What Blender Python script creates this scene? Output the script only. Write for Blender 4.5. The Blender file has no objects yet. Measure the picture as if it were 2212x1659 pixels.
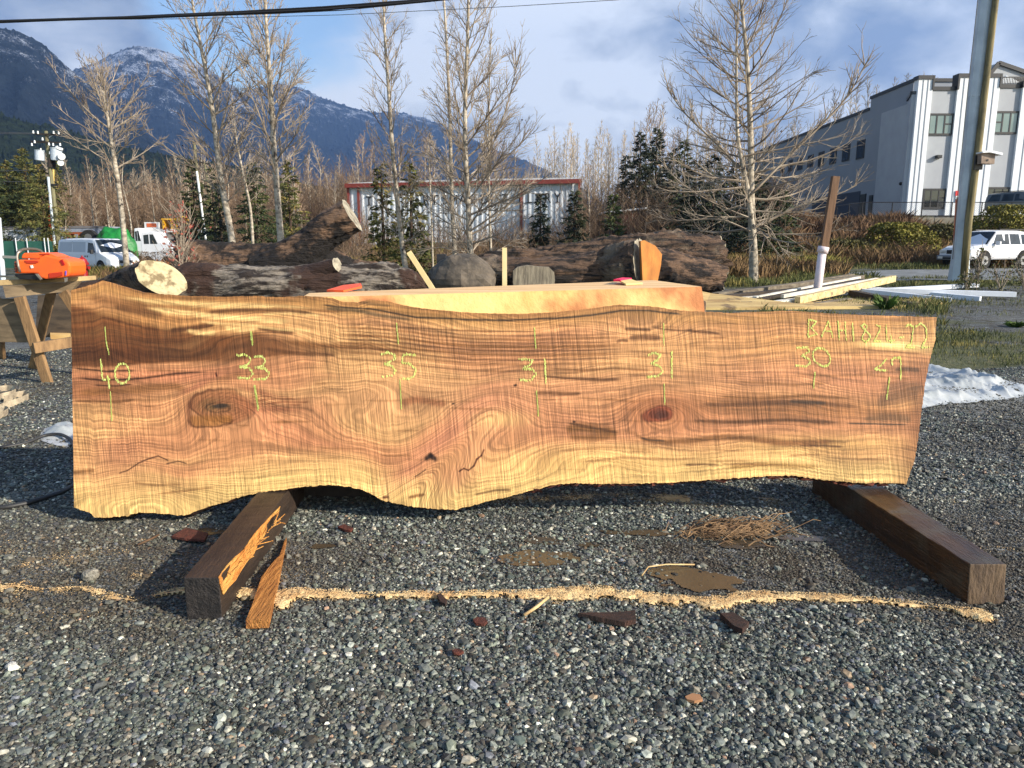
import bpy, math, random
import numpy as np
from mathutils import Vector, Matrix
sc = bpy.context.scene
COL = sc.collection
PI = math.pi
# ------------------------------------------------------------------ camera
CAMH = 1.30
PITCH = math.radians(10.6)
FPX = 1600.0          # focal length on a 2212 px wide picture
CU, CV = 1106.0, 829.5
cam_d = bpy.data.cameras.new('camera')
cam = bpy.data.objects.new('camera', cam_d); COL.objects.link(cam)
cam.location = (0, 0, CAMH)
cam.rotation_euler = (PI/2 - PITCH, 0, 0)
cam_d.sensor_width = 36.0
cam_d.lens = 36.0*FPX/2212.0
cam_d.clip_start = 0.05
cam_d.clip_end = 30000
sc.camera = cam
sc.view_settings.view_transform = 'Standard'
sc.view_settings.look = 'None'
sc.view_settings.gamma = 1
sc.view_settings.exposure = 0.60
# ------------------------------------------------------------------ sun and sky
SUN_EL, SUN_AZ = math.radians(25), math.radians(118)     # azimuth clockwise from +Y
tosun = Vector((math.sin(SUN_AZ)*math.cos(SUN_EL), math.cos(SUN_AZ)*math.cos(SUN_EL), math.sin(SUN_EL)))
sd = bpy.data.lights.new('sun', 'SUN'); sd.energy = 5.0; sd.angle = math.radians(0.55); sd.color = (1.0, 0.90, 0.76)
so = bpy.data.objects.new('sun', sd); COL.objects.link(so)
so.rotation_euler = tosun.to_track_quat('Z', 'Y').to_euler(); so.location = (20, -15, 20)

def pdir(u, v):
    x = (u-CU)/FPX; y = -(v-CV)/FPX
    return Vector((x, math.cos(PITCH)+y*math.sin(PITCH), -math.sin(PITCH)+y*math.cos(PITCH)))
def PY(u, v, Y):
    d = pdir(u, v); return Vector((0, 0, CAMH)) + d*(Y/d.y)
def PZ(u, v, z=0.0):
    d = pdir(u, v); return Vector((0, 0, CAMH)) + d*((z-CAMH)/d.z)
def PX(u, v, X):
    d = pdir(u, v); return Vector((0, 0, CAMH)) + d*(X/d.x)
def uv_of(p):
    q = Vector(p)-Vector((0, 0, CAMH))
    zc = q.y*math.cos(PITCH)-q.z*math.sin(PITCH); yc = q.y*math.sin(PITCH)+q.z*math.cos(PITCH)
    return CU+FPX*q.x/zc, CV-FPX*yc/zc

world = bpy.data.worlds.new('World'); sc.world = world; world.use_nodes = True
def build_world():
    nt = world.node_tree; N = nt.nodes; L = nt.links; N.clear()
    out = N.new('ShaderNodeOutputWorld'); bg = N.new('ShaderNodeBackground')
    sky = N.new('ShaderNodeTexSky'); sky.sky_type = 'NISHITA'; sky.sun_disc = False
    sky.sun_elevation = SUN_EL; sky.sun_rotation = SUN_AZ; sky.air_density = 1.1; sky.dust_density = 0.6; sky.ozone_density = 2.0
    tc = N.new('ShaderNodeTexCoord')
    mp = N.new('ShaderNodeMapping'); mp.inputs['Scale'].default_value = (1, 1, 1.9)
    L.new(tc.outputs['Generated'], mp.inputs[0])
    def noise(scale, detail, rough, off, dist=0.0):
        m = N.new('ShaderNodeMapping'); m.inputs['Location'].default_value = off
        L.new(mp.outputs[0], m.inputs[0])
        n = N.new('ShaderNodeTexNoise'); n.inputs['Scale'].default_value = scale
        n.inputs['Detail'].default_value = detail; n.inputs['Roughness'].default_value = rough; n.inputs['Distortion'].default_value = dist
        L.new(m.outputs[0], n.inputs['Vector']); return n.outputs['Fac']
    def math_(op, a, b=None, c=None, clamp=False):
        n = N.new('ShaderNodeMath'); n.operation = op; n.use_clamp = clamp
        for i, s in enumerate((a, b, c)):
            if s is None: continue
            if isinstance(s, (int, float)): n.inputs[i].default_value = s
            else: L.new(s, n.inputs[i])
        return n.outputs[0]
    def lobe(u, v, k):          # 1 towards the direction, falling with angle
        d = pdir(u, v).normalized()
        vm = N.new('ShaderNodeVectorMath'); vm.operation = 'DOT_PRODUCT'
        nn = N.new('ShaderNodeVectorMath'); nn.operation = 'NORMALIZE'; L.new(tc.outputs['Generated'], nn.inputs[0])
        L.new(nn.outputs[0], vm.inputs[0]); vm.inputs[1].default_value = d
        e = math_('SUBTRACT', 1.0, vm.outputs['Value'])
        return math_('EXPONENT', math_('MULTIPLY', e, -k))
    n1 = noise(3.1, 7, .55, (2.3, 1.1, .4), .3)
    # openings of clear sky
    gap = math_('ADD', math_('MULTIPLY', lobe(560, -10, 90), .60), math_('MULTIPLY', lobe(770, 190, 260), .0))
    gap = math_('ADD', gap, math_('MULTIPLY', lobe(400, 40, 200), .22))
    gap = math_('SUBTRACT', gap, math_('MULTIPLY', lobe(60, 20, 90), .40))
    sepz = N.new('ShaderNodeSeparateXYZ'); L.new(tc.outputs['Generated'], sepz.inputs[0])
    def mrange(x, a, b, c, d):
        r = N.new('ShaderNodeMapRange'); r.interpolation_type = 'SMOOTHSTEP'; r.inputs['From Min'].default_value = a; r.inputs['From Max'].default_value = b
        r.inputs['To Min'].default_value = c; r.inputs['To Max'].default_value = d; L.new(x, r.inputs['Value']); return r.outputs[0]
    gap = math_('ADD', gap, mrange(sepz.outputs['Z'], .42, .75, 0.0, .55))      # clearer overhead
    gap = math_('ADD', gap, mrange(sepz.outputs['Y'], .35, -.25, 0.0, .50))     # and behind
    cov = math_('SUBTRACT', math_('ADD', n1, .30), gap)
    cr = N.new('ShaderNodeMapRange'); cr.interpolation_type = 'SMOOTHSTEP'
    cr.inputs['From Min'].default_value = .36; cr.inputs['From Max'].default_value = .62
    L.new(cov, cr.inputs['Value'])
    n2 = noise(4.2, 6, .5, (7.7, 3.1, 1.4), .2); n3 = noise(10.5, 5, .55, (1.7, 9.1, 4.4), .4)
    b = math_('ADD', math_('MULTIPLY', math_('SUBTRACT', n2, .5), 1.9), math_('ADD', math_('MULTIPLY', math_('SUBTRACT', n3, .5), 1.0), .52))
    b = math_('ADD', b, math_('MULTIPLY', lobe(1290, 250, 26), .24))
    b = math_('ADD', b, math_('MULTIPLY', lobe(700, 190, 120), .40))
    b = math_('ADD', b, math_('MULTIPLY', lobe(200, 150, 300), .34))
    b = math_('SUBTRACT', math_('SUBTRACT', b, .04), math_('MULTIPLY', lobe(330, 120, 700), .25))
    b = math_('SUBTRACT', b, math_('MULTIPLY', lobe(0, 40, 200), .06))
    ramp = N.new('ShaderNodeValToRGB'); e = ramp.color_ramp.elements
    e[0].position = .30; e[0].color = (.20, .25, .33, 1)
    e[1].position = .82; e[1].color = (.66, .70, .74, 1)
    m = ramp.color_ramp.elements.new(.50); m.color = (.36, .405, .46, 1)
    L.new(b, ramp.inputs[0])
    sc10 = N.new('ShaderNodeVectorMath'); sc10.operation = 'SCALE'; sc10.inputs['Scale'].default_value = 11.5
    L.new(ramp.outputs[0], sc10.inputs[0])
    skc = N.new('ShaderNodeVectorMath'); skc.operation = 'SCALE'; skc.inputs['Scale'].default_value = 1.5
    L.new(sky.outputs[0], skc.inputs[0])
    mix = N.new('ShaderNodeMix'); mix.data_type = 'RGBA'
    L.new(cr.outputs[0], mix.inputs[0]); L.new(skc.outputs[0], mix.inputs[6]); L.new(sc10.outputs[0], mix.inputs[7])
    L.new(mix.outputs[2], bg.inputs[0]); bg.inputs['Strength'].default_value = 0.1
    L.new(bg.outputs[0], out.inputs[0])
build_world()

# ------------------------------------------------------------------ noise in numpy
def _h(ix, iy, iz, seed):
    n = (ix.astype(np.int64)*374761393 + iy.astype(np.int64)*668265263 + iz.astype(np.int64)*2147483647 + seed*974634777) & 0xffffffff
    n = ((n ^ (n >> 13))*1274126177) & 0xffffffff
    n = ((n ^ (n >> 15))*2246822519) & 0xffffffff
    return ((n ^ (n >> 16)) & 0xffffff)/float(0xffffff)
def vnoise(x, y, z=0.0, seed=0):
    x = np.asarray(x, float); y = np.asarray(y, float)*np.ones_like(x); z = np.asarray(z, float)*np.ones_like(x)
    ix, iy, iz = np.floor(x), np.floor(y), np.floor(z); fx, fy, fz = x-ix, y-iy, z-iz
    fx = fx*fx*(3-2*fx); fy = fy*fy*(3-2*fy); fz = fz*fz*(3-2*fz)
    r = 0
    for a in (0, 1):
        for b in (0, 1):
            for c in (0, 1):
                w = (fx if a else 1-fx)*(fy if b else 1-fy)*(fz if c else 1-fz)
                r = r + w*_h(ix+a, iy+b, iz+c, seed)
    return r*2-1
def fbm(x, y, z=0.0, o=4, seed=0, g=.5):
    r = 0; a = 1; s = 0
    x = np.asarray(x, float); y = np.asarray(y, float); z = np.asarray(z, float)
    for k in range(o):
        r = r + a*vnoise(x*2**k, y*2**k, z*2**k, seed+k*17); s += a; a *= g
    return r/s
def sstep(x, a, b):
    t = np.clip((np.asarray(x, float)-a)/(b-a), 0, 1); return t*t*(3-2*t)

# ------------------------------------------------------------------ materials
def lin(c):
    return tuple(((x/12.92) if x <= .04045 else ((x+.055)/1.055)**2.4) for x in c)
MATS = {}
def MT(name, c1, c2=None, scale=6.0, rough=.75, bump=0.0, bscale=30.0, metal=0.0, stretch=(1, 1, 1), attr=None, detail=5, lo=.35, hi=.65,
       c3=None, c3scale=2.0, c3lo=.55, c3hi=.7, trans=0.0, spec=.5, bstretch=None, coat=0.0, randobj=0.0, bdist=.02, alpha=1.0):
    if name in MATS: return MATS[name]
    m = bpy.data.materials.new(name); m.use_nodes = True; MATS[name] = m
    nt = m.node_tree; N = nt.nodes; L = nt.links
    bs = N['Principled BSDF']
    bs.inputs['Roughness'].default_value = rough; bs.inputs['Metallic'].default_value = metal
    bs.inputs['Specular IOR Level'].default_value = spec; bs.inputs['Coat Weight'].default_value = coat
    bs.inputs['Transmission Weight'].default_value = trans; bs.inputs['Alpha'].default_value = alpha
    tc = N.new('ShaderNodeTexCoord')
    def nz(s, st, det=detail, off=0.0):
        mp = N.new('ShaderNodeMapping'); mp.inputs['Scale'].default_value = st; mp.inputs['Location'].default_value = (off, off, off)
        L.new(tc.outputs['Object'], mp.inputs[0])
        n = N.new('ShaderNodeTexNoise'); n.inputs['Scale'].default_value = s; n.inputs['Detail'].default_value = det; n.inputs['Roughness'].default_value = .6
        L.new(mp.outputs[0], n.inputs['Vector']); return n.outputs['Fac']
    def mr(x, a, b):
        r = N.new('ShaderNodeMapRange'); r.inputs['From Min'].default_value = a; r.inputs['From Max'].default_value = b
        L.new(x, r.inputs['Value']); return r.outputs[0]
    def mix(f, a, b, bt='MIX'):
        x = N.new('ShaderNodeMix'); x.data_type = 'RGBA'; x.blend_type = bt
        if isinstance(f, float): x.inputs[0].default_value = f
        else: L.new(f, x.inputs[0])
        for i, s in ((6, a), (7, b)):
            if isinstance(s, tuple): x.inputs[i].default_value = (*s, 1)
            else: L.new(s, x.inputs[i])
        return x.outputs[2]
    if attr:
        at = N.new('ShaderNodeAttribute'); at.attribute_name = attr; col = at.outputs['Color']
        if c2 is not None: col = mix(mr(nz(scale, stretch), lo, hi), mix(1.0, col, c1, 'MULTIPLY'), mix(1.0, col, c2, 'MULTIPLY'))
    elif c2 is not None: col = mix(mr(nz(scale, stretch), lo, hi), tuple(c1), tuple(c2))
    else: col = mix(0.0, tuple(c1), tuple(c1))
    if c3 is not None: col = mix(mr(nz(c3scale, (1, 1, 1), 4, 7.3), c3lo, c3hi), col, tuple(c3))
    if randobj:
        oi = N.new('ShaderNodeObjectInfo'); hs = N.new('ShaderNodeHueSaturation')
        r = N.new('ShaderNodeMapRange'); r.inputs['To Min'].default_value = 1-randobj; r.inputs['To Max'].default_value = 1+randobj
        L.new(oi.outputs['Random'], r.inputs['Value']); L.new(r.outputs[0], hs.inputs['Value']); L.new(col, hs.inputs['Color']); col = hs.outputs[0]
    L.new(col, bs.inputs['Base Color'])
    if bump:
        bp = N.new('ShaderNodeBump'); bp.inputs['Strength'].default_value = bump; bp.inputs['Distance'].default_value = bdist
        L.new(nz(bscale, bstretch or stretch, 6), bp.inputs['Height']); L.new(bp.outputs[0], bs.inputs['Normal'])
    return m
# ------------------------------------------------------------------ object helpers
def tag(o, label=None, cat=None, group=None, kind=None):
    if label: o['label'] = label
    if cat: o['category'] = cat
    if group: o['group'] = group
    if kind: o['kind'] = kind
    return o
def link(name, me, parent=None, mats=(), smooth=False):
    o = bpy.data.objects.new(name, me); COL.objects.link(o)
    for m in mats: me.materials.append(m)
    if parent is not None: o.parent = parent
    if smooth: me.polygons.foreach_set('use_smooth', [True]*len(me.polygons))
    return o
def root(name, loc=(0, 0, 0), label=None, cat=None, group=None, rz=0.0):
    o = bpy.data.objects.new(name, None); COL.objects.link(o); o.location = loc; o.rotation_euler = (0, 0, rz)
    o.empty_display_size = .1
    return tag(o, label, cat, group)
def npmesh(name, V, F, parent=None, mat=None, smooth=False, mi=None, attrs=None, mats=None):
    """V (n,3); F: array (m,k) or list of such arrays"""
    V = np.asarray(V, np.float32)
    Fs = F if isinstance(F, list) else [F]
    Fs = [np.asarray(f, np.int32) for f in Fs if len(f)]
    me = bpy.data.meshes.new(name)
    me.vertices.add(len(V)); me.vertices.foreach_set('co', V.ravel())
    nl = sum(f.size for f in Fs); npol = sum(len(f) for f in Fs)
    me.loops.add(nl); me.polygons.add(npol)
    me.loops.foreach_set('vertex_index', np.concatenate([f.ravel() for f in Fs]))
    tot = np.concatenate([np.full(len(f), f.shape[1], np.int32) for f in Fs])
    st = np.concatenate([[0], np.cumsum(tot)[:-1]]).astype(np.int32)
    me.polygons.foreach_set('loop_start', st)
    me.update(calc_edges=True)
    me.polygons.foreach_set('use_smooth', np.full(npol, bool(smooth)))
    if mi is not None: me.polygons.foreach_set('material_index', np.asarray(mi, np.int32))
    for k, a in (attrs or {}).items():
        a = np.asarray(a, np.float32)
        if a.ndim == 1:
            at = me.attributes.new(k, 'FLOAT', 'POINT'); at.data.foreach_set('value', a)
        else:
            at = me.attributes.new(k, 'FLOAT_COLOR', 'POINT')
            c = np.ones((len(a), 4), np.float32); c[:, :3] = a; at.data.foreach_set('color', c.ravel())
    return link(name, me, parent, mats or ([mat] if mat else []))
class MB:
    def __init__(s): s.v = []; s.f = []; s.m = []
    def add(s, vs, fs, m=0):
        o = len(s.v); s.v += [tuple(x) for x in vs]; s.f += [tuple(o+i for i in f) for f in fs]; s.m += [m]*len(fs); return s
    def box(s, lo, hi, m=0, M=None):
        x0, y0, z0 = lo; x1, y1, z1 = hi
        vs = [Vector(p) for p in ((x0, y0, z0), (x1, y0, z0), (x1, y1, z0), (x0, y1, z0), (x0, y0, z1), (x1, y0, z1), (x1, y1, z1), (x0, y1, z1))]
        if M is not None: vs = [M @ p for p in vs]
        return s.add(vs, [(0, 3, 2, 1), (4, 5, 6, 7), (0, 1, 5, 4), (1, 2, 6, 5), (2, 3, 7, 6), (3, 0, 4, 7)], m)
    def bar(s, a, b, w, h, up=(0, 0, 1), m=0, taper=1.0, seg=1, jit=0.0):
        a = Vector(a); b = Vector(b); t = (b-a).normalized(); up = Vector(up)
        sd_ = t.cross(up).normalized(); u2 = sd_.cross(t).normalized()
        vs = []
        for k in range(seg+1):
            f = k/seg; p = a.lerp(b, f); q = 1+(taper-1)*f
            j = [random.uniform(-jit, jit) for _ in range(4)]
            for (i, (x, y)) in enumerate(((-1, -1), (1, -1), (1, 1), (-1, 1))):
                vs.append(p+sd_*(x*w/2*q+j[i])+u2*(y*h/2*q+j[(i+1) % 4]))
        fs = [(0, 1, 2, 3), tuple(4*seg+i for i in (3, 2, 1, 0))]
        for k in range(seg):
            for i in range(4):
                j = (i+1) % 4; fs.append((4*k+i, 4*k+4+i, 4*k+4+j, 4*k+j))
        return s.add(vs, fs, m)
    def cyl(s, a, b, r0, r1=None, n=12, m=0, caps=True):
        a = Vector(a); b = Vector(b); r1 = r0 if r1 is None else r1
        t = (b-a).normalized(); q = t.orthogonal().normalized(); w = t.cross(q)
        vs = []
        for p, r in ((a, r0), (b, r1)):
            for i in range(n):
                c, d = math.cos(2*PI*i/n), math.sin(2*PI*i/n); vs.append(p+q*(c*r)+w*(d*r))
        fs = [(i, (i+1) % n, n+(i+1) % n, n+i) for i in range(n)]
        if caps: fs += [tuple(range(n-1, -1, -1)), tuple(range(n, 2*n))]
        return s.add(vs, fs, m)
    def tube(s, pts, r, n=8, m=0):
        pts = [Vector(p) for p in pts]; vs = []; k = len(pts)
        q = None
        for i, p in enumerate(pts):
            t = (pts[min(i+1, k-1)]-pts[max(i-1, 0)]).normalized()
            if q is None: q = t.orthogonal().normalized()
            else: q = (q-t*q.dot(t)).normalized()
            w = t.cross(q); rr = r[i] if isinstance(r, (list, tuple)) else r
            for j in range(n):
                a = 2*PI*j/n; vs.append(p+q*(math.cos(a)*rr)+w*(math.sin(a)*rr))
        fs = []
        for i in range(k-1):
            for j in range(n): fs.append((i*n+j, i*n+(j+1) % n, (i+1)*n+(j+1) % n, (i+1)*n+j))
        fs += [tuple(range(n-1, -1, -1)), tuple((k-1)*n+j for j in range(n))]
        return s.add(vs, fs, m)
    def prism(s, pts, off, m=0, m2=None):
        """pts: planar outline (Vectors); off: extrusion vector"""
        pts = [Vector(p) for p in pts]; off = Vector(off); n = len(pts)
        s.add(pts+[p+off for p in pts], [tuple(range(n)), tuple(range(2*n-1, n-1, -1))], m)
        o = len(s.v)-2*n
        for i in range(n):
            j = (i+1) % n; s.f.append((o+i, o+n+i, o+n+j, o+j)); s.m.append(m if m2 is None else m2)
        return s
    def ball(s, c, r, n=8, m=0, sq=(1, 1, 1)):
        c = Vector(c); vs = []; k = n//2+1
        for i in range(k+1):
            th = PI*i/k
            for j in range(n):
                a = 2*PI*j/n; vs.append(c+Vector((r*sq[0]*math.sin(th)*math.cos(a), r*sq[1]*math.sin(th)*math.sin(a), r*sq[2]*math.cos(th))))
        fs = []
        for i in range(k):
            for j in range(n): fs.append((i*n+j, (i+1)*n+j, (i+1)*n+(j+1) % n, i*n+(j+1) % n))
        return s.add(vs, fs, m)
    def build(s, name, mats, parent=None, smooth=False, bevel=0.0):
        me = bpy.data.meshes.new(name); me.from_pydata(s.v, [], s.f); me.update()
        mats = mats if isinstance(mats, (list, tuple)) else [mats]
        o = link(name, me, None, mats)
        if len(mats) > 1: me.polygons.foreach_set('material_index', s.m)
        if smooth: me.polygons.foreach_set('use_smooth', [True]*len(me.polygons))
        if bevel:
            b = o.modifiers.new('bevel', 'BEVEL'); b.width = bevel; b.segments = 2; b.limit_method = 'ANGLE'
        if parent is not None:
            o.parent = parent; o.matrix_parent_inverse = chain(parent).inverted()
        return o
def chain(q):
    L_ = Matrix.LocRotScale(q.location, q.rotation_euler, q.scale)
    return L_ if q.parent is None else chain(q.parent) @ q.matrix_parent_inverse @ L_
def wpar(o, p):
    o.parent = p; o.matrix_parent_inverse = chain(p).inverted(); return o
def copy_tree(o, parent=None):
    c = o.copy(); COL.objects.link(c)
    if parent is not None: c.parent = parent
    for ch in list(o.children): copy_tree(ch, c)
    return c

# ------------------------------------------------------------------ ground shape
def G(x, y):
    x = np.asarray(x, float); y = np.asarray(y, float)
    a = x/np.maximum(y, 1.0)
    g = -.40*sstep(y, 16, 50)*(1-sstep(a, -.22, .05))
    g = g + .17*sstep(y, 12, 34)*sstep(a, .1, .4)
    g = g + 1.75*sstep(y, 42, 57)*sstep(a, -.27, -.2)*(1-sstep(a, .22, .3))
    rb = sstep(a, .24, .34)
    g = g + rb*(.05*sstep(y, 30, 40)+2.0*sstep(y, 41.0, 50))
    # parking terrace held by the block wall, from x=25 on
    g = g + 1.05*sstep(y, 52.35, 52.6)*sstep(x, 23.5, 25) 
    g = g + .3*sstep(y, 70, 120)
    near = 1-sstep(y, 8, 20)
    g = g + near*(.018*fbm(x*.9, y*.9, 0, 3, 5)+.006*fbm(x*4, y*4, 0, 2, 9)) + (1-near)*.05*fbm(x*.25, y*.25, 0, 3, 4)
    # wheel ruts on the right
    g = g + .05*near*sstep(x, 2.0, 3.2)*np.sin((y-.55*x)*3.2)*sstep(y, 5.2, 6.2)*(1-sstep(y, 8.2, 9))
    return g
def Gs(x, y): return float(G(np.array([x]), np.array([y]))[0])
def onG(u, v):
    """where the ray through a pixel meets the ground"""
    d = pdir(u, v); lo, hi = .5, 300.0
    ts = np.geomspace(lo, hi, 260)
    for _ in range(3):
        x, y, z = d.x*ts, d.y*ts, CAMH+d.z*ts
        k = int(np.argmax(z < G(x, y)))
        if k == 0: k = len(ts)-1
        lo, hi = ts[k-1], ts[k]; ts = np.linspace(lo, hi, 30)
    return Vector((0, 0, CAMH))+d*float(hi)
def gmesh():
    xs = np.unique(np.concatenate([np.linspace(-6, 6, 241), np.linspace(-40, 60, 201), np.geomspace(60, 9000, 26), -np.geomspace(40, 9000, 28)]))
    ys = np.unique(np.concatenate([np.linspace(-8, 1, 10), np.linspace(1, 9, 200), np.linspace(9, 62, 180), np.linspace(52.2, 52.8, 5), np.geomspace(62, 9000, 40)]))
    X, Y = np.meshgrid(xs, ys); Z = G(X, Y)
    V = np.stack([X.ravel(), Y.ravel(), Z.ravel()], 1)
    nx, ny = len(xs), len(ys); i = np.arange(nx*ny).reshape(ny, nx)
    F = np.stack([i[:-1, :-1].ravel(), i[:-1, 1:].ravel(), i[1:, 1:].ravel(), i[1:, :-1].ravel()], 1)
    x, y = V[:, 0], V[:, 1]; a = x/np.maximum(y, 1)
    gr = sstep(x, 2.4, 4.0)*sstep(y, 6.6+.4*np.sin(x), 8.6)*(1-sstep(y, 60, 90))
    gr = np.maximum(gr, sstep(y, 26, 34)*(x < 12)); gr = np.maximum(gr, sstep(y, 70, 80))
    gr = gr*(.25+.75*sstep(fbm(x*.7, y*1.4, 0, 4, 3), -.25, .35))*(1-.5*sstep(y, 8, 16)*(1-sstep(y, 22, 26))) + .9*sstep(y, 60, 70)
    return npmesh('ground', V, F, None, ground_mat(), True, attrs={'green': np.clip(gr, 0, 1)})
def ground_mat():
    m = bpy.data.materials.new('ground_gravel'); m.use_nodes = True; nt = m.node_tree; N = nt.nodes; L = nt.links
    bs = N['Principled BSDF']; tc = N.new('ShaderNodeTexCoord')
    def nz(s, det=6, rough=.6, off=0):
        mp = N.new('ShaderNodeMapping'); mp.inputs['Location'].default_value = (off, off*2, 0); L.new(tc.outputs['Object'], mp.inputs[0])
        n = N.new('ShaderNodeTexNoise'); n.inputs['Scale'].default_value = s; n.inputs['Detail'].default_value = det; n.inputs['Roughness'].default_value = rough
        L.new(mp.outputs[0], n.inputs['Vector']); return n.outputs['Fac']
    def vor(s):
        n = N.new('ShaderNodeTexVoronoi'); n.inputs['Scale'].default_value = s; L.new(tc.outputs['Object'], n.inputs['Vector']); return n
    def ramp(x, els):
        r = N.new('ShaderNodeValToRGB'); e = r.color_ramp.elements
        e[0].position, e[0].color = els[0][0], (*els[0][1], 1); e[1].position, e[1].color = els[-1][0], (*els[-1][1], 1)
        for p, c in els[1:-1]: k = e.new(p); k.color = (*c, 1)
        L.new(x, r.inputs[0]); return r.outputs[0]
    def mr(x, a, b, c=0, d=1):
        r = N.new('ShaderNodeMapRange'); r.inputs['From Min'].default_value = a; r.inputs['From Max'].default_value = b
        r.inputs['To Min'].default_value = c; r.inputs['To Max'].default_value = d; L.new(x, r.inputs['Value']); return r.outputs[0]
    def mix(f, a, b, bt='MIX'):
        x = N.new('ShaderNodeMix'); x.data_type = 'RGBA'; x.blend_type = bt
        if isinstance(f, float): x.inputs[0].default_value = f
        else: L.new(f, x.inputs[0])
        for i, s in ((6, a), (7, b)):
            if isinstance(s, tuple): x.inputs[i].default_value = (*s, 1)
            else: L.new(s, x.inputs[i])
        return x.outputs[2]
    v1 = vor(75); v2 = vor(38)
    sep = N.new('ShaderNodeSeparateColor'); L.new(v1.outputs['Color'], sep.inputs[0])
    stone = ramp(sep.outputs[0], [(0, (.035, .04, .04)), (.45, (.075, .085, .085)), (.8, (.15, .165, .165)), (1, (.36, .36, .34))])
    mud = ramp(nz(2.2), [(.3, (.032, .027, .021)), (.7, (.075, .062, .047))])
    c = mix(mr(nz(5.0, 5, .6, 3), .40, .58), mud, stone)
    dust = ramp(nz(9.0), [(.3, (.20, .19, .17)), (.7, (.11, .11, .10))])
    c = mix(mr(nz(.55, 4, .6, 8), .5, .64), c, mix(.5, stone, dust))
    g1 = ramp(nz(14), [(.3, (.045, .052, .022)), (.5, (.085, .092, .038)), (.75, (.16, .135, .075))])
    at = N.new('ShaderNodeAttribute'); at.attribute_name = 'green'
    ad = N.new('ShaderNodeMath'); ad.operation = 'MULTIPLY_ADD'; L.new(at.outputs['Fac'], ad.inputs[0]); ad.inputs[1].default_value = 1.5
    q = mr(nz(3.4, 6, .65, 12), 0, 1, -.9, .05); L.new(q, ad.inputs[2])
    cl = N.new('ShaderNodeMath'); cl.operation = 'MULTIPLY'; cl.use_clamp = True; L.new(ad.outputs[0], cl.inputs[0]); cl.inputs[1].default_value = 2.0
    c = mix(cl.outputs[0], c, g1)
    L.new(c, bs.inputs['Base Color'])
    L.new(mr(nz(1.7, 4, .6, 5), .4, .6, .6, .95), bs.inputs['Roughness']); bs.inputs['Specular IOR Level'].default_value = .3
    ht = N.new('ShaderNodeMath'); ht.operation = 'ADD'
    L.new(mr(v1.outputs['Distance'], 0, .6, 1, 0), ht.inputs[0]); L.new(mr(nz(60), 0, 1, 0, 1.2), ht.inputs[1])
    bp = N.new('ShaderNodeBump'); bp.inputs['Strength'].default_value = 1.0; bp.inputs['Distance'].default_value = .012
    L.new(ht.outputs[0], bp.inputs['Height']); L.new(bp.outputs[0], bs.inputs['Normal'])
    return m
ground = tag(gmesh(), kind='structure')

# ------------------------------------------------------------------ tubes for branches
def tubes(polys, k=4):
    """polys: list of (pts (n,3), radii (n)) -> V, F"""
    Vs = []; Fs = []; off = 0
    ang = np.arange(k)*2*PI/k; ca, sa = np.cos(ang), np.sin(ang)
    for P, R in polys:
        P = np.asarray(P); R = np.asarray(R); n = len(P)
        T = np.empty_like(P); T[1:-1] = P[2:]-P[:-2]; T[0] = P[1]-P[0]; T[-1] = P[-1]-P[-2]
        T /= np.linalg.norm(T, axis=1)[:, None]+1e-9
        a = np.array([.31, .92, .17]) if abs(T[0][2]) > .8 else np.array([.05, .1, 1.0])
        A = np.cross(T, a); A /= np.linalg.norm(A, axis=1)[:, None]+1e-9; B = np.cross(T, A)
        ring = P[:, None, :]+R[:, None, None]*(A[:, None, :]*ca[None, :, None]+B[:, None, :]*sa[None, :, None])
        Vs.append(ring.reshape(-1, 3))
        i = off+np.arange(n*k).reshape(n, k); j = np.roll(i, -1, axis=1)
        Fs.append(np.stack([i[:-1].ravel(), j[:-1].ravel(), j[1:].ravel(), i[1:].ravel()], 1)); off += n*k
    return np.concatenate(Vs), np.concatenate(Fs)
# ------------------------------------------------------------------ the big milled slab
ZC = 3.50
def SP(u, v, lift=0.0):
    """point of the sawn face (a plane leaning back) for face coordinates u, v"""
    d = pdir(u, v); n = Vector((0, -math.cos(PITCH), math.sin(PITCH)))
    return Vector((0, 0, CAMH))+d*ZC+n*lift
TOP = [(153,627),(180,620),(206,612),(222,606),(240,610),(257,616),(312,632),(399,639),(486,641),(549,639),(597,642),(653,639),(715,643),(737,651),(771,654),(797,647),(837,651),(887,662.6),(937,669),(1021,676),(1121,678),(1204,674),(1271,667),(1337,658),(1404,661.6),(1475,671),(1575,676),(1675,672),(1708,671),(1775,676),(1875,681),(1975,683.6),(2023,685)]
BOT = [(160,1097),(177,1102),(194,1107),(202,1116),(208,1119),(278,1114),(290,1109),(305,1107),(347,1109),(399,1114),(434,1100),(486,1084.6),(521,1072.5),(555,1065.5),(590,1060),(660,1051.6),(710,1048),(757,1051.6),(780,1058),(797,1064),(827,1081),(887,1094),(937,1099),(984,1101),(1037,1087.6),(1104,1071),(1164,1056),(1197,1047),(1237,1044),(1304,1046),(1400,1044),(1475,1041),(1541,1036),(1625,1031),(1675,1027.6),(1715,1027.6),(1775,1036),(1841,1042.6),(1921,1044),(1958,1046)]
RGT = [(2023,685),(2021,731),(2008,781),(1998,831),(1990,897),(1981,964),(1975,997),(1965,1024),(1958,1046)]
def interp(tab, x):
    a = np.array(tab, float); return np.interp(x, a[:, 0], a[:, 1])
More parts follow.
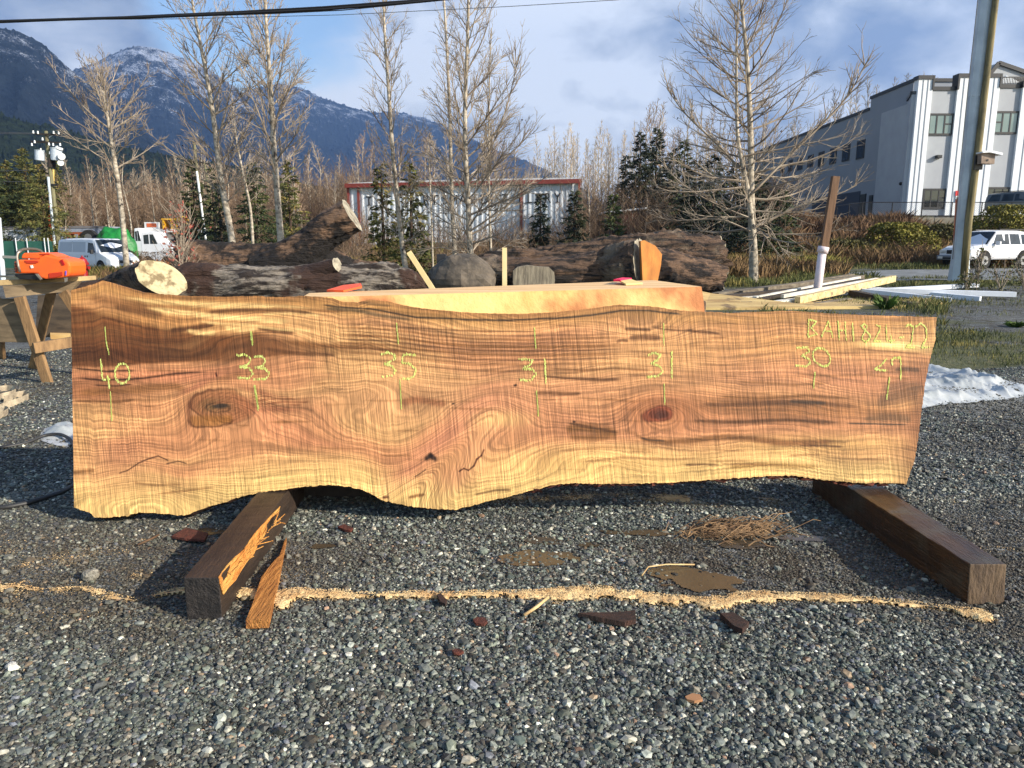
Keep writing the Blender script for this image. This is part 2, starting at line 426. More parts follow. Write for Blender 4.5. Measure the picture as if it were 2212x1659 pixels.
def slab_grid(nx, ny):
    s = np.linspace(0, 1, nx)[None, :]; t = np.linspace(0, 1, ny)[:, None]
    ut = 153+s*(2023-153); ub = 160+s*(1958-160)
    vt = interp(TOP, ut)+.8*fbm(ut/5, 0*ut, 0, 2, 3); vb = interp(BOT, ub)+2.0*fbm(ub/6, 0*ub, 0, 3, 4)
    v = vt+(vb-vt)*t; uu = ut+(ub-ut)*t
    r = np.array(RGT, float); ur = np.interp(v[:, -1], r[:, 1], r[:, 0])+1.1*fbm(v[:, -1]/4, 0*v[:, -1], 0, 3, 6)
    corr = (ur-uu[:, -1])[:, None]
    uu = uu+corr*np.clip((s-.8)/.2, 0, 1)**2
    return uu, v, t*np.ones_like(uu)
def wood_field(u, v, t):
    def sp(c): return np.array([((x/12.92) if x <= .04045 else ((x+.055)/1.055)**2.4) for x in c])
    def bl(u0, v0, su, sv, ang=0.0, p=2):
        a = math.radians(ang); du, dv = u-u0, v-v0
        x = du*math.cos(a)+dv*math.sin(a); y = -du*math.sin(a)+dv*math.cos(a)
        return np.exp(-(np.abs(x/su)**p+np.abs(y/sv)**p))
    # grain height: follows the two wavy edges, closes round the knots
    phi = t*118
    phi = phi+13*fbm(u/380, t*2.2, 0, 3, 21)+2.6*fbm(u/210, v/60, 0, 2, 22)+.35*fbm(u/40, v/14, 0, 2, 27)
    phi = phi+30*bl(478, 880, 92, 50)+22*bl(1428, 892, 62, 34)+30*bl(290, 1085, 165, 66)
    phi = phi+20*bl(1075, 888, 95, 48)+34*bl(925, 1030, 170, 42, -46)-14*bl(800, 940, 150, 60)+9*bl(800, 840, 110, 30)
    phi = phi-12*bl(1380, 715, 90, 36)+8*bl(560, 730, 120, 30)+10*bl(1240, 985, 120, 40)
    base = sp((.735, .485, .305))*np.ones(u.shape+(1,))
    def mixc(col, m):
        nonlocal base
        m = np.clip(m, 0, 1)[..., None]; base = base*(1-m)+sp(col)*m
    n1 = fbm(u/130, phi*.10, 0, 4, 31); n2 = fbm(u/60, phi*.30, 0, 4, 32); n3 = fbm(u/420, phi*.05, 0, 3, 33)
    mixc((.80, .585, .355), sstep(n3, .0, .5)*.8)
    mixc((.70, .44, .285), sstep(-n3, .0, .5)*.8)
    # pale sapwood along the lower edge, golden rim along the upper
    dv_b = (1-t)*(interp(BOT, u)-interp(TOP, u)); dv_t = t*(interp(BOT, u)-interp(TOP, u))
    mixc((.84, .655, .385), sstep(-dv_b, -95-20*n1, -12)*.95)
    mixc((.66, .45, .215), sstep(-dv_t, -48, -10)*.75)
    mixc((.61, .40, .22), sstep(-dv_t, -16, -2)*.7)
    # broad areas read off the timber
    L_ = sstep(-u, -860, -420)
    mixc((.62, .405, .195), L_*bl(330, 690, 330, 46)*.8)
    top_b = interp([(150, 655), (250, 680), (330, 700), (470, 722), (560, 716), (640, 730), (760, 742), (900, 752)], u)
    bot_b = interp([(150, 794), (260, 792), (340, 786), (480, 780), (560, 774), (640, 768), (760, 765), (900, 768)], u)
    band = sstep(v-top_b+6*n2, -5, 12)*(1-sstep(v-bot_b+4*n2, -5, 4))
    mixc((.43, .245, .105), band*np.clip(1.1-(u-520)/330*.8, 0, 1)*(.92+.3*n2))
    mixc((.30, .155, .065), band*bl(230, 765, 200, 34)*.85)
    mixc((.55, .32, .19), bl(190, 845, 90, 28)*.8)
    mixc((.70, .405, .27), bl(300, 812, 240, 15)*.55)
    mixc((.71, .42, .30), bl(250, 985, 70, 34)*.55); mixc((.74, .48, .34), bl(960, 860, 380, 60)*.4)
    mixc((.74, .45, .33), bl(945, 960, 150, 24, -42)*.6); mixc((.74, .48, .34), bl(1010, 1000, 90, 26, -50)*.5)
    mixc((.85, .64, .38), bl(1080, 905, 60, 16)*.6)
    mixc((.80, .59, .35), bl(1420, 760, 200, 70)*.5); mixc((.83, .62, .35), bl(1300, 1000, 260, 30)*.7)
    mixc((.60, .375, .195), bl(1750, 885, 330, 30, 1)*.85); mixc((.78, .57, .315), bl(1800, 960, 240, 24)*.8)
    mixc((.74, .51, .27), bl(1750, 740, 240, 40)*.8)
    mixc((.50, .31, .17), sstep(u+(v-860)*.28, 1948, 2010)*.65*sstep(v, 700, 800)); mixc((.47, .27, .15), bl(1985, 850, 26, 130)*.5)
    mixc((.90, .76, .46), bl(1935, 746, 68, 9, 3)*.9)
    # streaks that follow the grain
    rng = np.random.RandomState(5)
    def streak(pts, w, col, amt=.85, tap=.18):
        p = np.array(pts, float); vs = np.interp(u, p[:, 0], p[:, 1]); f = (u-p[0, 0])/(p[-1, 0]-p[0, 0])
        inside = sstep(f, 0, tap)*(1-sstep(f, 1-tap, 1))
        ww = w*(.55+.6*inside+.5*n2)
        q = np.abs((v-vs-1.1*n2*w**.5)/np.maximum(ww, .7)); mixc(col, np.minimum(1, inside*1.5)*min(1, amt*1.12)*np.exp(-q**(2 if w < 2.5 else 3.2))*((f > 0) & (f < 1)))
    DK = (.36, .21, .10); MD = (.50, .31, .15); BK = (.24, .17, .12); PL = (.87, .68, .42)
    S = [([(250,640),(320,652),(430,658),(560,662),(700,672)],6,PL,.7),([(300,664),(400,676),(520,688),(640,694)],5,PL,.8),([(560,677),(640,676),(700,682)],3,PL,.6),
     ([(430,676),(500,671),(560,670),(620,672),(690,678)],4.5,DK,.8),([(240,662),(300,672),(360,680)],6,DK,.65),([(185,640),(250,655),(330,668)],8,MD,.6),
     ([(570,665),(640,668),(720,673),(760,672)],3,MD,.7),([(360,716),(420,708),(470,700)],6,DK,.9),([(400,714),(440,720),(470,716)],4,PL,.7),([(550,706),(590,714),(640,720)],5,DK,.8),
     ([(480,706),(520,712),(560,710)],4,PL,.6),([(420,692),(480,700),(540,702),(600,712),(690,716)],3,PL,.55),
     ([(153,814),(220,822),(300,818),(380,807),(460,803)],2.4,(.22,.11,.06),.95),([(153,795),(230,802),(300,800)],2,(.25,.13,.07),.9),([(200,832),(250,834),(290,830)],1.8,(.25,.13,.07),.9),
     ([(153,848),(230,846),(330,838),(380,836),(420,846)],8,MD,.7),([(153,866),(260,868),(300,862)],3,DK,.7),([(460,820),(520,810),(600,812)],6,MD,.4),
     ([(153,1022),(180,1018),(208,1015)],4,MD,.7),([(153,735),(300,738),(430,738)],9,(.40,.225,.10),.6),([(300,752),(420,764),(500,752),(560,742)],6,DK,.6),
     ([(600,738),(700,748),(800,752),(900,762)],5,MD,.8),([(560,752),(650,764),(737,768)],4,DK,.7)]
    for k, (y0, w, a) in enumerate([(700,2.2,.55),(708,2.6,.7),(716,2,.6),(724,3.2,.85),(733,2.4,.8),(742,3.4,.75),(752,2.4,.7),(762,3,.5),(776,2.4,.5)]):
        S.append(([(690,y0-2),(760,y0),(850,y0+5),(930,y0+16),(1020,y0+24),(1130,y0+26),(1240,y0+24),(1380,y0+20)],w,MD if k%2 else DK,a))
    S += [([(690,658),(737,664),(800,668),(850,676),(900,686),(1000,690),(1100,692),(1200,688),(1280,680),(1340,671),(1400,672),(1480,680)],2.2,BK,.95,.03),
     ([(690,666),(760,670),(830,682),(900,692)],4,(.33,.26,.18),.7),([(740,648),(800,656),(850,662)],3,BK,.5),
     ([(850,705),(950,712),(1060,716),(1180,716)],1.6,DK,.7),([(1160,812),(1220,817),(1300,820),(1350,818)],3,DK,.8),([(1150,848),(1200,850),(1262,851)],4,DK,.75),
     ([(1170,795),(1250,800),(1330,796),(1420,800)],2.2,MD,.7),([(1354,730),(1390,727),(1432,729)],5,DK,.8),([(1345,710),(1380,711),(1410,713)],3,DK,.75),
     ([(1330,738),(1345,735),(1358,736)],3,DK,.7),([(1400,706),(1440,712),(1500,716),(1560,720)],1.8,DK,.8),([(1475,712),(1520,716),(1562,722)],2.2,DK,.75),
     ([(1215,928),(1260,926),(1300,932),(1342,938)],11,MD,.95),([(1222,914),(1270,922),(1340,936)],3,DK,.8),([(1225,944),(1270,946),(1320,944)],6,MD,.8),
     ([(1300,862),(1370,868),(1420,860)],2.5,MD,.6),([(860,872),(900,864),(930,870),(970,874)],9,(.62,.37,.22),.75),
     ([(1340,928),(1375,940),(1390,950),(1440,955),(1500,952),(1560,944),(1620,948),(1700,956),(1840,954)],6,MD,.9),([(1380,944),(1400,951),(1440,953)],2,BK,.9),
     ([(1535,856),(1640,860),(1740,855),(1850,862)],3.5,MD,.9),([(1490,876),(1600,872),(1700,870),(1780,872),(1880,882)],6,DK,.75),([(1700,866),(1760,870),(1790,872)],4,BK,.7),
     ([(1475,908),(1560,912),(1700,907),(1760,911),(1830,915)],4,DK,.85),([(1820,914),(1880,915),(1970,918)],1.6,BK,.9),([(1860,906),(1920,902),(1975,906)],7,(.34,.24,.15),.6),
     ([(1890,868),(1950,852),(1990,850)],12,BK,.45),([(1930,800),(1960,798),(1990,800)],5,BK,.6),([(1900,840),(1950,832),(2000,838)],9,(.33,.23,.15),.5),
     ([(1718,963),(1760,962),(1826,965)],2.4,DK,.85),([(1560,1010),(1640,1004),(1700,1006),(1780,1010)],5,(.60,.42,.18),.7),([(1700,984),(1740,982),(1780,983)],1.8,MD,.6),
     ([(1582,824),(1640,826),(1720,832),(1800,826)],2.6,MD,.7),([(1700,806),(1780,812),(1880,810),(1990,822)],2.4,MD,.6),([(1840,752),(1900,758),(2000,764)],1.8,MD,.7),
     ([(1475,1004),(1520,1003),(1556,1004)],2.2,DK,.8),([(1240,1000),(1340,988),(1440,992),(1520,990)],2.6,MD,.5),([(1200,975),(1300,966),(1420,972)],2.4,MD,.5),
     ([(1020,1070),(1070,1060),(1110,1058)],2.4,DK,.7),([(880,1076),(900,1070),(920,1068)],3,MD,.8),([(330,1068),(400,1060),(470,1052)],2.2,MD,.6),([(280,1040),(330,1048),(400,1046)],2,MD,.5)]
    for s_ in S: streak(*s_)
    for k in range(150):         # short natural streaks
        u0 = rng.uniform(1150, 1990) if k < 110 else rng.uniform(160, 1150); ln = rng.uniform(30, 150); v0 = rng.uniform(690, 1020)
        sl = rng.uniform(-.02, .05)
        streak([(u0, v0), (u0+ln/2, v0+ln*sl/2+rng.uniform(-1, 1)), (u0+ln, v0+ln*sl)], rng.uniform(.9, 2.4), MD, rng.uniform(.25, .6), .4)
    # knots
    wu = u+9*fbm(u/30, v/26, 0, 3, 91); wv = v+7*fbm(u/28, v/22, 0, 3, 92); e1 = np.hypot((wu-478-.25*(wv-877))/(66), (wv-877)/(37+.10*(wu-478)*(wu < 478))); mixc((.36, .19, .10), (1-sstep(np.abs(e1-1.02), .02, .10))*.7*(.6+.6*sstep(-(u-478), -40, 40))); mixc((.56, .31, .16), (1-sstep(e1, .90, 1.06))*.62)
    ph2 = np.hypot((wu-505)/1.7, wv-885); mixc((.40, .20, .10), (1-sstep(e1, .8, 1.0))*(.5+.5*np.sin(ph2*1.1+3*n2))*.45)
    e2 = np.hypot((wu-455)/(50), (wv-900)/(26)); mixc((.56, .34, .10), (1-sstep(e2, .85, 1.1))*sstep(v, 892, 903)*.75); mixc((.33, .17, .05), (1-sstep(np.abs(e2-1.0), .03, .12))*sstep(v, 900, 912)*.7)
    tl = (1-sstep(np.abs(v-(866+.02*(u-560))-2*np.sin(u*.13)), 13-(u-560)*.09, 16-(u-560)*.09))*sstep(u, 530, 556)*(1-sstep(u, 660, 672)); mixc((.52, .29, .155), tl*.8*(.6+.5*np.sin(v*.9+u*.05+4*n2)))
    mixc((.42, .31, .17), bl(462, 876, 36, 18)*(.7+n2)); mixc((.22, .16, .12), np.clip(bl(474, 876, 18, 7)*(1+2.5*n2), 0, 1)); mixc((.25, .17, .1), (1-sstep(np.abs(np.hypot((wu-470)/26, (wv-880)/11)-1), .04, .2))*.5); mixc((.36, .17, .10), (bl(410, 885, 10, 26)-bl(415, 884, 6, 20)*.7)*.9)
    mixc((.55, .31, .19), bl(600, 884, 60, 7)*.8); mixc((.56, .32, .2), bl(560, 846, 44, 6, 14)*.8)
    mixc((.55, .33, .2), bl(420, 838, 40, 6, -22)*.8); mixc((.68, .40, .28), bl(430, 830, 46, 8, -30)*.5)
    mixc((.60, .35, .19), bl(1428, 885, 78, 36)*.8); e3 = np.hypot((wu-1421)/(34), (wv-895)/(20)); mixc((.38, .155, .07), (1-sstep(e3, .85, 1.1))*.95); mixc((.62, .30, .15), (1-sstep(np.abs(e3-.75), .03, .2))*.5); mixc((.30, .12, .06), bl(1425, 896, 18, 9)*.6)
    mixc((.66, .42, .25), bl(1440, 925, 50, 7)*.6)
    # checks, pits and bark pockets
    def crack(pts, w, col=(.13, .06, .04)):
        p = np.array(pts, float)
        for (a, b), (c, d) in zip(p[:-1], p[1:]):
            L2 = (c-a)**2+(d-b)**2; f = np.clip(((u-a)*(c-a)+(v-b)*(d-b))/L2, 0, 1)
            D = np.hypot(u-a-f*(c-a), v-b-f*(d-b)); mixc(col, np.clip(1.3-D/w+.5*n2, 0, 1)*.95)
    crack([(1045,972),(1040,984),(1030,992),(1024,1006),(1012,1016),(1002,1012),(992,1018)], 1.9, (.28, .10, .05)); crack([(922,990),(930,984),(940,992)], 5.5, (.14, .07, .05))
    crack([(896,1030),(906,1024),(920,1014)], 1.2); crack([(258,1022),(276,1016),(300,1000),(318,992),(342,985),(362,994)], 1.6, (.2, .07, .05)); crack([(360,1002),(385,996),(402,1001)], 1.3)
    crack([(1112,833),(1114,832)], 3.0); crack([(1123,820),(1124,820)], 2.2); crack([(1239,911),(1241,911)], 3.0); crack([(978,872),(980,872)], 2.6); crack([(466,806),(468,812)], 2.6, (.3, .1, .06))
    crack([(830,1075),(838,1074)], 4.0, (.33, .13, .06)); crack([(700,838),(740,840)], 1.0)
    fig = 1+.22*n1+.30*n2
    base = base*np.clip(fig, .5, 1.5)[..., None]*np.array([.93, 1.03, 1.13])
    base = np.clip(base, 0, 1)**1.08*1.30; lum = base.mean(-1, keepdims=True); base = lum+(base-lum)*.90; base = np.clip(base*np.array([.98, .985, .91]), 0, 1)
    return phi, np.clip(base, 0.003, 1)
def slab_mat():
    m = bpy.data.materials.new('sawn_slab_wood'); m.use_nodes = True; nt = m.node_tree; N = nt.nodes; L = nt.links
    bs = N['Principled BSDF']; bs.inputs['Roughness'].default_value = .62; bs.inputs['Specular IOR Level'].default_value = .3
    def at(n): a = N.new('ShaderNodeAttribute'); a.attribute_name = n; return a
    ph = at('grain').outputs['Fac']; cu = at('across').outputs['Fac']; cv = at('down').outputs['Fac']; col = at('wood').outputs['Color']
    def mth(op, a, b):
        n = N.new('ShaderNodeMath'); n.operation = op
        for i, s in enumerate((a, b)):
            if isinstance(s, (int, float)): n.inputs[i].default_value = s
            else: L.new(s, n.inputs[i])
        return n.outputs[0]
    def nz(x, y, det=3, rough=.6):
        c = N.new('ShaderNodeCombineXYZ'); L.new(x, c.inputs[0]); L.new(y, c.inputs[1])
        n = N.new('ShaderNodeTexNoise'); n.inputs['Scale'].default_value = 1; n.inputs['Detail'].default_value = det; n.inputs['Roughness'].default_value = rough
        L.new(c.outputs[0], n.inputs['Vector']); return n.outputs['Fac']
    def mr(x, a, b, c, d):
        r = N.new('ShaderNodeMapRange'); r.inputs['From Min'].default_value = a; r.inputs['From Max'].default_value = b
        r.inputs['To Min'].default_value = c; r.inputs['To Max'].default_value = d; L.new(x, r.inputs['Value']); return r.outputs[0]
    ring = nz(mth('MULTIPLY', ph, .62), mth('MULTIPLY', cu, .004), 3, .62)
    fine = nz(mth('MULTIPLY', ph, 2.3), mth('MULTIPLY', cu, .02), 2, .5)
    # saw marks: near upright, leaning a little in the middle of the slab
    lean = mth('ADD', cu, mth('MULTIPLY', cv, -.10)); lean2 = mth('ADD', cu, mth('MULTIPLY', cv, .04))
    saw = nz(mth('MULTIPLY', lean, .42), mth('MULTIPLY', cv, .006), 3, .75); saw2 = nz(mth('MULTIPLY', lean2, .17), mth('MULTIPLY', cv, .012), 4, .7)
    patch = nz(mth('MULTIPLY', cu, .008), mth('MULTIPLY', cv, .009), 3, .6)
    f = mth('MULTIPLY', mr(ring, .36, .62, .66, 1.16), mr(fine, .3, .7, .88, 1.11))
    sn = mth('SINE', mth('MULTIPLY', ph, 3.3), 0.0); sn2 = mth('MULTIPLY', sn, mr(nz(mth('MULTIPLY', ph, .12), mth('MULTIPLY', cu, .006), 2), .4, .65, 0.0, .17)); f = mth('MULTIPLY', f, mth('ADD', sn2, 1.0))
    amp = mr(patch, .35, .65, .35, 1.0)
    s1 = mth('MULTIPLY', mr(saw, .42, .57, -.46, .20), amp); s2 = mr(saw2, .3, .7, -.14, .12)  # groove shade from raking sun multiplied into the wood colour
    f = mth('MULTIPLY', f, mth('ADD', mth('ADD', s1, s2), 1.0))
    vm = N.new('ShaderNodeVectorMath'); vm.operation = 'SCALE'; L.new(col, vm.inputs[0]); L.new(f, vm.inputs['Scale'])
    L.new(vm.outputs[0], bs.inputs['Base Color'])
    bp = N.new('ShaderNodeBump'); bp.inputs['Strength'].default_value = .5; bp.inputs['Distance'].default_value = .003
    L.new(mth('ADD', saw, mth('MULTIPLY', saw2, .6)), bp.inputs['Height']); L.new(bp.outputs[0], bs.inputs['Normal'])
    return m
def make_slab():
    nx, ny = 1250, 330
    U_, V_, T_ = slab_grid(nx, ny)
    phi, col = wood_field(U_, V_, T_)
    x = (U_-CU)/FPX; y = -(V_-CV)/FPX; cp, sp_ = math.cos(PITCH), math.sin(PITCH)
    relief = (.0011*fbm(U_*.42-V_*.042, V_*.01, 0, 2, 41)).ravel()
    W = np.stack([x*ZC, (cp+y*sp_)*ZC, CAMH+(-sp_+y*cp)*ZC], -1).reshape(-1, 3)
    nrm = np.array([0, -cp, sp_]); W = W+nrm*relief[:, None]
    i = np.arange(nx*ny).reshape(ny, nx)
    F = [np.stack([i[:-1, :-1].ravel(), i[1:, :-1].ravel(), i[1:, 1:].ravel(), i[:-1, 1:].ravel()], 1)]
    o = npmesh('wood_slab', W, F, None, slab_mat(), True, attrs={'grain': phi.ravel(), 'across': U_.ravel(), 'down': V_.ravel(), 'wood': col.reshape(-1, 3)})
    tag(o, 'huge live-edge sawn wood slab with chalk numbers, propped upright on two dark beams', 'wood slab')
    # edges and back, 9 cm thick
    th = .09
    idx = np.concatenate([i[0, ::3], i[::4, -1], i[-1, ::-3], i[::-4, 0]]); E = W[idx]; n = len(E)
    bulge = []
    for k, q in enumerate(idx):
        low = T_.ravel()[q] > .99; bulge.append(.012 if low else 0)
    bulge = np.array(bulge)
    rings = [E-nrm*.001]; cz = W.mean(0)
    for f, g in ((.3, .6), (.65, 1.0), (1.0, .2)):
        R = E-nrm*(th*f); out = np.array([0, -sp_, -cp]); R = R+out*(bulge*g*(1+.8*fbm(E[:, 0]*9, E[:, 2]*9, f*3, 3, 8)))[:, None]; rings.append(R)
    V = np.concatenate(rings); F = []
    for r in range(3):
        a = r*n+np.arange(n); b = r*n+(np.arange(n)+1) % n; F.append(np.stack([a, b, b+n, a+n], 1))
    npmesh('live_edge', V, F, o, MT('bark_edge', lin((.36, .20, .13)), lin((.17, .11, .08)), scale=9, rough=.9, bump=.8, bscale=40), True)
    m2 = len(U_[0, ::6]); up = i[0, ::6]; dn = i[-1, ::6]
    V = np.concatenate([W[up], W[dn]])-nrm*(th-.002); a = np.arange(m2-1)
    npmesh('back_face', V, np.stack([a, a+1, m2+a+1, m2+a], 1), o, MT('rough_back', lin((.62, .45, .29)), lin((.5, .34, .2)), scale=4, stretch=(.3, 1, 3), rough=.8))
    # ragged bark hanging under the right half
    rg = random.Random(3); mb = MB()
    for k in range(420):
        u = rg.uniform(1130, 1925); v = float(interp(BOT, [u])[0])-1+rg.uniform(-1, 1.2)
        p = SP(u, v, rg.uniform(-.05, .004)); s = rg.uniform(.006, .02)
        q = [p+Vector((rg.uniform(-s, s)*1.8, rg.uniform(-s, s)*.6, rg.uniform(-s*1.1, s*.2))) for _ in range(4)]
        mb.add(q, [(0, 1, 2), (0, 2, 3), (0, 3, 1), (1, 3, 2)])
    mb.build('bark', MT('hanging_bark', lin((.40, .19, .12)), lin((.2, .12, .09)), scale=30, rough=.95), o)
    # chalk
    cm = MT('yellow_chalk', lin((.80, .84, .42)), lin((.88, .92, .55)), scale=60, rough=.95)
    def chalk(name, strokes, w=3.2, h=5.0, dens=.5, seed=1, label=None):
        r = random.Random(seed); mb = MB()
        for st in strokes:
            for (a, b), (c, d) in zip(st[:-1], st[1:]):
                ln = math.hypot(c-a, d-b); n_ = max(2, int(ln*dens*2.3))
                for k in range(n_):
                    if r.random() < .22: continue
                    f = (k+r.random())/n_; x0 = a+(c-a)*f+r.uniform(-w*.5, w*.5); y0 = b+(d-b)*f+r.uniform(-1.2, 1.2)
                    hh = h*r.uniform(.5, 1.15); ww = r.uniform(.4, 1.5)
                    if abs(d-b) > 2.2*abs(c-a): hh *= 1.15
                    q = [SP(x0-ww/2, y0-hh/2, .0022), SP(x0-ww/2+.05*hh, y0+hh/2, .0022), SP(x0+ww/2+.05*hh, y0+hh/2, .0022), SP(x0+ww/2, y0-hh/2, .0022)]
                    mb.add(q, [(0, 1, 2, 3)])
        c_ = mb.build(name, cm, o)
        if label: c_['label'] = label
    def ell(cx, cy, rx, ry, n=18, tilt=0.0):
        return [(cx+rx*math.cos(2*PI*k/n)+tilt*ry*-math.sin(2*PI*k/n), cy+ry*math.sin(2*PI*k/n)) for k in range(n+1)]
    def sc_(off, s, L0): return [[(off[0]+x*s, off[1]+y*s) for x, y in st] for st in L0]
    A = (0, 576.0); sa = .3472; B = (737.3, 631.0); sb = .3333; C = (1689.7, 669.3); s3 = .27646
    chalk('chalk_number', sc_(A, sa, [[(630,575),(634,650),(640,705),(662,706),(692,700)],[(670,676),(676,712),(682,752)],ell(762,665,46,62)]), seed=1, label='chalk number 40')
    chalk('chalk_number', sc_(A, sa, [[(1475,552),(1530,548),(1562,572),(1545,608),(1492,625),(1550,630),(1578,660),(1548,696),(1480,690)],[(1575,562),(1630,558),(1655,582),(1640,612),(1592,628),(1650,634),(1678,665),(1650,700),(1582,700)]]), seed=2, label='chalk number 33')
    chalk('chalk_number', sc_(B, sb, [[(258,402),(300,390),(345,405),(350,430),(318,452),(278,466),(330,478),(352,510),(330,542),(268,548)],[(478,408),(420,402),(402,410),(390,455),(440,462),(486,500),(472,545),(440,562),(398,562)]]), seed=3, label='chalk number 35')
    chalk('chalk_number', sc_(B, sb, [[(1150,436),(1200,434),(1238,442),(1225,470),(1176,496),(1240,500),(1262,530),(1230,572),(1155,568)],[(1320,430),(1325,590)]]), seed=4, label='chalk number 31 left of centre')
    chalk('chalk_number', sc_(B, sb, [[(1985,406),(2030,394),(2068,405),(2050,440),(2008,462),(2060,480),(2086,515),(2052,545),(1980,550)],[(2142,385),(2140,555)]]), seed=5, label='chalk number 31 above the right knot')
    chalk('chalk_number', sc_(C, s3, [[(110,295),(200,295),(210,330),(150,360),(205,380),(220,415),(190,440),(105,435)],ell(307,370,66,72,18,-.25)]), w=2.2, seed=6, label='chalk number 30')
    chalk('chalk_number', sc_(C, s3, [[(815,385),(770,430),(725,465),(820,475)],[(862,425),(850,398),(872,380),(922,368),(926,450),(925,540)]]), w=2.2, seed=7, label='chalk number 29')
    chalk('chalk_code', sc_(C, s3, [[(205,75),(203,140),(200,210)],[(205,75),(268,92),(225,140),(270,188),(200,210)],[(305,212),(360,88),(395,214)],[(330,165),(388,165)],[(435,88),(445,232)],[(490,100),(500,242)],[(440,160),(495,164)],[(548,98),(556,246)],
        [(650,110),(610,125),(660,170),(690,212),(650,255),(620,222),(640,180),(662,130),(650,110)],[(735,118),(762,125),(758,170),(715,245),(770,246)],[(810,115),(818,244),(880,240)],[(848,200),(852,262)],[(915,214),(948,214)],
        [(960,132),(985,115),(1025,130),(1008,260),(962,292),(1040,296)],[(1040,132),(1085,105),(1122,140),(1130,215),(1088,292),(1150,290)]]), w=2.0, h=4.0, dens=.6, seed=8, label='chalk code BAH1824-22 near the top right corner')
    for k, L0 in enumerate([sc_(A, sa, [[(655,380),(662,470),(678,540)]]), sc_(A, sa, [[(688,785),(697,955)]]), sc_(A, sa, [[(1560,410),(1563,450),(1573,485)],[(1568,415),(1573,480)]]), sc_(A, sa, [[(1582,745),(1606,885)],[(1588,745),(1610,882)]]),
        sc_(B, sb, [[(358,205),(370,330)]]), sc_(B, sb, [[(380,570),(390,755)]]), sc_(B, sb, [[(1252,235),(1260,365)]]), sc_(B, sb, [[(1265,645),(1277,800)]]), sc_(B, sb, [[(2088,205),(2090,340)]]), sc_(B, sb, [[(2092,600),(2096,720)]]),
        sc_(C, s3, [[(253,495),(244,605)]]), sc_(C, s3, [[(838,530),(826,610),(815,690)]])]):
        chalk('chalk_tick', L0, w=1.3, h=6, dens=.8, seed=20+k)
    return o
slab = make_slab()

# ------------------------------------------------------------------ beams under the slab
def beam_prism(name, near, far, mat, parent, ext=.55, seg=40, end=None):
    """near/far: 4 corners TL TR BR BL of the two ends"""
    near = [Vector(p) for p in near]; far = [Vector(p) for p in far]
    far = [n+(f-n)*(1+ext) for n, f in zip(near, far)]
    V = []; rg = random.Random(8)
    for k in range(seg+1):
        for i in range(4):
            p = near[i].lerp(far[i], k/seg)
            V.append(p+Vector((rg.uniform(-1, 1), 0, rg.uniform(-1, 1)))*.0015)
    mb = MB(); mb.v = [tuple(p) for p in V]
    for k in range(seg):
        for i in range(4):
            j = (i+1) % 4; mb.f.append((4*k+i, 4*k+j, 4*k+4+j, 4*k+4+i)); mb.m.append(0)
    mb.f += [(3, 2, 1, 0), tuple(4*seg+i for i in range(4))]; mb.m += [1 if end else 0, 0]
    return mb.build(name, [mat]+([end] if end else []), parent, bevel=.004)
bm_l = MT('wet_dark_timber', lin((.14, .11, .09)), lin((.235, .185, .145)), scale=3, stretch=(6, 1, 6), rough=.55, bump=.5, bscale=14, c3=lin((.16, .12, .10)), c3lo=.5)
bm_r = MT('wet_brown_timber', lin((.17, .12, .085)), lin((.29, .20, .125)), scale=3, stretch=(9, 1, 9), rough=.34, bump=.45, bscale=12, c3=lin((.30, .27, .22)), c3scale=5, c3lo=.5)
endm = MT('dark_end_grain', lin((.08, .07, .07)), lin((.17, .15, .14)), scale=22, rough=.8, bump=.7, bscale=60)
endr = MT('brown_end_grain', lin((.27, .21, .16)), lin((.42, .34, .25)), scale=22, stretch=(1, 1, .3), rough=.75, bump=.6, bscale=50)
def beam(name, label, tl, tr, br, bl, ftl, ftr, mat, end, ext, z0=0.0, H=.15):
    a = onG(*bl); zb = a.z; Yn = a.y
    near = [PY(*tl, Yn), PY(*tr, Yn), PY(*br, Yn), a]
    H = near[0].z-near[3].z
    for i, j in ((0, 1), (3, 2)): near[j].z = near[i].z
    f0 = PZ(*ftl, near[0].z); f1 = PZ(*ftr, near[0].z)
    far = [f0, f1, Vector((f1.x, f1.y, f1.z-H)), Vector((f0.x, f0.y, f0.z-H))]
    d = Vector((0, 0, H+.01))
    r = root(name, (near[0]+near[2])/2-Vector((0, 0, H/2)), label, 'beam')
    o = beam_prism('timber', near, far, mat, r, ext, end=end)
    return r, near, far
BL, nL, fL = beam('support_beam', 'dark squared timber beam with a bright split corner, under the left end of the slab', (396,1249), (473,1247.6), (481,1337), (403,1338.5), (556,1063.5), (621,1061), bm_l, endm, .5)
BR, nR, fR = beam('support_beam', 'wet brown squared timber beam under the right end of the slab, angled to the right', (2096,1219), (2176,1212), (2170.6,1302.6), (2089,1306), (1824,1047), (1899,1047), bm_r, endr, .35)
print('beam heights', nL[0].z-nL[3].z, nR[0].z-nR[3].z, 'lens', (fL[0]-nL[0]).length, (fR[0]-nR[0]).length, nL[0], fL[0], nR[0], fR[0])
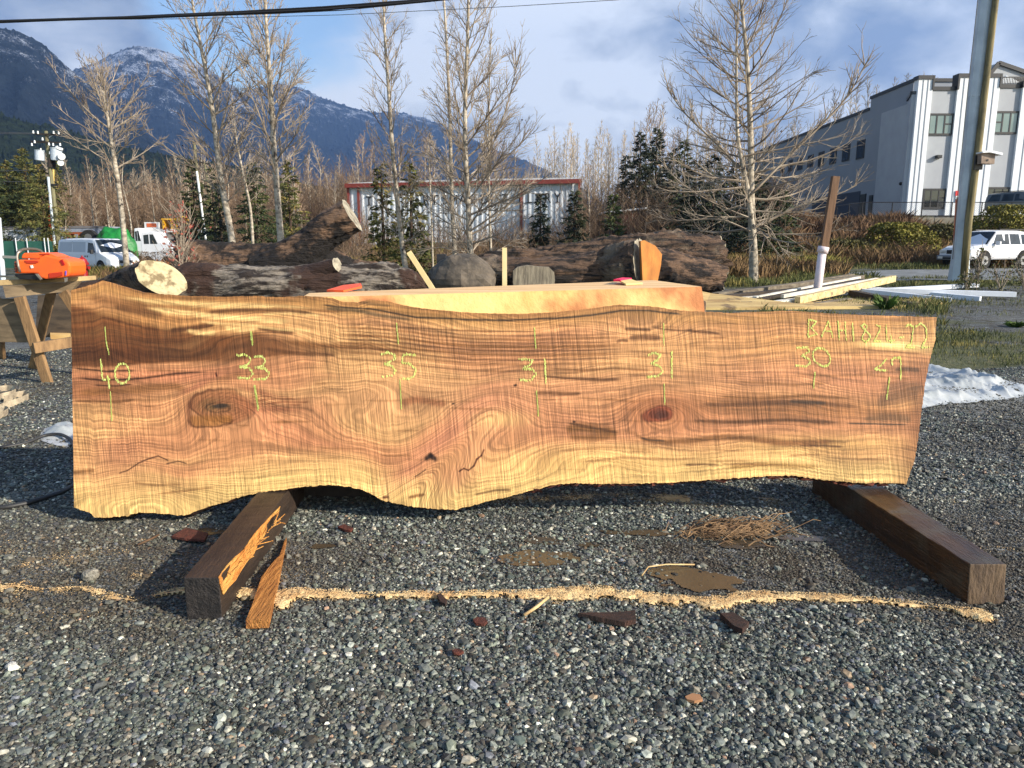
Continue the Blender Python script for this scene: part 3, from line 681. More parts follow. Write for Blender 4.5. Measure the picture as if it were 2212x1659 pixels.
def split_face():
    # torn pale wood along the upper right arris of the left beam
    pts = [(625,1000),(662,940),(700,890),(770,815),(850,750),(905,670),(950,600),(1005,540),(1060,480),(1130,405),(1195,340),(1180,395),(1120,440),(1070,505),(1058,560),(1045,620),(1000,665),(950,785),(900,840),(870,880),(820,960),(780,1030),(720,1090),(665,1165),(640,1085)]
    n = (nL[1]-nL[2]); side = (fL[1]-nL[1]).cross(n).normalized()
    if side.x < 0: side = -side
    top = len(pts); c0 = nL[1]
    V = []
    for x, y in pts:
        u, v = 329.2+x*.2315, 1014.9+y*.2315; d = pdir(u, v); o = Vector((0, 0, CAMH))
        t = (c0+side*.004-o).dot(side)/d.dot(side); p = o+d*t
        if p.z > nL[0].z+.003:
            t = (nL[0].z+.003-CAMH)/d.z; p = o+d*t
        V.append(p)
    mb = MB(); rg = random.Random(2); cen = [(V[i]+V[-i-1])/2 for i in range(len(V))]
    mb.prism(V, -side*.003)
    mb.build('split_wood', MT('fresh_split_wood', lin((.88, .66, .34)), lin((.80, .50, .20)), scale=5, stretch=(9, 1.5, 9), rough=.7, bump=1.0, bscale=9, bdist=.03), BL, bevel=0)
    mb = MB()
    for k in range(26):
        f = rg.uniform(.05, .85); p = V[0].lerp(V[10], f)+Vector((.02, 0, -.02)); q = p+Vector((rg.uniform(-.03, .05), rg.uniform(-.02, .08), rg.uniform(-.01, .03)))
        mb.bar(p, q, .0025, .0025)
    mb.build('splinter', MATS['fresh_split_wood'], BL)
split_face()
def loose_splinter():
    pts = [(530.6,1341),(580,1339),(598,1265),(616,1177),(619,1160),(613,1172),(604,1200),(591,1212),(565,1246),(545,1305)]
    g = [onG(u, v+6) for u, v in pts]; z = max(p.z for p in g[:2])
    V = [PZ(u, v, z+.035) for u, v in pts]
    r = MB().prism(V, Vector((0, 0, -.03)))
    r.build('broken_board', MT('split_board_wood', lin((.76, .52, .25)), lin((.55, .34, .14)), scale=5, stretch=(12, 1.5, 8), rough=.75, bump=1, bscale=9, bdist=.03))
    o = bpy.data.objects['broken_board']; tag(o, 'long pointed splinter of orange split wood on the gravel beside the left beam', 'broken board')
loose_splinter()
# ------------------------------------------------------------------ gravel, sawdust, puddles, litter
ICO_V = None
def ico():
    t = (1+5**.5)/2
    v = np.array([(-1,t,0),(1,t,0),(-1,-t,0),(1,-t,0),(0,-1,t),(0,1,t),(0,-1,-t),(0,1,-t),(t,0,-1),(t,0,1),(-t,0,-1),(-t,0,1)], float); v /= np.linalg.norm(v[0])
    f = np.array([(0,11,5),(0,5,1),(0,1,7),(0,7,10),(0,10,11),(1,5,9),(5,11,4),(11,10,2),(10,7,6),(7,1,8),(3,9,4),(3,4,2),(3,2,6),(3,6,8),(3,8,9),(4,9,5),(2,4,11),(6,2,10),(8,6,7),(9,8,1)])
    return v, f
def octa():
    v = np.array([(1,0,0),(-1,0,0),(0,1,0),(0,-1,0),(0,0,1),(0,0,-1)], float)
    f = np.array([(0,2,4),(2,1,4),(1,3,4),(3,0,4),(2,0,5),(1,2,5),(3,1,5),(0,3,5)])
    return v, f
def stones(pos, size, cols, shape, seed, flat=.62, jit=.28, el=.35):
    r = np.random.RandomState(seed); v, f = shape; n = len(pos); k = len(v)
    base = v[None]*(1+r.uniform(-jit, jit, (n, k, 1)))+r.uniform(-.08, .08, (n, k, 3))
    sc3 = np.stack([1+r.uniform(-el, el, n), 1+r.uniform(-el, el, n), flat*(1+r.uniform(-.3, .3, n))], 1)
    base = base*sc3[:, None, :]*size[:, None, None]
    a = r.uniform(0, 2*PI, n); b = r.uniform(-.5, .5, n)
    ca, sa, cb, sb_ = np.cos(a), np.sin(a), np.cos(b), np.sin(b)
    x, y, z = base[..., 0], base[..., 1], base[..., 2]
    x, z = x*cb[:, None]+z*sb_[:, None], -x*sb_[:, None]+z*cb[:, None]
    x, y = x*ca[:, None]-y*sa[:, None], x*sa[:, None]+y*ca[:, None]
    V = np.stack([x, y, z], -1)+pos[:, None, :]
    F = (f[None]+(np.arange(n)*k)[:, None, None]).reshape(-1, 3)
    C = np.repeat(cols, k, 0)
    return V.reshape(-1, 3), F, C
PAL = np.array([lin((c[0]*1.06,c[1]*1.03,c[2]*.97)) for c in [(.36,.39,.39),(.43,.46,.46),(.30,.34,.33),(.52,.55,.54),(.58,.60,.58),(.40,.43,.40),(.26,.28,.29),(.48,.47,.44),(.74,.75,.72),(.58,.52,.44),(.35,.37,.41),(.60,.50,.43),(.22,.24,.24),(.44,.48,.45),(.76,.76,.73),(.32,.31,.29)]])
PW = np.array([14,12,12,9,6,10,9,6,3,1.6,7,.8,8,9,1.2,6.]); PW /= PW.sum()
def fields(x, y):
    """0..1: how muddy, from broad patches"""
    mud = sstep(fbm(x*.9+3, y*1.5, 0, 5, 51), -.12, .30)
    mud = np.maximum(mud, .9*np.exp(-(((x+2.3)/.9)**2+((y-3.0)/.7)**2)))       # left, beside the beam
    mud = np.maximum(mud, .7*np.exp(-(((x+.45)/.25)**2+((y-1.95)/.2)**2)))
    clean = np.exp(-(((x+.2)/1.6)**2+((y-2.0)/.6)**2))
    return np.clip(mud*(1-.6*clean), 0, 1)
SAW = [(0,1272),(40,1268),(90,1278),(180,1272),(240,1290),(300,1300),(392,1280),(600,1298),(640,1285),(700,1286),(800,1291),(900,1290),(1000,1290),(1100,1286),(1200,1285),(1300,1289),(1380,1290),(1440,1300),(1500,1302),(1540,1308),(1600,1296),(1680,1294),(1760,1293),(1850,1300),(1960,1308),(2050,1320),(2120,1334)]
SAWP = np.array([tuple(onG(u, v))[:2] for u, v in SAW])
def saw_dist(x, y):
    d = np.full(x.shape, 9.0); q = np.zeros(x.shape)
    for k, ((a, b), (c, e)) in enumerate(zip(SAWP[:-1], SAWP[1:])):
        L2 = (c-a)**2+(e-b)**2+1e-9; f = np.clip(((x-a)*(c-a)+(y-b)*(e-b))/L2, 0, 1)
        D = np.hypot(x-a-f*(c-a), y-b-f*(e-b)); m = D < d; d = np.where(m, D, d); q = np.where(m, k+f, q)
    return d, q
SAWW = np.array([.09,.09,.02,.02,.08,.02,.02,.12,.07,.05,.04,.035,.035,.06,.075,.085,.085,.09,.03,.10,.07,.045,.035,.02,.02,.02,.06])
def sawdust_amt(x, y):
    d, q = saw_dist(x, y); w = np.interp(q, np.arange(len(SAWW)), SAWW)*.62
    n = fbm(x*6, y*9, 0, 4, 61); n5 = fbm(x*24, y*30, 0, 4, 64); a = 1-sstep(d/(w*np.maximum(.3, 1+1.1*n+.7*n5)), .35, 1.5)
    # light dusting left part
    a = a*(1-.45*sstep(-x, 1.25, 1.5)); a = np.maximum(a, .45*np.exp(-(((x+2.0)/.8)**2+((y-2.75)/.22)**2))*sstep(n, -.1, .4))
    a = np.maximum(a, .8*np.exp(-(((x-2.45)/.35)**2+((y-3.1)/.06)**2))*sstep(n, -.1, .3))
    a = np.maximum(a, .8*np.exp(-(((x-.65)/1.15)**2+((y-3.66)/.07)**2))*sstep(n, -.2, .3))
    return a
PUD = [((1150,1200),95,20),((1370,1150),85,9),((1500,1262),95,34),((1460,1240),60,20),((1600,1180),60,14),((1740,1165),60,12),((1440,1362),60,12),((1370,1352),40,8),((470,1150),60,7),((1990,1130),40,7),((1280,1178),50,8),((700,1182),50,7),((1180,1172),60,8)]
PUDW = []
for (c, a, b) in PUD:
    p = onG(*c); q = onG(c[0]+a, c[1]); s = onG(c[0], c[1]+b); t = onG(c[0], c[1]-b); PUDW.append((p.x, p.y, abs(q.x-p.x), abs(t.y-s.y)/2))
def pud_amt(x, y):
    n = fbm(x*7, y*11, 0, 5, 71); r = np.zeros(np.shape(x))
    for (px, py, a, b) in PUDW: r = np.maximum(r, 1.15-np.sqrt(((x-px)/a)**2+((y-py)/b)**2)+1.0*n)
    return r
def gravel():
    r = np.random.RandomState(11)
    def scatter(n, y0, y1, pw=1.6, side=False):
        f = r.uniform(0, 1, n); y = (y0**(1/pw)+(y1**(1/pw)-y0**(1/pw))*f)**pw
        half = .70*y*1.06+.12
        x = r.uniform(-1, 1, n)*half
        return x, y
    parts = []
    def emit(x, y, s, shape, seed, flat=.62, sink=.25, bright=1.0):
        z = G(x, y)+s*flat*(1-sink)*.8
        c = PAL[r.choice(len(PAL), len(x), p=PW)]*np.exp(r.normal(-.16, .42, (len(x), 1)))*bright
        mu = fields(x, y)[:, None]; mk = mu*(.8 if bright < 1 else .5); c = c*(1-mk)+np.array(lin((.34, .30, .24)))*mk
        sd = sawdust_amt(x, y)[:, None]; c = c*(1-.7*sd)+np.array(lin((.72, .58, .36)))*.7*sd
        parts.append(stones(np.stack([x, y, z], 1), s, c, shape, seed, flat))
    # coarse
    x, y = scatter(100000, 1.45, 4.1); mu = fields(x, y); sd = sawdust_amt(x, y); pu = pud_amt(x, y)
    hid = (y > 4.1) & (np.abs(x+.03) < 2.05)
    k = (r.uniform(0, 1, len(x)) > .86*mu+.75*sd+.55*(pu > .12)) & ~hid
    x, y = x[k], y[k]; s = .0047*np.exp(r.normal(0, .40, len(x)))+.0010; s = np.minimum(s, .017); emit(x, y, s, ico(), 12)
    # a few larger stones
    x, y = scatter(300, 1.5, 4.2); s = r.uniform(.012, .019, len(x)); emit(x, y, s, ico(), 13, sink=.35)
    # fine grit
    x, y = scatter(120000, 1.45, 4.0); k = (r.uniform(0, 1, len(x)) > .8*(pud_amt(x, y) > .12)) & (y < 9); x, y = x[k], y[k]
    emit(x, y, .0034*np.exp(r.normal(0, .3, len(x)))+.0006, octa(), 14, sink=.1, bright=.85)
    # farther out, both sides of the slab
    x, y = scatter(90000, 3.6, 9.5, 2.6); a = np.abs(x/y); k = (a > .53) | (y < 3.7); x, y = x[k], y[k]
    k = ~((x > 2.6) & (y > 8.0)); x, y = x[k], y[k]
    emit(x, y, (.0062+.0012*y/4)*np.exp(r.normal(0, .33, len(x))), octa(), 15)
    V = []; F = []; C = []; o = 0
    for v, f, c in parts: V.append(v); F.append(f+o); C.append(c); o += len(v)
    V = np.concatenate(V); F = np.concatenate(F); C = np.clip(np.concatenate(C), .004, 1)
    print('gravel verts', len(V), 'faces', len(F))
    m = MT('gravel_stone', (1.0, 1.0, 1.0), (.55, .56, .56), scale=90, rough=.55, attr='tint', detail=3, spec=.4)
    o = npmesh('gravel', V, F, None, m, False, attrs={'tint': C}); tag(o, kind='stuff')
import time; _q=time.time(); gravel(); print("gravel",time.time()-_q)
def sawdust():
    r = np.random.RandomState(31)
    nx, ny = 1500, 170
    X, Y = np.meshgrid(np.linspace(-2.45, 2.45, nx), np.linspace(2.35, 3.75, ny))
    A = sawdust_amt(X, Y)
    Z = G(X, Y)-.004+(.016*sstep(A, .15, 1)+.005*fbm(X*40, Y*40, 0, 3, 62)*A+.006*fbm(X*14, Y*14, 0, 3, 63)*A)
    keep = A > .5
    i = np.arange(nx*ny).reshape(ny, nx); q = keep[:-1, :-1] & keep[1:, 1:] & keep[:-1, 1:] & keep[1:, :-1]
    F = np.stack([i[:-1, :-1][q], i[:-1, 1:][q], i[1:, 1:][q], i[1:, :-1][q]], 1)
    V = np.stack([X.ravel(), Y.ravel(), Z.ravel()], 1); used = np.unique(F); mp = np.zeros(len(V), int); mp[used] = np.arange(len(used))
    V = V[used]; F = mp[F]
    n = 260000; x = r.uniform(-2.45, 2.45, n); y = r.uniform(2.35, 3.78, n); a = sawdust_amt(x, y); k = r.uniform(0, 1, n) < a*.9; x, y, a = x[k], y[k], a[k]
    s = r.uniform(.0012, .0034, len(x)); z = G(x, y)-.004+.018*sstep(a, .15, 1)+.004+.003*r.uniform(0, 1, len(x))
    v, f, c = stones(np.stack([x, y, z], 1), s, np.ones((len(x), 3)), octa(), 5, .5)
    m = MT('sawdust', lin((.88, .78, .58)), lin((.76, .61, .41)), scale=18, rough=.95, bump=.6, bscale=220, bdist=.005)
    npm = npmesh('sawdust', np.concatenate([V, v]), [F, f+len(V)], None, m, False); tag(npm, kind='stuff')
_q=time.time(); sawdust(); print("sawdust",time.time()-_q)
def puddles():
    nx, ny = 900, 260
    X, Y = np.meshgrid(np.linspace(-2.0, 2.2, nx), np.linspace(2.45, 3.75, ny)); A = pud_amt(X, Y)-.8*sawdust_amt(X, Y); keep = A > .34
    i = np.arange(nx*ny).reshape(ny, nx); q = keep[:-1, :-1] & keep[1:, 1:] & keep[:-1, 1:] & keep[1:, :-1]
    F = np.stack([i[:-1, :-1][q], i[:-1, 1:][q], i[1:, 1:][q], i[1:, :-1][q]], 1)
    Z = G(X, Y); Z = Z*0+Z+.0045
    V = np.stack([X.ravel(), Y.ravel(), Z.ravel()], 1); used = np.unique(F); mp = np.zeros(len(V), int); mp[used] = np.arange(len(used))
    o = npmesh('puddle_water', V[used], mp[F], None, MT('muddy_water', lin((.34, .295, .23)), lin((.26, .23, .185)), scale=3, rough=.2, spec=.4, bump=.08, bscale=12), True)
    tag(o, kind='structure')
_q=time.time(); puddles(); print("pud",time.time()-_q)
def irregular_slab(name, label, cat, pix, th, mat, lift=.012, tilt=0.0, sag=0.0):
    g = [onG(u, v) for u, v in pix]; z0 = sum(p.z for p in g)/len(g)+lift
    cx = sum(p.x for p in g)/len(g)
    V = [PZ(u, v, z0+th) for u, v in pix]
    V = [Vector((p.x, p.y, p.z+(p.x-cx)*tilt)) for p in V]
    o = MB().prism(V, Vector((0, 0, -th))).build(name, mat); return tag(o, label, cat)
rb = MT('red_bark', lin((.38, .17, .11)), lin((.24, .13, .10)), scale=12, rough=.85, bump=.8, bscale=50)
db = MT('dark_bark', lin((.27, .17, .13)), lin((.16, .11, .09)), scale=12, stretch=(1, 4, 1), rough=.9, bump=.9, bscale=40)
irregular_slab('bark_piece', 'flat reddish piece of bark on the gravel left of the left beam', 'bark', [(370,1158),(402,1139),(450,1152),(441,1166),(398,1163)], .01, rb)
irregular_slab('bark_piece', 'small reddish bark flake on the gravel right of the left beam', 'bark', [(729,1137),(744,1132),(763,1140),(757,1146),(745,1144)], .01, rb)
irregular_slab('bark_piece', 'round rust-coloured bark chip below the sawdust line', 'bark', [(1022,1338),(1030,1332),(1048,1334),(1053,1341),(1046,1348),(1028,1346)], .009, rb)
irregular_slab('bark_piece', 'small red bark chip lowest on the gravel, below the round chip', 'bark', [(976,1405),(984,1401),(996,1402),(1002,1407),(992,1411),(981,1410)], .008, rb)
irregular_slab('bark_piece', 'long dark strip of bark lying under the middle of the sawdust line', 'bark', [(1248,1322),(1290,1322),(1340,1322),(1372,1318),(1374,1338),(1350,1344),(1300,1334)], .018, db, tilt=.02)
irregular_slab('bark_piece', 'dark ridged block of bark right of the sawdust gap', 'bark', [(1556,1324),(1585,1322),(1618,1343),(1604,1358),(1586,1352)], .02, db)
irregular_slab('bark_piece', 'short dark bark scrap lying across the sawdust line', 'bark', [(944,1284),(952,1281),(966,1296),(962,1304),(952,1300)], .012, db)
irregular_slab('bark_piece', 'tan wood chip alone on the lower right gravel', 'wood chip', [(1480,1504),(1496,1497),(1512,1500),(1518,1510),(1500,1514),(1484,1510)], .008, MT('tan_chip', lin((.66, .48, .33)), lin((.5, .36, .25)), rough=.9))
irregular_slab('wood_shingle', 'pale broken shingle half under the slab, near the right beam', 'wood chip', [(2040-13,1195),(2056-13,1192),(2060-13,1198),(2046-13,1202)], .01, MT('grey_chip', lin((.5, .46, .4)), rough=.9))
def stick(pts, r, label, mat, cat='stick', name='wood_stick'):
    P = [onG(u, v)+Vector((0, 0, h+r)) for u, v, h in pts]
    tag(MB().tube(P, r, 6).build(name, mat, smooth=True), label, cat)
sw = MT('pale_stick', lin((.80, .70, .50)), lin((.62, .50, .33)), scale=20, rough=.8)
bw = MT('brown_stick', lin((.42, .32, .22)), lin((.30, .22, .15)), scale=20, rough=.85)
stick([(1132,1338,.01),(1160,1322,.015),(1184,1304,.02)], .006, 'pale straight stick pointing up to the sawdust line', sw)
stick([(298,1184,.01),(330,1172,.015),(344,1163,.012)], .005, 'short brown stick on the shaded gravel left of the left beam', bw)
stick([(1386,1250,.01),(1400,1236,.02),(1440,1228,.015),(1500,1226,.01)], .003, 'thin curved twig at the edge of the brown puddle', sw, 'twig', 'twig')
def rootclump():
    rg = random.Random(9); polys = []
    for k in range(190):
        u = rg.gauss(1560, 50); v = rg.gauss(1155, 9); a = rg.uniform(-.9, .9); ln = rg.uniform(.04, .2)
        p = onG(u, v); d = Vector((math.cos(a), math.sin(a)*.7, rg.uniform(-.1, .25))); P = []
        for j in range(5):
            f = j/4; P.append(p+d*ln*f+Vector((0, 0, .012+.035*math.sin(f*PI)*rg.random()))+Vector((rg.uniform(-1, 1), rg.uniform(-1, 1), 0))*.01)
        polys.append((np.array([tuple(q) for q in P]), np.linspace(.003, .0012, 5)*rg.uniform(.6, 1.5)))
    V, F = tubes(polys, 4)
    tag(npmesh('bark_fibres', V, F, None, MT('pale_fibre', lin((.62, .50, .36)), lin((.36, .27, .19)), scale=9, rough=.95), True), 'tangled clump of pale shredded bark and roots between the beams', 'bark scraps')
rootclump()
def rock(name, label, u, v, s, col, seed, sq=(1, 1, .75), cat='rock', sink=.3):
    p = onG(u, v); n = 28; k = 18; th = np.linspace(0, PI, k); ph = np.arange(n)*2*PI/n
    T, Ph = np.meshgrid(th, ph, indexing='ij'); x, y, z = np.sin(T)*np.cos(Ph), np.sin(T)*np.sin(Ph), np.cos(T)
    R = 1+.22*fbm(x*1.6+seed, y*1.6, z*1.6, 4, seed)-.12*np.abs(fbm(x*3+seed, y*3, z*3, 3, seed+1))
    V = np.stack([x*R*s*sq[0], y*R*s*sq[1], z*R*s*sq[2]], -1).reshape(-1, 3)+np.array([p.x, p.y, p.z+s*sq[2]*(1-sink)])
    i = np.arange(k*n).reshape(k, n); j = np.roll(i, -1, 1)
    F = np.stack([i[:-1].ravel(), i[1:].ravel(), j[1:].ravel(), j[:-1].ravel()], 1)
    m = MT('rock_%s' % seed, lin(col), lin(tuple(c*.62 for c in col)), scale=3.5/s, rough=.85, bump=.6, bscale=8/s, bdist=.02)
    return tag(npmesh(name, V, F, None, m, False), label, cat)
rock('rock', 'pale rounded rock on the mud left of the left beam', 196, 1252, .033, (.62, .60, .54), 3)
rock('rock', 'grey-green upright stone on the gravel between the beams', 1044, 1196, .022, (.58, .62, .56), 4)
rock('rock', 'small rounded grey stone near the puddle', 1362, 1222, .021, (.50, .49, .46), 5)
rock('rock', 'white pebble at the left edge of the foreground gravel', 25, 1443, .016, (.80, .80, .78), 6)
# ------------------------------------------------------------------ the pale squared log on its trestle behind the slab
def cant():
    zt = 1.04
    FLp, FRp, BRp, BLp = PZ(748, 640, zt), PZ(1515, 619, zt), PZ(1412, 605, zt), PZ(668, 633, zt)
    d = (FRp-FLp); FLp = FLp-d*.10; d2 = BRp-BLp; BLp = BLp-d2*.0
    print('cant', FLp, FRp, BRp, BLp)
    H = .31; n = 90
    r = root('squared_log', (FLp+FRp)/2-Vector((0, 0, H)), 'pale freshly sawn squared log with live-edge bark, lying behind the wood slab', 'log')
    # front face with bulging waney lower edge
    V = []; F = []; rows = 14; T = []
    for i in range(n+1):
        f = i/n; a = FLp.lerp(FRp, f)
        for j in range(rows+1):
            g = j/rows
            out = .10*math.sin(min(1, g*1.25)*PI*.5)*(.75+.3*math.sin(f*9)) if g > .0 else 0
            nn = .012*float(fbm(np.array([f*22]), np.array([g*3]), 0, 3, 81)[0])*min(1, g*4)
            V.append((a.x+.15*out, a.y-out-nn, a.z-g*H))
    for i in range(n):
        for j in range(rows):
            q = i*(rows+1)+j; F.append((q, q+1, q+rows+2, q+rows+1))
    me = bpy.data.meshes.new('sawdusty_side'); me.from_pydata(V, [], F); o = link('waney_side', me, None, [MT('sawdusty_side', lin((.79, .61, .37)), lin((.86, .71, .46)), scale=5, rough=.95, bump=.55, bscale=26, c3=lin((.63, .41, .25)), c3scale=1.6, c3lo=.44, c3hi=.6)], smooth=True); wpar(o, r)
    mb = MB(); mb.prism([FLp, FRp, BRp, BLp], Vector((0, 0, -H+.01)))
    mb.build('sawn_block', MT('fresh_sawn_top', lin((.90, .76, .56)), lin((.83, .66, .45)), scale=2.2, stretch=(.6, 5, 1), rough=.8, bump=.15, bscale=20), r)
    # end face, brown
    e = [FRp+Vector((.003, 0, -.002)), BRp+Vector((.003, 0, -.002)), BRp+Vector((.003, 0, -H)), FRp+Vector((.006, -.0, -H))]
    MB().prism(e, Vector((-.002, 0, 0))).build('end_grain', MT('brown_end', lin((.55, .33, .2)), lin((.7, .46, .28)), scale=6, rough=.85), r)
    rg = random.Random(4); mb = MB()
    for (f0, f1, dep) in ((.46, .55, .045), (.55, .70, .075), (.80, .97, .05)):
        for k in range(130):
            f = rg.uniform(f0, f1); a = FLp.lerp(FRp, f); z = zt-.155-rg.uniform(0, .1)
            p = Vector((a.x, a.y-.085-rg.uniform(0, .035), z)); s = rg.uniform(.008, .024)
            q = [p+Vector((rg.uniform(-s, s)*2, rg.uniform(-s, s), rg.uniform(-s, s))) for _ in range(4)]
            mb.add(q, [(0, 1, 2), (0, 2, 3), (0, 3, 1), (1, 3, 2)])
    mb.build('bark', MT('log_bark', lin((.50, .38, .27)), lin((.30, .22, .16)), scale=20, rough=.95), r)
    mb = MB()
    a = FRp+Vector((-.07, -.012, -.09)); mb.box((a.x, a.y-.02, a.z-.30), (a.x+.10, a.y+.03, a.z)); o = mb.build('bark_flap', MT('grey_bark', lin((.52, .44, .36)), lin((.36, .29, .24)), scale=14, rough=.95, bump=.8, bscale=40), r, bevel=.01)
    # trestles carrying it
    for k, f in enumerate((.12, .85)):
        c = FLp.lerp(BRp, .5) if False else FLp.lerp(FRp, f).lerp(BLp.lerp(BRp, f), .5)
        t = root('log_bunk', (c.x, c.y, Gs(c.x, c.y)), ['stacked dark bunk blocks under the left end of the pale squared log', 'stacked dark bunk blocks under the right end of the pale squared log'][k], 'support')
        mb = MB(); z = Gs(c.x, c.y); hh = (zt-H-z)/5
        for j in range(5):
            if j % 2: mb.box((c.x-.30, c.y-.5, z+j*hh), (c.x-.12, c.y+.55, z+(j+1)*hh-.003)); mb.box((c.x+.1, c.y-.5, z+j*hh), (c.x+.28, c.y+.55, z+(j+1)*hh-.003))
            else: mb.box((c.x-.42, c.y-.42, z+j*hh), (c.x+.42, c.y-.22, z+(j+1)*hh-.003)); mb.box((c.x-.42, c.y+.3, z+j*hh), (c.x+.42, c.y+.5, z+(j+1)*hh-.003))
        mb.build('block', bm_l, t, bevel=.006)
    # things lying on it
    w = root('marking_wedge', PZ(745, 629, zt), 'orange plastic felling wedge lying on the left end of the pale squared log', 'wedge')
    p = [PZ(706, 630.5, zt), PZ(742, 626.5, zt), PZ(780, 622, zt), PZ(782, 629, zt), PZ(742, 631.5, zt)]
    MB().prism([q+Vector((0, 0, .03 if i in (1, 2, 3) else .012)) for i, q in enumerate(p)], Vector((0, 0, -.011))).build('wedge_body', MT('orange_plastic', lin((.95, .33, .10)), lin((.9, .36, .14)), rough=.5), w)
    w = root('marking_wedge', PZ(1350, 613, zt), 'pale wedge with a bright pink end lying on the pale squared log', 'wedge')
    p = [PZ(1338, 615, zt), PZ(1362, 612, zt), PZ(1388, 614.5, zt), PZ(1352, 617, zt)]
    MB().prism([q+Vector((0, 0, .03 if i < 2 else .012)) for i, q in enumerate(p)], Vector((0, 0, -.01))).build('wedge_body', MT('pale_wood_wedge', lin((.86, .74, .5)), lin((.8, .7, .45)), rough=.8), w)
    p = [PZ(1325, 615, zt), PZ(1345, 610, zt), PZ(1364, 611.6, zt), PZ(1340, 615.5, zt)]
    MB().prism([q+Vector((0, 0, .036)) for i, q in enumerate(p)], Vector((0, 0, -.014))).build('pink_end', MT('pink_paint', lin((.98, .10, .33)), lin((.9, .12, .3)), rough=.6), w)
    w = root('cordless_tool', PY(985, 557, 17.5), 'small dark tool lying on top of the right-hand grey log', 'tool')
    a = PY(955, 557.5, 17.6)
    mb = MB(); mb.box((a.x-.12, a.y-.08, a.z-.13), (a.x+.10, a.y+.08, a.z+.09)); mb.cyl(a+Vector((.05, 0, 0)), a+Vector((.42, 0, -.03)), .055, .045); mb.cyl(a+Vector((.40, 0, -.03)), a+Vector((.52, 0, -.03)), .08)
    mb.build('tool_body', MT('black_plastic', lin((.10, .10, .11)), lin((.17, .17, .18)), rough=.5), w, bevel=.01)
cant()
lath = MT('new_lath', lin((.90, .82, .62)), lin((.82, .72, .5)), scale=8, stretch=(1, 1, .2), rough=.8)
def stake(label, a, b, w):
    mb = MB().bar(a, b, w, w*.5, up=(0, 1, 0)); tag(mb.build('wooden_stake', lath), label, 'stake')
def stakes():
    Y = 5.7; a = PY(1090, 640, Y); b = PY(1090, 535, Y); a = Vector((b.x, Y, Gs(b.x, Y))); stake('upright pale wooden stake behind the squared log, in front of the grey log', a, b, .036)
    Y = 5.4; a = PY(945, 640, Y); b = PY(883, 544, Y); d = (a-b); a = b+d*((b.z-Gs(a.x, Y))/(b.z-a.z)); stake('leaning pale wooden stake beside the end of the front log', a, b, .036)
stakes()
# ------------------------------------------------------------------ big old logs
def wlog(name, label, P, R, cap0, cap1, barkm, capm, seed, cat='log', ns=150, nr=60, amp=.09, freq=1.4, sq=(1, 1), par=None, capm1=None, jag=0.0, roll=0.0):
    """P path points, R radii; ends get sawn caps"""
    P = np.array([tuple(p) for p in P], float); R = np.array(R, float); t = np.linspace(0, 1, ns); tt = np.linspace(0, 1, len(P))
    def smooth(a):
        r = np.interp(t, tt, a); k = max(3, ns//14); ker = np.hanning(k+2)[1:-1]; ker /= ker.sum()
        rp = np.concatenate([2*r[0]-r[1:k+1][::-1], r, 2*r[-1]-r[-k-1:-1][::-1]]); return np.convolve(rp, ker, 'same')[k:-k]
    C = np.stack([smooth(P[:, i]) for i in range(3)], 1); r = smooth(R)
    T = np.gradient(C, axis=0); T /= np.linalg.norm(T, axis=1)[:, None]
    up = np.array([0, 0, 1.0]); S = np.cross(T, up); S /= np.linalg.norm(S, axis=1)[:, None]; W = np.cross(S, T); S, W = S*math.cos(roll)+W*math.sin(roll), W*math.cos(roll)-S*math.sin(roll)
    a = np.arange(nr)*2*PI/nr; ca, sa = np.cos(a), np.sin(a); ln = np.concatenate([[0], np.cumsum(np.linalg.norm(np.diff(C, axis=0), axis=1))])
    X = ln[:, None]*np.ones(nr)
    nx, ny = ca[None]*r[:, None], sa[None]*r[:, None]
    d = amp*(fbm(X*.9*freq*.5+seed, nx*freq*1.6, ny*freq*1.6, 4, seed)+.8*fbm(X*2.6*freq, nx*freq*8, ny*freq*8, 4, seed+5, .65))
    gr = np.minimum(0, fbm(X*.8+seed*3, nx*6, ny*6, 3, seed+9)+.12)*amp*1.6
    rr = r[:, None]*(1+0*d)+d+gr
    V = C[:, None, :]+rr[..., None]*(S[:, None, :]*ca[None, :, None]*sq[0]+W[:, None, :]*sa[None, :, None]*sq[1])
    if jag:
        V[0] -= T[0]*jag*(fbm(ca*3, sa*3, seed, 3, 4)[:, None]); V[-1] += T[-1]*jag*(fbm(ca*3, sa*3, seed+3, 3, 4)[:, None])
    V = V.reshape(-1, 3); i = np.arange(ns*nr).reshape(ns, nr); j = np.roll(i, -1, 1)
    F = np.stack([i[:-1].ravel(), j[:-1].ravel(), j[1:].ravel(), i[1:].ravel()], 1)
    o = npmesh(name, V, F, par, barkm, True)
    if label: tag(o, label, cat)
    for e, cap, cm in ((0, cap0, capm), (ns-1, cap1, capm1 or capm)):
        if not cap: continue
        ring = V[i[e]]; c = ring.mean(0); dd = -T[0] if e == 0 else T[-1]
        k = 6; vs = [c+dd*.012]; fs = []
        for q in range(1, k+1):
            f = q/k; z = dd[None]*(.012+.02*fbm(ca*f*4+seed, sa*f*4, 0, 3, 3)[:, None]*(f < 1)); vs += list(c+(ring-c)*f*1.0+z*(1 if q < k else .3))
        for m_ in range(nr): fs.append((0, 1+m_, 1+(m_+1) % nr))
        for q in range(k-1):
            for m_ in range(nr): A0 = 1+q*nr+m_; B0 = 1+q*nr+(m_+1) % nr; fs.append((A0, A0+nr, B0+nr)); fs.append((A0, B0+nr, B0))
        npmesh('cut_end', np.array(vs), np.array(fs), o, cm, False)
    return o
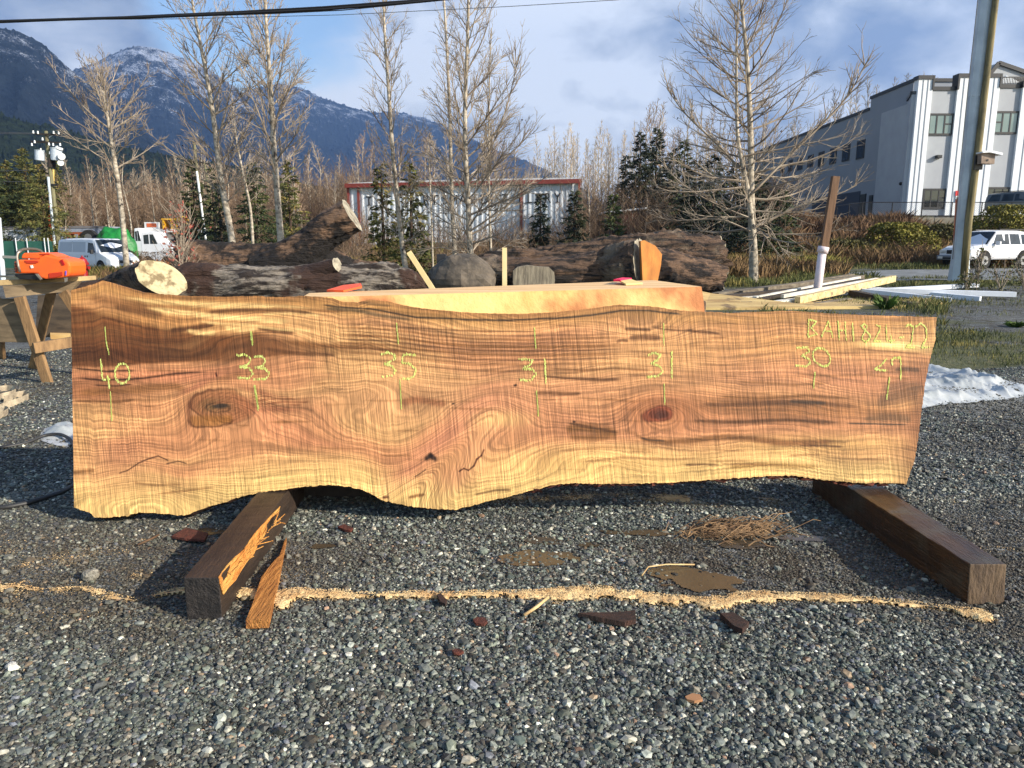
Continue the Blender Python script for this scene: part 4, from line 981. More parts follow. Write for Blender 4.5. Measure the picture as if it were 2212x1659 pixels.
wb = MT('weathered_log', lin((.46, .36, .28)), lin((.12, .09, .075)), scale=2.6, stretch=(.5, 1.8, 1.8), rough=.9, bump=1.0, bscale=5, bstretch=(.5, 2, 3), c3=lin((.10, .08, .07)), c3scale=.9, c3lo=.5, c3hi=.58, bdist=.15, lo=.44, hi=.56, detail=9)
wg = MT('grey_driftwood_log', lin((.55, .51, .46)), lin((.17, .135, .115)), scale=3.2, stretch=(.45, 2.0, 2.4), detail=9, rough=.9, bump=1.0, bscale=6, bstretch=(.5, 2, 3), c3=lin((.25, .17, .13)), c3scale=.8, c3lo=.5, c3hi=.56, bdist=.15, lo=.45, hi=.57)
wd = MT('brown_log', lin((.40, .31, .24)), lin((.11, .085, .07)), scale=2.8, stretch=(.35, 2.2, 2.8), detail=9, rough=.85, bump=1.0, bscale=6, bstretch=(.4, 2.4, 3), c3=lin((.52, .45, .37)), c3scale=.9, c3lo=.56, c3hi=.66, bdist=.15, lo=.44, hi=.57)
cg = MT('old_cut_end', lin((.66, .63, .55)), lin((.42, .39, .34)), scale=6, rough=.95, bump=.6, bscale=18)
cy = MT('pale_cut_end', lin((.72, .67, .53)), lin((.50, .44, .33)), scale=4.5, rough=.95, bump=.6, bscale=18, lo=.47, hi=.58)
co = MT('orange_cut_end', lin((.72, .47, .20)), lin((.58, .36, .14)), scale=3.5, stretch=(1, 1, .5), rough=.8, bump=.3, bscale=18)
def logs():
    def path(Y, pts): return [PY(u, v, Y+(q[0] if q else 0)) for (u, v, *q) in pts]
    def rad(px, Y): return px/FPX*Y
    Y = 20.0
    o = wlog('fallen_log', 'largest dark weathered log with a raised root flare, at the back on the left', path(Y, [(398,572), (450,577), (540,582), (640,584), (700,592), (760,604), (860,606)]), [rad(p, Y) for p in (52, 54, 53, 52, 50, 44, 38)], True, True, wb, cg, 1, ns=150, nr=56, amp=.16, jag=.2)
    # the flare leaning up to the right, with a cut top
    wlog('root_flare', None, path(Y-.3, [(560,586), (630,560), (680,522), (715,490), (760,464)]), [rad(p, Y) for p in (48, 46, 38, 37, 38)], False, True, wb, cg, 7, ns=80, nr=44, amp=.11, par=o, sq=(1, .92))
    Y = 17.0
    o = wlog('fallen_log', 'long grey front log with a pale cut branch stub at its left end', path(Y, [(130,640), (200,632), (300,626), (420,612), (520,614), (640,617), (760,614), (830,608), (885,612), (925,622)]), [rad(p, Y) for p in (26, 30, 34, 37, 38, 39, 40, 38, 28, 9)], True, False, wg, cg, 2, ns=180, nr=48, amp=.13)
    wlog('branch_stub', None, path(Y-.55, [(262,622, .6), (300,612, .35), (332,604, 0), (350,602, -.5)]), [rad(p, Y) for p in (34, 38, 41, 41)], False, True, wd, cy, 12, ns=30, nr=32, amp=.05, par=o, sq=(1.28, .76), roll=.42)
    wlog('branch_stub', None, path(Y-.3, [(600,604, .5), (660,594, .3), (705,580, .1), (728,571, 0)]), [rad(p, Y) for p in (24, 22, 17, 15)], False, True, wg, cg, 13, ns=30, nr=24, amp=.04, par=o)
    wlog('branch_stub', None, path(Y-.2, [(620,650), (680,640), (730,632), (790,640)]), [rad(p, Y) for p in (24, 26, 20, 12)], False, False, wg, cg, 14, ns=30, nr=24, amp=.04, par=o)
    Y = 21.0
    wlog('fallen_log', 'long smooth-topped brown log rising to shredded bark, at the back on the right', path(Y, [(985,585), (1080,574), (1180,568), (1280,562), (1360,556), (1440,556), (1558,556)]), [rad(p, Y) for p in (24, 32, 36, 40, 48, 50, 44)], True, True, wd, cg, 3, ns=160, nr=56, amp=.17, freq=1.8, jag=.25)
    Y = 20.0
    wlog('fallen_log', 'dark log sloping down to the right beneath the shredded log', path(Y, [(1370,582), (1440,585), (1500,596), (1560,606)]), [rad(p, Y) for p in (46, 45, 38, 32)], True, True, wb, cg, 4, ns=80, nr=44, amp=.10, jag=.15)
    Y = 18.0
    o = wlog('fallen_log', 'dark log with a freshly cut orange end and a sawn-off branch scar, on the right', path(Y, [(1045,590, .5), (1150,594), (1240,590), (1310,580), (1345,572, -.3), (1383,568, -.5)]), [rad(p, Y) for p in (36, 36, 37, 41, 46, 48)], True, True, wd, cg, 5, ns=110, nr=48, amp=.12, sq=(1, 1))
    # broad triangular orange face turned to the right
    pts = [(1384,521), (1392,519), (1402,524), (1416,531), (1430,549), (1428,572), (1420,612), (1406,640), (1390,640), (1388,600), (1386,560)]
    MB().prism([PY(u, v, 17.0+(u-1384)*.010) for u, v in pts], Vector((-.02, .14, 0))).build('sawn_face', co, o)
    pts = [(1108,612), (1108,585), (1118,577), (1140,573), (1165,576), (1186,577), (1197,588), (1199,604), (1194,640), (1112,640)]
    MB().prism([PY(u, v, 17.12) for u, v in pts], Vector((0, .3, 0))).build('branch_scar', MT('grey_scar', lin((.58, .54, .46)), lin((.38, .35, .3)), scale=5, stretch=(4, 4, .6), rough=.95, bump=.6, bscale=12, bstretch=(4, 4, .5)), o)
logs()
rock('boulder', 'grey boulder at the left end of the right-hand logs', 1000, 655, .78, (.40, .36, .31), 22, (1.0, .7, .82), 'boulder', .2)
b = bpy.data.objects['boulder']; b.location = (0, 0, 0)
# ------------------------------------------------------------------ sawhorse and chainsaw
ow = MT('weathered_board', lin((.62, .49, .33)), lin((.44, .34, .23)), scale=3, stretch=(5, 5, 1), rough=.85, bump=.4, bscale=12, c3=lin((.34, .27, .2)), c3scale=4, c3lo=.55)
og = MT('old_plywood', lin((.50, .43, .33)), lin((.33, .28, .21)), scale=2.5, stretch=(1, 1, 5), rough=.85, bump=.3, bscale=14, c3=lin((.6, .42, .22)), c3lo=.6)
def sawhorse():
    Y = 6.95; t = root('sawhorse', (PY(80, 700, Y).x, Y, 0), 'weathered wooden sawhorse holding the orange chainsaw', 'sawhorse')
    def q(x, y, dY=0.0): return PY(x*.3803, 515.7+y*.3803, Y+dY)
    mb = MB(); f = [q(15, 268), q(450, 243, .35), q(402, 298, .33), q(32, 335)]
    mb.prism(f, Vector((0, .05, 0))).build('side_rail', og, t)
    MB().prism([q(-60, 238, 0), q(450, 216, .35), q(452, 242, .35), q(-60, 270, 0)][::1], Vector((0, .30, 0))).build('top_board', MT('sawhorse_top', lin((.78, .68, .48)), lin((.5, .42, .3)), scale=3, rough=.9, bump=.3), t, bevel=.006)
    def leg(a, b, w=.095, h=.045, n='leg'):
        MB().bar(a, b, w, h, up=(0, 1, .1), jit=.001).build(n, ow, t, bevel=.004)
    g = onG(279*.3803, 515.7+815*.3803)
    a = q(112, 330, .04); leg(a, Vector((g.x, g.y-.02, Gs(g.x, g.y)-.01)))
    g2 = onG(186*.3803, 515.7+738*.3803); leg(q(292, 300, .4), g2, .08)
    a3 = q(360, 300, .30); leg(a3, Vector((a3.x+.42, a3.y+.1, Gs(a3.x+.42, a3.y+.1))))
    g4 = onG(4, 515.7+738*.3803-22); leg(Vector((q(-20, 330, .5))), g4, .08)
    MB().bar(q(190, 622, -.03), q(420, 585, .25), .05, .10, up=(0, 0, 1)).build('cross_brace', ow, t, bevel=.004)
    MB().bar(q(-80, 560, .55), q(190, 560, .5), .03, .40, up=(0, 0, 1))
    MB().prism([q(-60, 340, .12), q(108, 340, .12), q(168, 560, .12), q(172, 590, .12), q(-60, 585, .12)], Vector((0, .018, 0))).build('plywood_panel', og, t)
    # a second trestle's boards behind, seen between the legs
    t2 = root('plywood_sheet', (q(340, 560, 1.2)), 'grey plywood sheet standing behind the sawhorse legs', 'board')
    MB().prism([q(215, 320, 1.3), q(470, 320, 1.3), q(470, 560, 1.3), q(200, 560, 1.3)], Vector((0, .02, 0))).build('sheet', MT('dark_plywood', lin((.36, .31, .25)), lin((.22, .19, .16)), scale=3, stretch=(1, 1, 4), rough=.9), t2)
    MB().prism([q(285, 545, 1.1), q(400, 548, 1.1), q(400, 530, 1.4), q(285, 528, 1.4)], Vector((0, 0, -.05))).build('pale_block', MT('new_lumber', lin((.88, .74, .48)), lin((.8, .64, .4)), scale=5, rough=.8), t2)
    for x in (240, 440): MB().bar(q(x, 540, 1.32), Vector((q(x, 540, 1.32).x, q(x, 540, 1.32).y, 0)), .05, .05).build('foot', ow, t2)
sawhorse()
def chainsaw():
    Y = 6.98; s = .1736
    def q(x, y, dY=0.0): return PY(x*s, 384+y*s, Y+dY)
    t = root('chainsaw', q(500, 1250), 'large orange chainsaw with a grey handle, resting on the sawhorse', 'chainsaw')
    org = MT('chainsaw_orange', lin((.97, .40, .12)), lin((.90, .36, .14)), scale=6, rough=.42, spec=.5, bump=.06, bscale=40)
    blk = MT('black_rubber', lin((.08, .08, .08)), lin((.13, .13, .13)), rough=.6)
    alu = MT('worn_aluminium', lin((.66, .63, .58)), lin((.5, .47, .43)), scale=12, rough=.4, metal=.7)
    def shell(pts, y0, y1, name, mat, bev=.012):
        MB().prism([q(x, y, y0) for x, y in pts], Vector((0, y1-y0, 0))).build(name, mat, t, bevel=bev)
    shell([(165,1040),(240,1020),(470,1018),(490,990),(560,955),(660,985),(790,1010),(850,1045),(868,1100),(868,1190),(838,1232),(770,1245),(640,1258),(560,1262),(500,1240),(470,1195),(400,1190),(180,1192),(172,1120)], -.02, .26, 'motor_housing', org, .016)
    shell([(262,1000),(275,955),(300,934),(560,930),(640,950),(720,985),(700,1000),(540,965),(478,1010)], .0, .20, 'air_filter_cover', org, .01)
    shell([(490,948),(600,940),(620,958),(500,962)], -.006, .01, 'cover_vents', MT('dark_orange', lin((.62, .16, .07)), rough=.6), .002)
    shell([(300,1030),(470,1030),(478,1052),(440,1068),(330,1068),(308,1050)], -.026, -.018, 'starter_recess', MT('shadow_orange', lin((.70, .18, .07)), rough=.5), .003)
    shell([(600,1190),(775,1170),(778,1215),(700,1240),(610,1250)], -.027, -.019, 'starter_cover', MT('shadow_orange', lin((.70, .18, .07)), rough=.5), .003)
    shell([(372,1090),(400,1088),(410,1122),(386,1130)], -.030, -.020, 'label', MT('white_label', lin((.85, .85, .82)), rough=.6), .001)
    shell([(740,1030),(775,1015),(805,1085),(775,1092)], -.028, -.019, 'warning_label', MT('red_label', lin((.62, .05, .05)), rough=.5), .001)
    shell([(808,1160),(824,1158),(820,1215),(808,1215)], -.028, -.019, 'blue_label', MT('blue_label', lin((.35, .32, .72)), rough=.5), .001)
    for k in range(6): shell([(170,1062+k*20),(204,1058+k*20),(206,1068+k*20),(172,1072+k*20)], -.034, -.02, 'cooling_fin', blk, .001)
    shell([(180,1200),(480,1200),(520,1275),(240,1262),(185,1222)], .0, .22, 'crankcase', blk, .006)
    shell([(430,1195),(470,1195),(520,1262),(500,1275)], -.03, -.012, 'guard', alu, .002)
    P = [q(250,1175,-.03), q(228,1090,-.03), q(210,985,-.03), q(222,935,-.02), q(260,910,.0)]
    MB().tube(P, .0115, 10).build('front_handle', alu, t, smooth=True)
    P = [q(215,945,-.02), q(235,912,.0), q(290,890,.04), q(370,884,.1), q(440,888,.16), q(500,905,.2), q(530,935,.22), q(540,960,.22)]
    MB().tube(P, .0135, 10).build('handle_grip', MT('grey_grip', lin((.36, .33, .29)), lin((.28, .26, .23)), rough=.7), t, smooth=True)
    shell([(-80,1215),(185,1212),(195,1240),(-80,1240)], .09, .10, 'guide_bar', alu, .001)
    shell([(785,1240),(830,1238),(828,1290),(805,1305),(800,1262)], .0, .02, 'spike', alu, .001)
chainsaw()
def strap():
    m1 = MT('worn_strap', lin((.74, .68, .57)), lin((.52, .47, .40)), scale=12, rough=.9, bump=.4, bscale=60)
    r = root('webbing_strap', onG(22, 886), 'coiled grey webbing strap on the gravel at the left edge', 'strap')
    def band(pts, w=.055, n=60, name='loop'):
        P = [onG(u, v)+Vector((0, 0, h)) for u, v, h in pts]; A = np.array([tuple(p) for p in P]); t = np.linspace(0, 1, len(A)); f = np.linspace(0, 1, n)
        C = np.stack([np.interp(f, t, A[:, i]) for i in range(3)], 1)
        for _ in range(4): C[1:-1] = (C[:-2]+2*C[1:-1]+C[2:])/4
        V = np.concatenate([C, C+np.array([0, .012, w])]); i = np.arange(n-1)
        F = np.stack([i, i+1, n+i+1, n+i], 1)
        V = np.concatenate([V, V+np.array([0, .006, 0])]); F = np.concatenate([F, F[:, ::-1]+2*n])
        npmesh(name, V, F, None, m1, True); o = bpy.data.objects[-1] if False else list(COL.objects)[-1]; wpar(o, r)
    band([(-12,893,0),(10,884,0),(40,874,0),(58,866,0),(62,862,0),(52,858,0),(36,860,0),(22,866,0),(8,870,0)])
    band([(-12,870,0),(4,862,0),(22,858,0),(34,852,0),(30,846,0),(14,844,0),(-6,847,0)], .05)
    band([(-12,912,0),(0,905,0),(14,898,0),(17,894,0),(10,891,0),(-6,892,0)], .05)
strap()
def hose(pts, r, label):
    P = [onG(u, v)+Vector((0, 0, r+h)) for u, v, h in pts]; A = np.array([tuple(p) for p in P]); n = 70; t = np.linspace(0, 1, len(A)); f = np.linspace(0, 1, n)
    C = np.stack([np.interp(f, t, A[:, i]) for i in range(3)], 1)
    for _ in range(12): C[1:-1] = (C[:-2]+2*C[1:-1]+C[2:])/4
    C[:, 2] = np.maximum(C[:, 2], G(C[:, 0], C[:, 1])+r*.8)
    tag(MB().tube([Vector(c) for c in C], r, 8).build('power_cable', MT('black_cable', lin((.12, .12, .12)), lin((.2, .2, .2)), rough=.55), smooth=True), label, 'cable')
hose([(-20,974,0),(20,968,0),(60,960,.0),(95,948,.015),(130,946,.02),(152,954,.01),(165,975,0),(170,1000,0)], .011, 'thin black cable looping over the white plastic left of the slab')
hose([(-20,1104,0),(20,1100,0),(60,1092,0),(100,1080,0),(135,1068,0),(165,1050,0),(230,1020,0)], .013, 'thick black cable in the shadow at the lower left of the slab')
def plastic(name, label, pix, seed, h=.05, n=70, flop=1.0, cloud=(.80, .82, .84), lift=.004):
    P = [onG(u, v) for u, v in pix]; xs = [p.x for p in P]; ys = [p.y for p in P]
    gx = np.linspace(min(xs), max(xs), n*2); gy = np.linspace(min(ys), max(ys), n); X, Y = np.meshgrid(gx, gy)
    # signed inside test
    ins = np.zeros(X.shape, bool); D = np.full(X.shape, 9.)
    k = len(P)
    for i in range(k):
        a, b = P[i], P[(i+1) % k]
        c = ((a.y > Y) != (b.y > Y)) & (X < (b.x-a.x)*(Y-a.y)/((b.y-a.y) if abs(b.y-a.y) > 1e-9 else 1e-9)+a.x); ins ^= c
        L2 = (b.x-a.x)**2+(b.y-a.y)**2+1e-9; f = np.clip(((X-a.x)*(b.x-a.x)+(Y-a.y)*(b.y-a.y))/L2, 0, 1); D = np.minimum(D, np.hypot(X-a.x-f*(b.x-a.x), Y-a.y-f*(b.y-a.y)))
    w = 1-np.abs(fbm(X*2.2+.8*Y+seed, Y*3.5, 0, 2, seed))*3.5; w2 = 1-np.abs(fbm(X*6+seed, Y*8+1.5*X, 0, 3, seed+3))*3.2
    Z = G(X, Y)+lift+h*(np.clip(w, 0, 1)**2*.9+np.clip(w2, 0, 1)*.35)*np.clip(D/.08, 0, 1)
    ny_, nx_ = X.shape; i = np.arange(ny_*nx_).reshape(ny_, nx_); q = ins[:-1, :-1] | ins[1:, 1:]
    F = np.stack([i[:-1, :-1][q], i[:-1, 1:][q], i[1:, 1:][q], i[1:, :-1][q]], 1); V = np.stack([X.ravel(), Y.ravel(), Z.ravel()], 1)
    us = np.unique(F); mp = np.zeros(len(V), int); mp[us] = np.arange(len(us))
    m = MT('white_poly_sheet', lin((.60, .62, .62)), lin((.74, .75, .75)), scale=3, rough=.3, spec=.5)
    return tag(npmesh(name, V[us], mp[F], None, m, True), label, cat='plastic sheet')
plastic('plastic_sheet', 'crumpled translucent white plastic sheet on the gravel right of the slab', [(1960,900),(1985,884),(2010,878),(2050,872),(2110,868),(2170,862),(2200,858),(2230,850),(2212,832),(2180,825),(2130,812),(2085,800),(2050,798),(2012,795),(1990,770),(1950,800)], 7, .06, 110)
plastic('plastic_sheet', 'small crumpled piece of white plastic left of the slab', [(84,950),(100,926),(130,920),(170,915),(190,960),(150,966),(120,962)], 9, .05, 40)
# ------------------------------------------------------------------ trees
birch = MT('pale_alder_bark', lin((.74, .70, .63)), lin((.48, .44, .38)), scale=2.2, stretch=(1, 1, 2.5), rough=.9, c3=lin((.24, .21, .18)), c3scale=3.0, c3lo=.58, c3hi=.66)
twigm = MT('grey_twigs', lin((.64, .59, .52)), lin((.42, .37, .32)), scale=1.2, rough=.9)
twigp = MT('pale_twigs', lin((.76, .70, .61)), lin((.56, .49, .41)), scale=.8, rough=.9, randobj=.25)
twigb = MT('brown_twigs', lin((.60, .51, .42)), lin((.42, .34, .27)), scale=.8, rough=.9, randobj=.3)
def spine(P, n=26):
    A = np.array([tuple(p) for p in P], float); t = np.linspace(0, 1, len(A)); f = np.linspace(0, 1, n)
    C = np.stack([np.interp(f, t, A[:, i]) for i in range(3)], 1)
    for _ in range(3): C[1:-1] = (C[:-2]+2*C[1:-1]+C[2:])/4
    return C
def branch(rg, p, d, ln, r0, rmin, up, n=6, wig=.12):
    P = [np.array(p)]; d = np.array(d, float); st = ln/(n-1)
    for k in range(n-1):
        d = d+np.array([rg.uniform(-wig, wig), rg.uniform(-wig, wig), rg.uniform(-wig, wig)+up]); d /= np.linalg.norm(d); P.append(P[-1]+d*st)
    return np.array(P), r0*(1-np.linspace(0, 1, n))**.8+rmin
def limb(rg, polys, p, d, ln, r0, rmin, up, lvl, dens, wig=.12):
    n = 7 if ln > 1.2 else (5 if ln > .5 else 3)
    P, R = branch(rg, p, d, ln, r0, rmin, up, n, wig); polys.append((P, R))
    if lvl <= 0: return
    m = max(1, int(ln*dens*rg.uniform(.8, 1.3)+rg.random()))
    for k in range(m):
        f = rg.uniform(.12, .98); i = f*(n-1); a = int(i); q = P[a]+(P[min(a+1, n-1)]-P[a])*(i-a); t = P[min(a+1, n-1)]-P[a]; t /= np.linalg.norm(t)+1e-9
        s = np.cross(t, [rg.uniform(-1, 1), rg.uniform(-1, 1), rg.uniform(-.4, 1)]); s /= np.linalg.norm(s)+1e-9
        dd = t*rg.uniform(.7, 1.0)+s*rg.uniform(.35, .75); dd /= np.linalg.norm(dd)
        l2 = (.16+.42*ln*(1-f*.8))*rg.uniform(.6, 1.25); r2 = max(rmin, r0*(1-f)**.8*.5)
        limb(rg, polys, q, dd, l2, r2, rmin*.9, up*1.1, lvl-1, dens*1.05, wig)
def bare_tree(name, label, P, r0, rtop, seed, zlo, nb, prof, elev=(35, 60), lvl=2, dens=2.2, rmin=.006, up=.10, k=4, m1=None, m2=None, cat='tree', group=None, extra=None, side=None, leaves=0, trunks=None):
    rg = random.Random(seed); C = spine(P); n = len(C); H = C[-1][2]-C[0][2]
    base = C[0]; r = root(name, tuple(base), label, cat, group)
    tr = []; trunk_lines = [(C, np.linspace(r0, rtop, n)*(1+.10*np.array([rg.uniform(-1, 1) for _ in range(n)])*.3))]
    for tP, a, b in (trunks or []):
        c2 = spine(tP, 18); trunk_lines.append((c2, np.linspace(a, b, 18)))
    polys = []
    for ti, (CC, RR) in enumerate(trunk_lines):
        nbb = int(nb*.8) if ti == 0 else int(nb*.4)
        for b in range(nbb):
            f = zlo+(1-zlo)*((b+rg.random())/nbb) if ti == 0 else rg.uniform(.25, .99)
            i = f*(len(CC)-1); a = min(int(i), len(CC)-2); p = CC[a]+(CC[a+1]-CC[a])*(i-a); rr = RR[a]
            az = b*2.399+rg.uniform(-.4, .4); g = (f-zlo)/(1-zlo)
            ln = prof(g)*rg.uniform(.75, 1.15); el = math.radians(elev[0]+(elev[1]-elev[0])*g+rg.uniform(-8, 8))
            if side: ln *= 1+side*math.cos(az)
            d = (math.cos(az)*math.cos(el), math.sin(az)*math.cos(el), math.sin(el))
            limb(rg, polys, p, d, ln, min(rr*.45, .006+.0085*ln), rmin, up, lvl, dens)
    for e in (extra or []):      # drawn limbs
        P2 = spine(e[0], 10); polys.append((P2, np.linspace(e[1], e[1]*.3, 10)))
        for b in range(e[2]):
            f = rg.uniform(.15, 1); i = f*9; a = min(int(i), 8); p = P2[a]+(P2[a+1]-P2[a])*(i-a); t = P2[a+1]-P2[a]; t /= np.linalg.norm(t)
            s = np.array([rg.uniform(-1, 1), rg.uniform(-1, 1), rg.uniform(-.3, 1)]); d = t*.8+s*.6; d /= np.linalg.norm(d)
            limb(rg, polys, p, d, e[3]*rg.uniform(.5, 1), e[1]*.3, rmin, up, 1, dens)
    Vt, Ft = tubes(trunk_lines, 9); o = npmesh('trunk', Vt-base, Ft, r, m1 or birch, True)
    Vb, Fb = tubes(polys, k); o = npmesh('branches', Vb-base, Fb, r, m2 or twigm, False)
    if leaves:
        mb = MB()
        for _ in range(leaves):
            P2 = rg.choice(polys)[0]; p = Vector(P2[-1])-Vector(base); s = rg.uniform(.03, .06)
            q = [p+Vector((rg.uniform(-s, s), rg.uniform(-s, s), rg.uniform(-s*1.6, 0))) for _ in range(4)]; mb.add(q, [(0, 1, 2), (0, 2, 3), (1, 3, 2)])
        me = bpy.data.meshes.new('dead_leaves'); me.from_pydata(mb.v, [], mb.f); link('dead_leaves', me, r, [MT('dead_leaf', lin((.20, .13, .09)), rough=.9)])
    return r
def T(Y, pts): return [PY(u, v, Y) for u, v in pts]
def near_trees():
    pr = lambda a, b, c=.15: (lambda g: a*(1-g)**.8*(.55+.45*min(1, g*5+.2))+b*g*(1-g)+c)
    def base(Y, u): x = PY(u, 560, Y).x; return Vector((x, Y, Gs(x, Y)))
    bare_tree('bare_tree', 'leaning bare tree with wide crooked limbs, between the transformer pole and the white trucks', [base(44, 272)]+T(44, [(262, 440), (240, 300), (232, 250), (224, 200), (222, 150)]), .17, .02, 11, .22, 44, pr(4.6, 1.5), (25, 66), 2, 3.32, 0.0074, .065, leaves=4)
    bare_tree('bare_tree', 'tall bare tree bending left, first of the tall trees right of the white pole', [base(34, 508)]+T(34, [(500, 500), (478, 400), (466, 290), (452, 190), (432, 90), (414, 0), (404, -70)]), .17, .03, 12, .22, 60, pr(3.5, 1.8), (26, 60), 2, 3.85, 0.0056, .065, leaves=14)
    bare_tree('bare_tree', 'tall bare tree with upswept limbs behind the raised root flare', [base(33, 612)]+T(33, [(605, 500), (598, 400), (590, 300), (586, 200), (578, 100), (572, 0), (570, -80)]), .17, .035, 13, .28, 62, pr(3.4, 2.0), (34, 70), 2, 4.02, 0.0056, .065, leaves=26)
    bare_tree('bare_tree', 'slim bare alder standing in front of the left part of the metal building', [base(30, 880)]+T(30, [(872, 560), (860, 450), (848, 330), (840, 200), (832, 100), (828, 0), (826, -60)]), .12, .025, 14, .18, 66, pr(2.1, 1.4), (28, 62), 2, 4.55, 0.0043, .065, leaves=16)
    bare_tree('bare_tree', 'bare alder with whitish trunk, left of the twin tree before the metal building', [base(31, 984)]+T(31, [(982, 540), (976, 450), (974, 340), (970, 200), (964, 80), (956, -50)]), .11, .035, 15, .25, 52, pr(2.0, 1.0), (35, 60), 2, 4.02, 0.0043, .065, leaves=8)
    bare_tree('bare_tree', 'largest bare alder, forking low, whose crown spreads right in front of the metal building', [base(29, 1022)]+T(29, [(1016, 560), (1012, 480), (1010, 400), (1004, 320), (1004, 220), (1010, 100), (1012, 0), (1012, -80)]), .14, .035, 16, .10, 90, pr(3.3, 2.0), (16, 60), 2, 4.38, 0.0043, .065, side=.25, leaves=22,
        extra=[(T(29, [(1012, 395), (1050, 350), (1080, 280), (1105, 200), (1120, 120)]), .045, 26, 1.4), (T(28.5, [(1014, 500), (1060, 470), (1100, 440), (1150, 405)]), .04, 16, .9), (T(28, [(1012, 560), (960, 530), (900, 545)]), .03, 14, .7), (T(28, [(1014, 560), (1070, 545), (1120, 560)]), .03, 14, .7)])
    bare_tree('bare_tree', 'thin pale bare tree at the right of the alders before the metal building', [base(36, 1062)]+T(36, [(1058, 480), (1056, 380), (1056, 260), (1058, 140), (1062, 60)]), .07, .02, 17, .2, 44, pr(1.9, .9), (40, 66), 2, 4.02, 0.0050, .065)
    bare_tree('bare_tree', 'thin crooked pale bare tree between the two tall upswept trees on the left', [base(40, 548)]+T(40, [(542, 450), (524, 370), (508, 290), (500, 200)]), .09, .02, 18, .3, 34, pr(1.6, .8), (35, 62), 2, 3.50, 0.0056, .065)
    bare_tree('bare_tree', 'very slender pale bare tree in front of the letter S of the metal building', [base(33, 935)]+T(33, [(932, 470), (928, 380), (924, 300)]), .05, .012, 19, .3, 26, pr(1.0, .5), (35, 60), 2, 3.85, 0.0050, .065)
    # the wide tree on the right
    Y = 24.0; b = base(Y, 1631)
    bare_tree('bare_tree', 'wide spreading bare tree with a double trunk in front of the grey and white building', [b]+T(Y, [(1628, 540), (1624, 480), (1622, 400), (1622, 300), (1618, 200), (1612, 100), (1600, 0), (1596, -60)]), .15, .03, 20, .20, 68, lambda g: 4.3*(1-g)**.7*(.7+.4*g)+.35, (-8, 46), 2, 3.3, 0.0036, .065, leaves=34,
        trunks=[([b+Vector((.02, -.04, .6))]+T(Y-.1, [(1620, 430), (1610, 380), (1590, 300), (1592, 200), (1590, 100), (1596, -20)]), .09, .02)],
        extra=[(T(Y-.3, [(1622, 420), (1680, 360), (1740, 300), (1800, 250), (1850, 190), (1868, 140)]), .05, 30, 1.1), (T(Y-.2, [(1620, 500), (1560, 470), (1500, 475), (1440, 478)]), .035, 18, .8), (T(Y-.4, [(1628, 490), (1680, 470), (1720, 440), (1800, 430), (1850, 400)]), .04, 22, .9),
               (T(Y-.6, [(1628, 495), (1640, 480), (1665, 490), (1672, 510), (1690, 540)]), .035, 12, .6), (T(Y, [(1612, 380), (1540, 300), (1480, 250), (1440, 190)]), .045, 28, 1.1), (T(Y-.3, [(1616, 470), (1540, 440), (1470, 400), (1430, 350)]), .035, 20, .9)])
near_trees()

def conifer(name, label, X, Y, H, R, seed, group=None, col='c', sparse=1.0, topbare=0.0, link_=None):
    rg = random.Random(seed); z0 = Gs(X, Y); r = root(name, (X, Y, z0), label, 'conifer' if not group else 'conifer', group)
    tr = [(np.array([(0, 0, -.2), (0, 0, H*.5), (0, 0, H)]), np.array([H*.014+.03, H*.009+.02, .015]))]
    V, F = tubes(tr, 7); npmesh('trunk', V, F, r, MT('conifer_bark', lin((.33, .26, .2)), lin((.2, .16, .13)), scale=4, rough=.95), True)
    vs = []; nbt = int(H*26*sparse)
    nr_ = np.random.RandomState(seed)
    for b in range(nbt):
        f = (b+rg.random())/nbt; z = H*(.04+.95*f*(1-topbare)); L_ = R*(1-f)**.8*rg.uniform(.65, 1.15)+.12; az = rg.uniform(0, 2*PI)
        dr = rg.uniform(-.30, -.02)+.5*f; m = max(9, int(L_*30)); t = nr_.uniform(.08, 1, m)**.8
        px = np.cos(az)*L_*t; py = np.sin(az)*L_*t; pz = z+L_*t*dr-.12*L_*t*t
        w = L_*.30*(1.1-t*.6)
        px = px+nr_.normal(0, 1, m)*w*.5; py = py+nr_.normal(0, 1, m)*w*.5; pz = pz+nr_.normal(0, .35, m)*w*.5
        s = (.07+.02*H**.5)*nr_.uniform(.5, 1.3, m)
        c = np.stack([px, py, pz], 1)
        out = np.stack([np.cos(az)*np.ones(m), np.sin(az)*np.ones(m), np.full(m, -.25)], 1)+nr_.normal(0, .5, (m, 3)); out /= np.linalg.norm(out, axis=1)[:, None]
        sd = np.cross(out, nr_.normal(0, 1, (m, 3))); sd /= np.linalg.norm(sd, axis=1)[:, None]
        vs.append(np.stack([c-sd*s[:, None]*.38, c+sd*s[:, None]*.38, c+out*s[:, None]*1.9], 1))
    A = np.concatenate(vs).reshape(-1, 3); F = np.arange(len(A)).reshape(-1, 3)
    mats = {'c': ('conifer_green', (.22, .28, .13), (.09, .13, .06), (.34, .35, .16)), 'y': ('cedar_green', (.38, .39, .18), (.17, .20, .09), (.50, .44, .22)), 'd': ('dark_conifer', (.12, .17, .10), (.06, .09, .06), (.22, .24, .12))}[col]
    m = MT(mats[0], lin(mats[1]), lin(mats[2]), scale=1.6, rough=.85, c3=lin(mats[3]), c3scale=1.2, c3lo=.52, c3hi=.68, randobj=.12, detail=3)
    npmesh('crown', A, F, r, m, False); return r
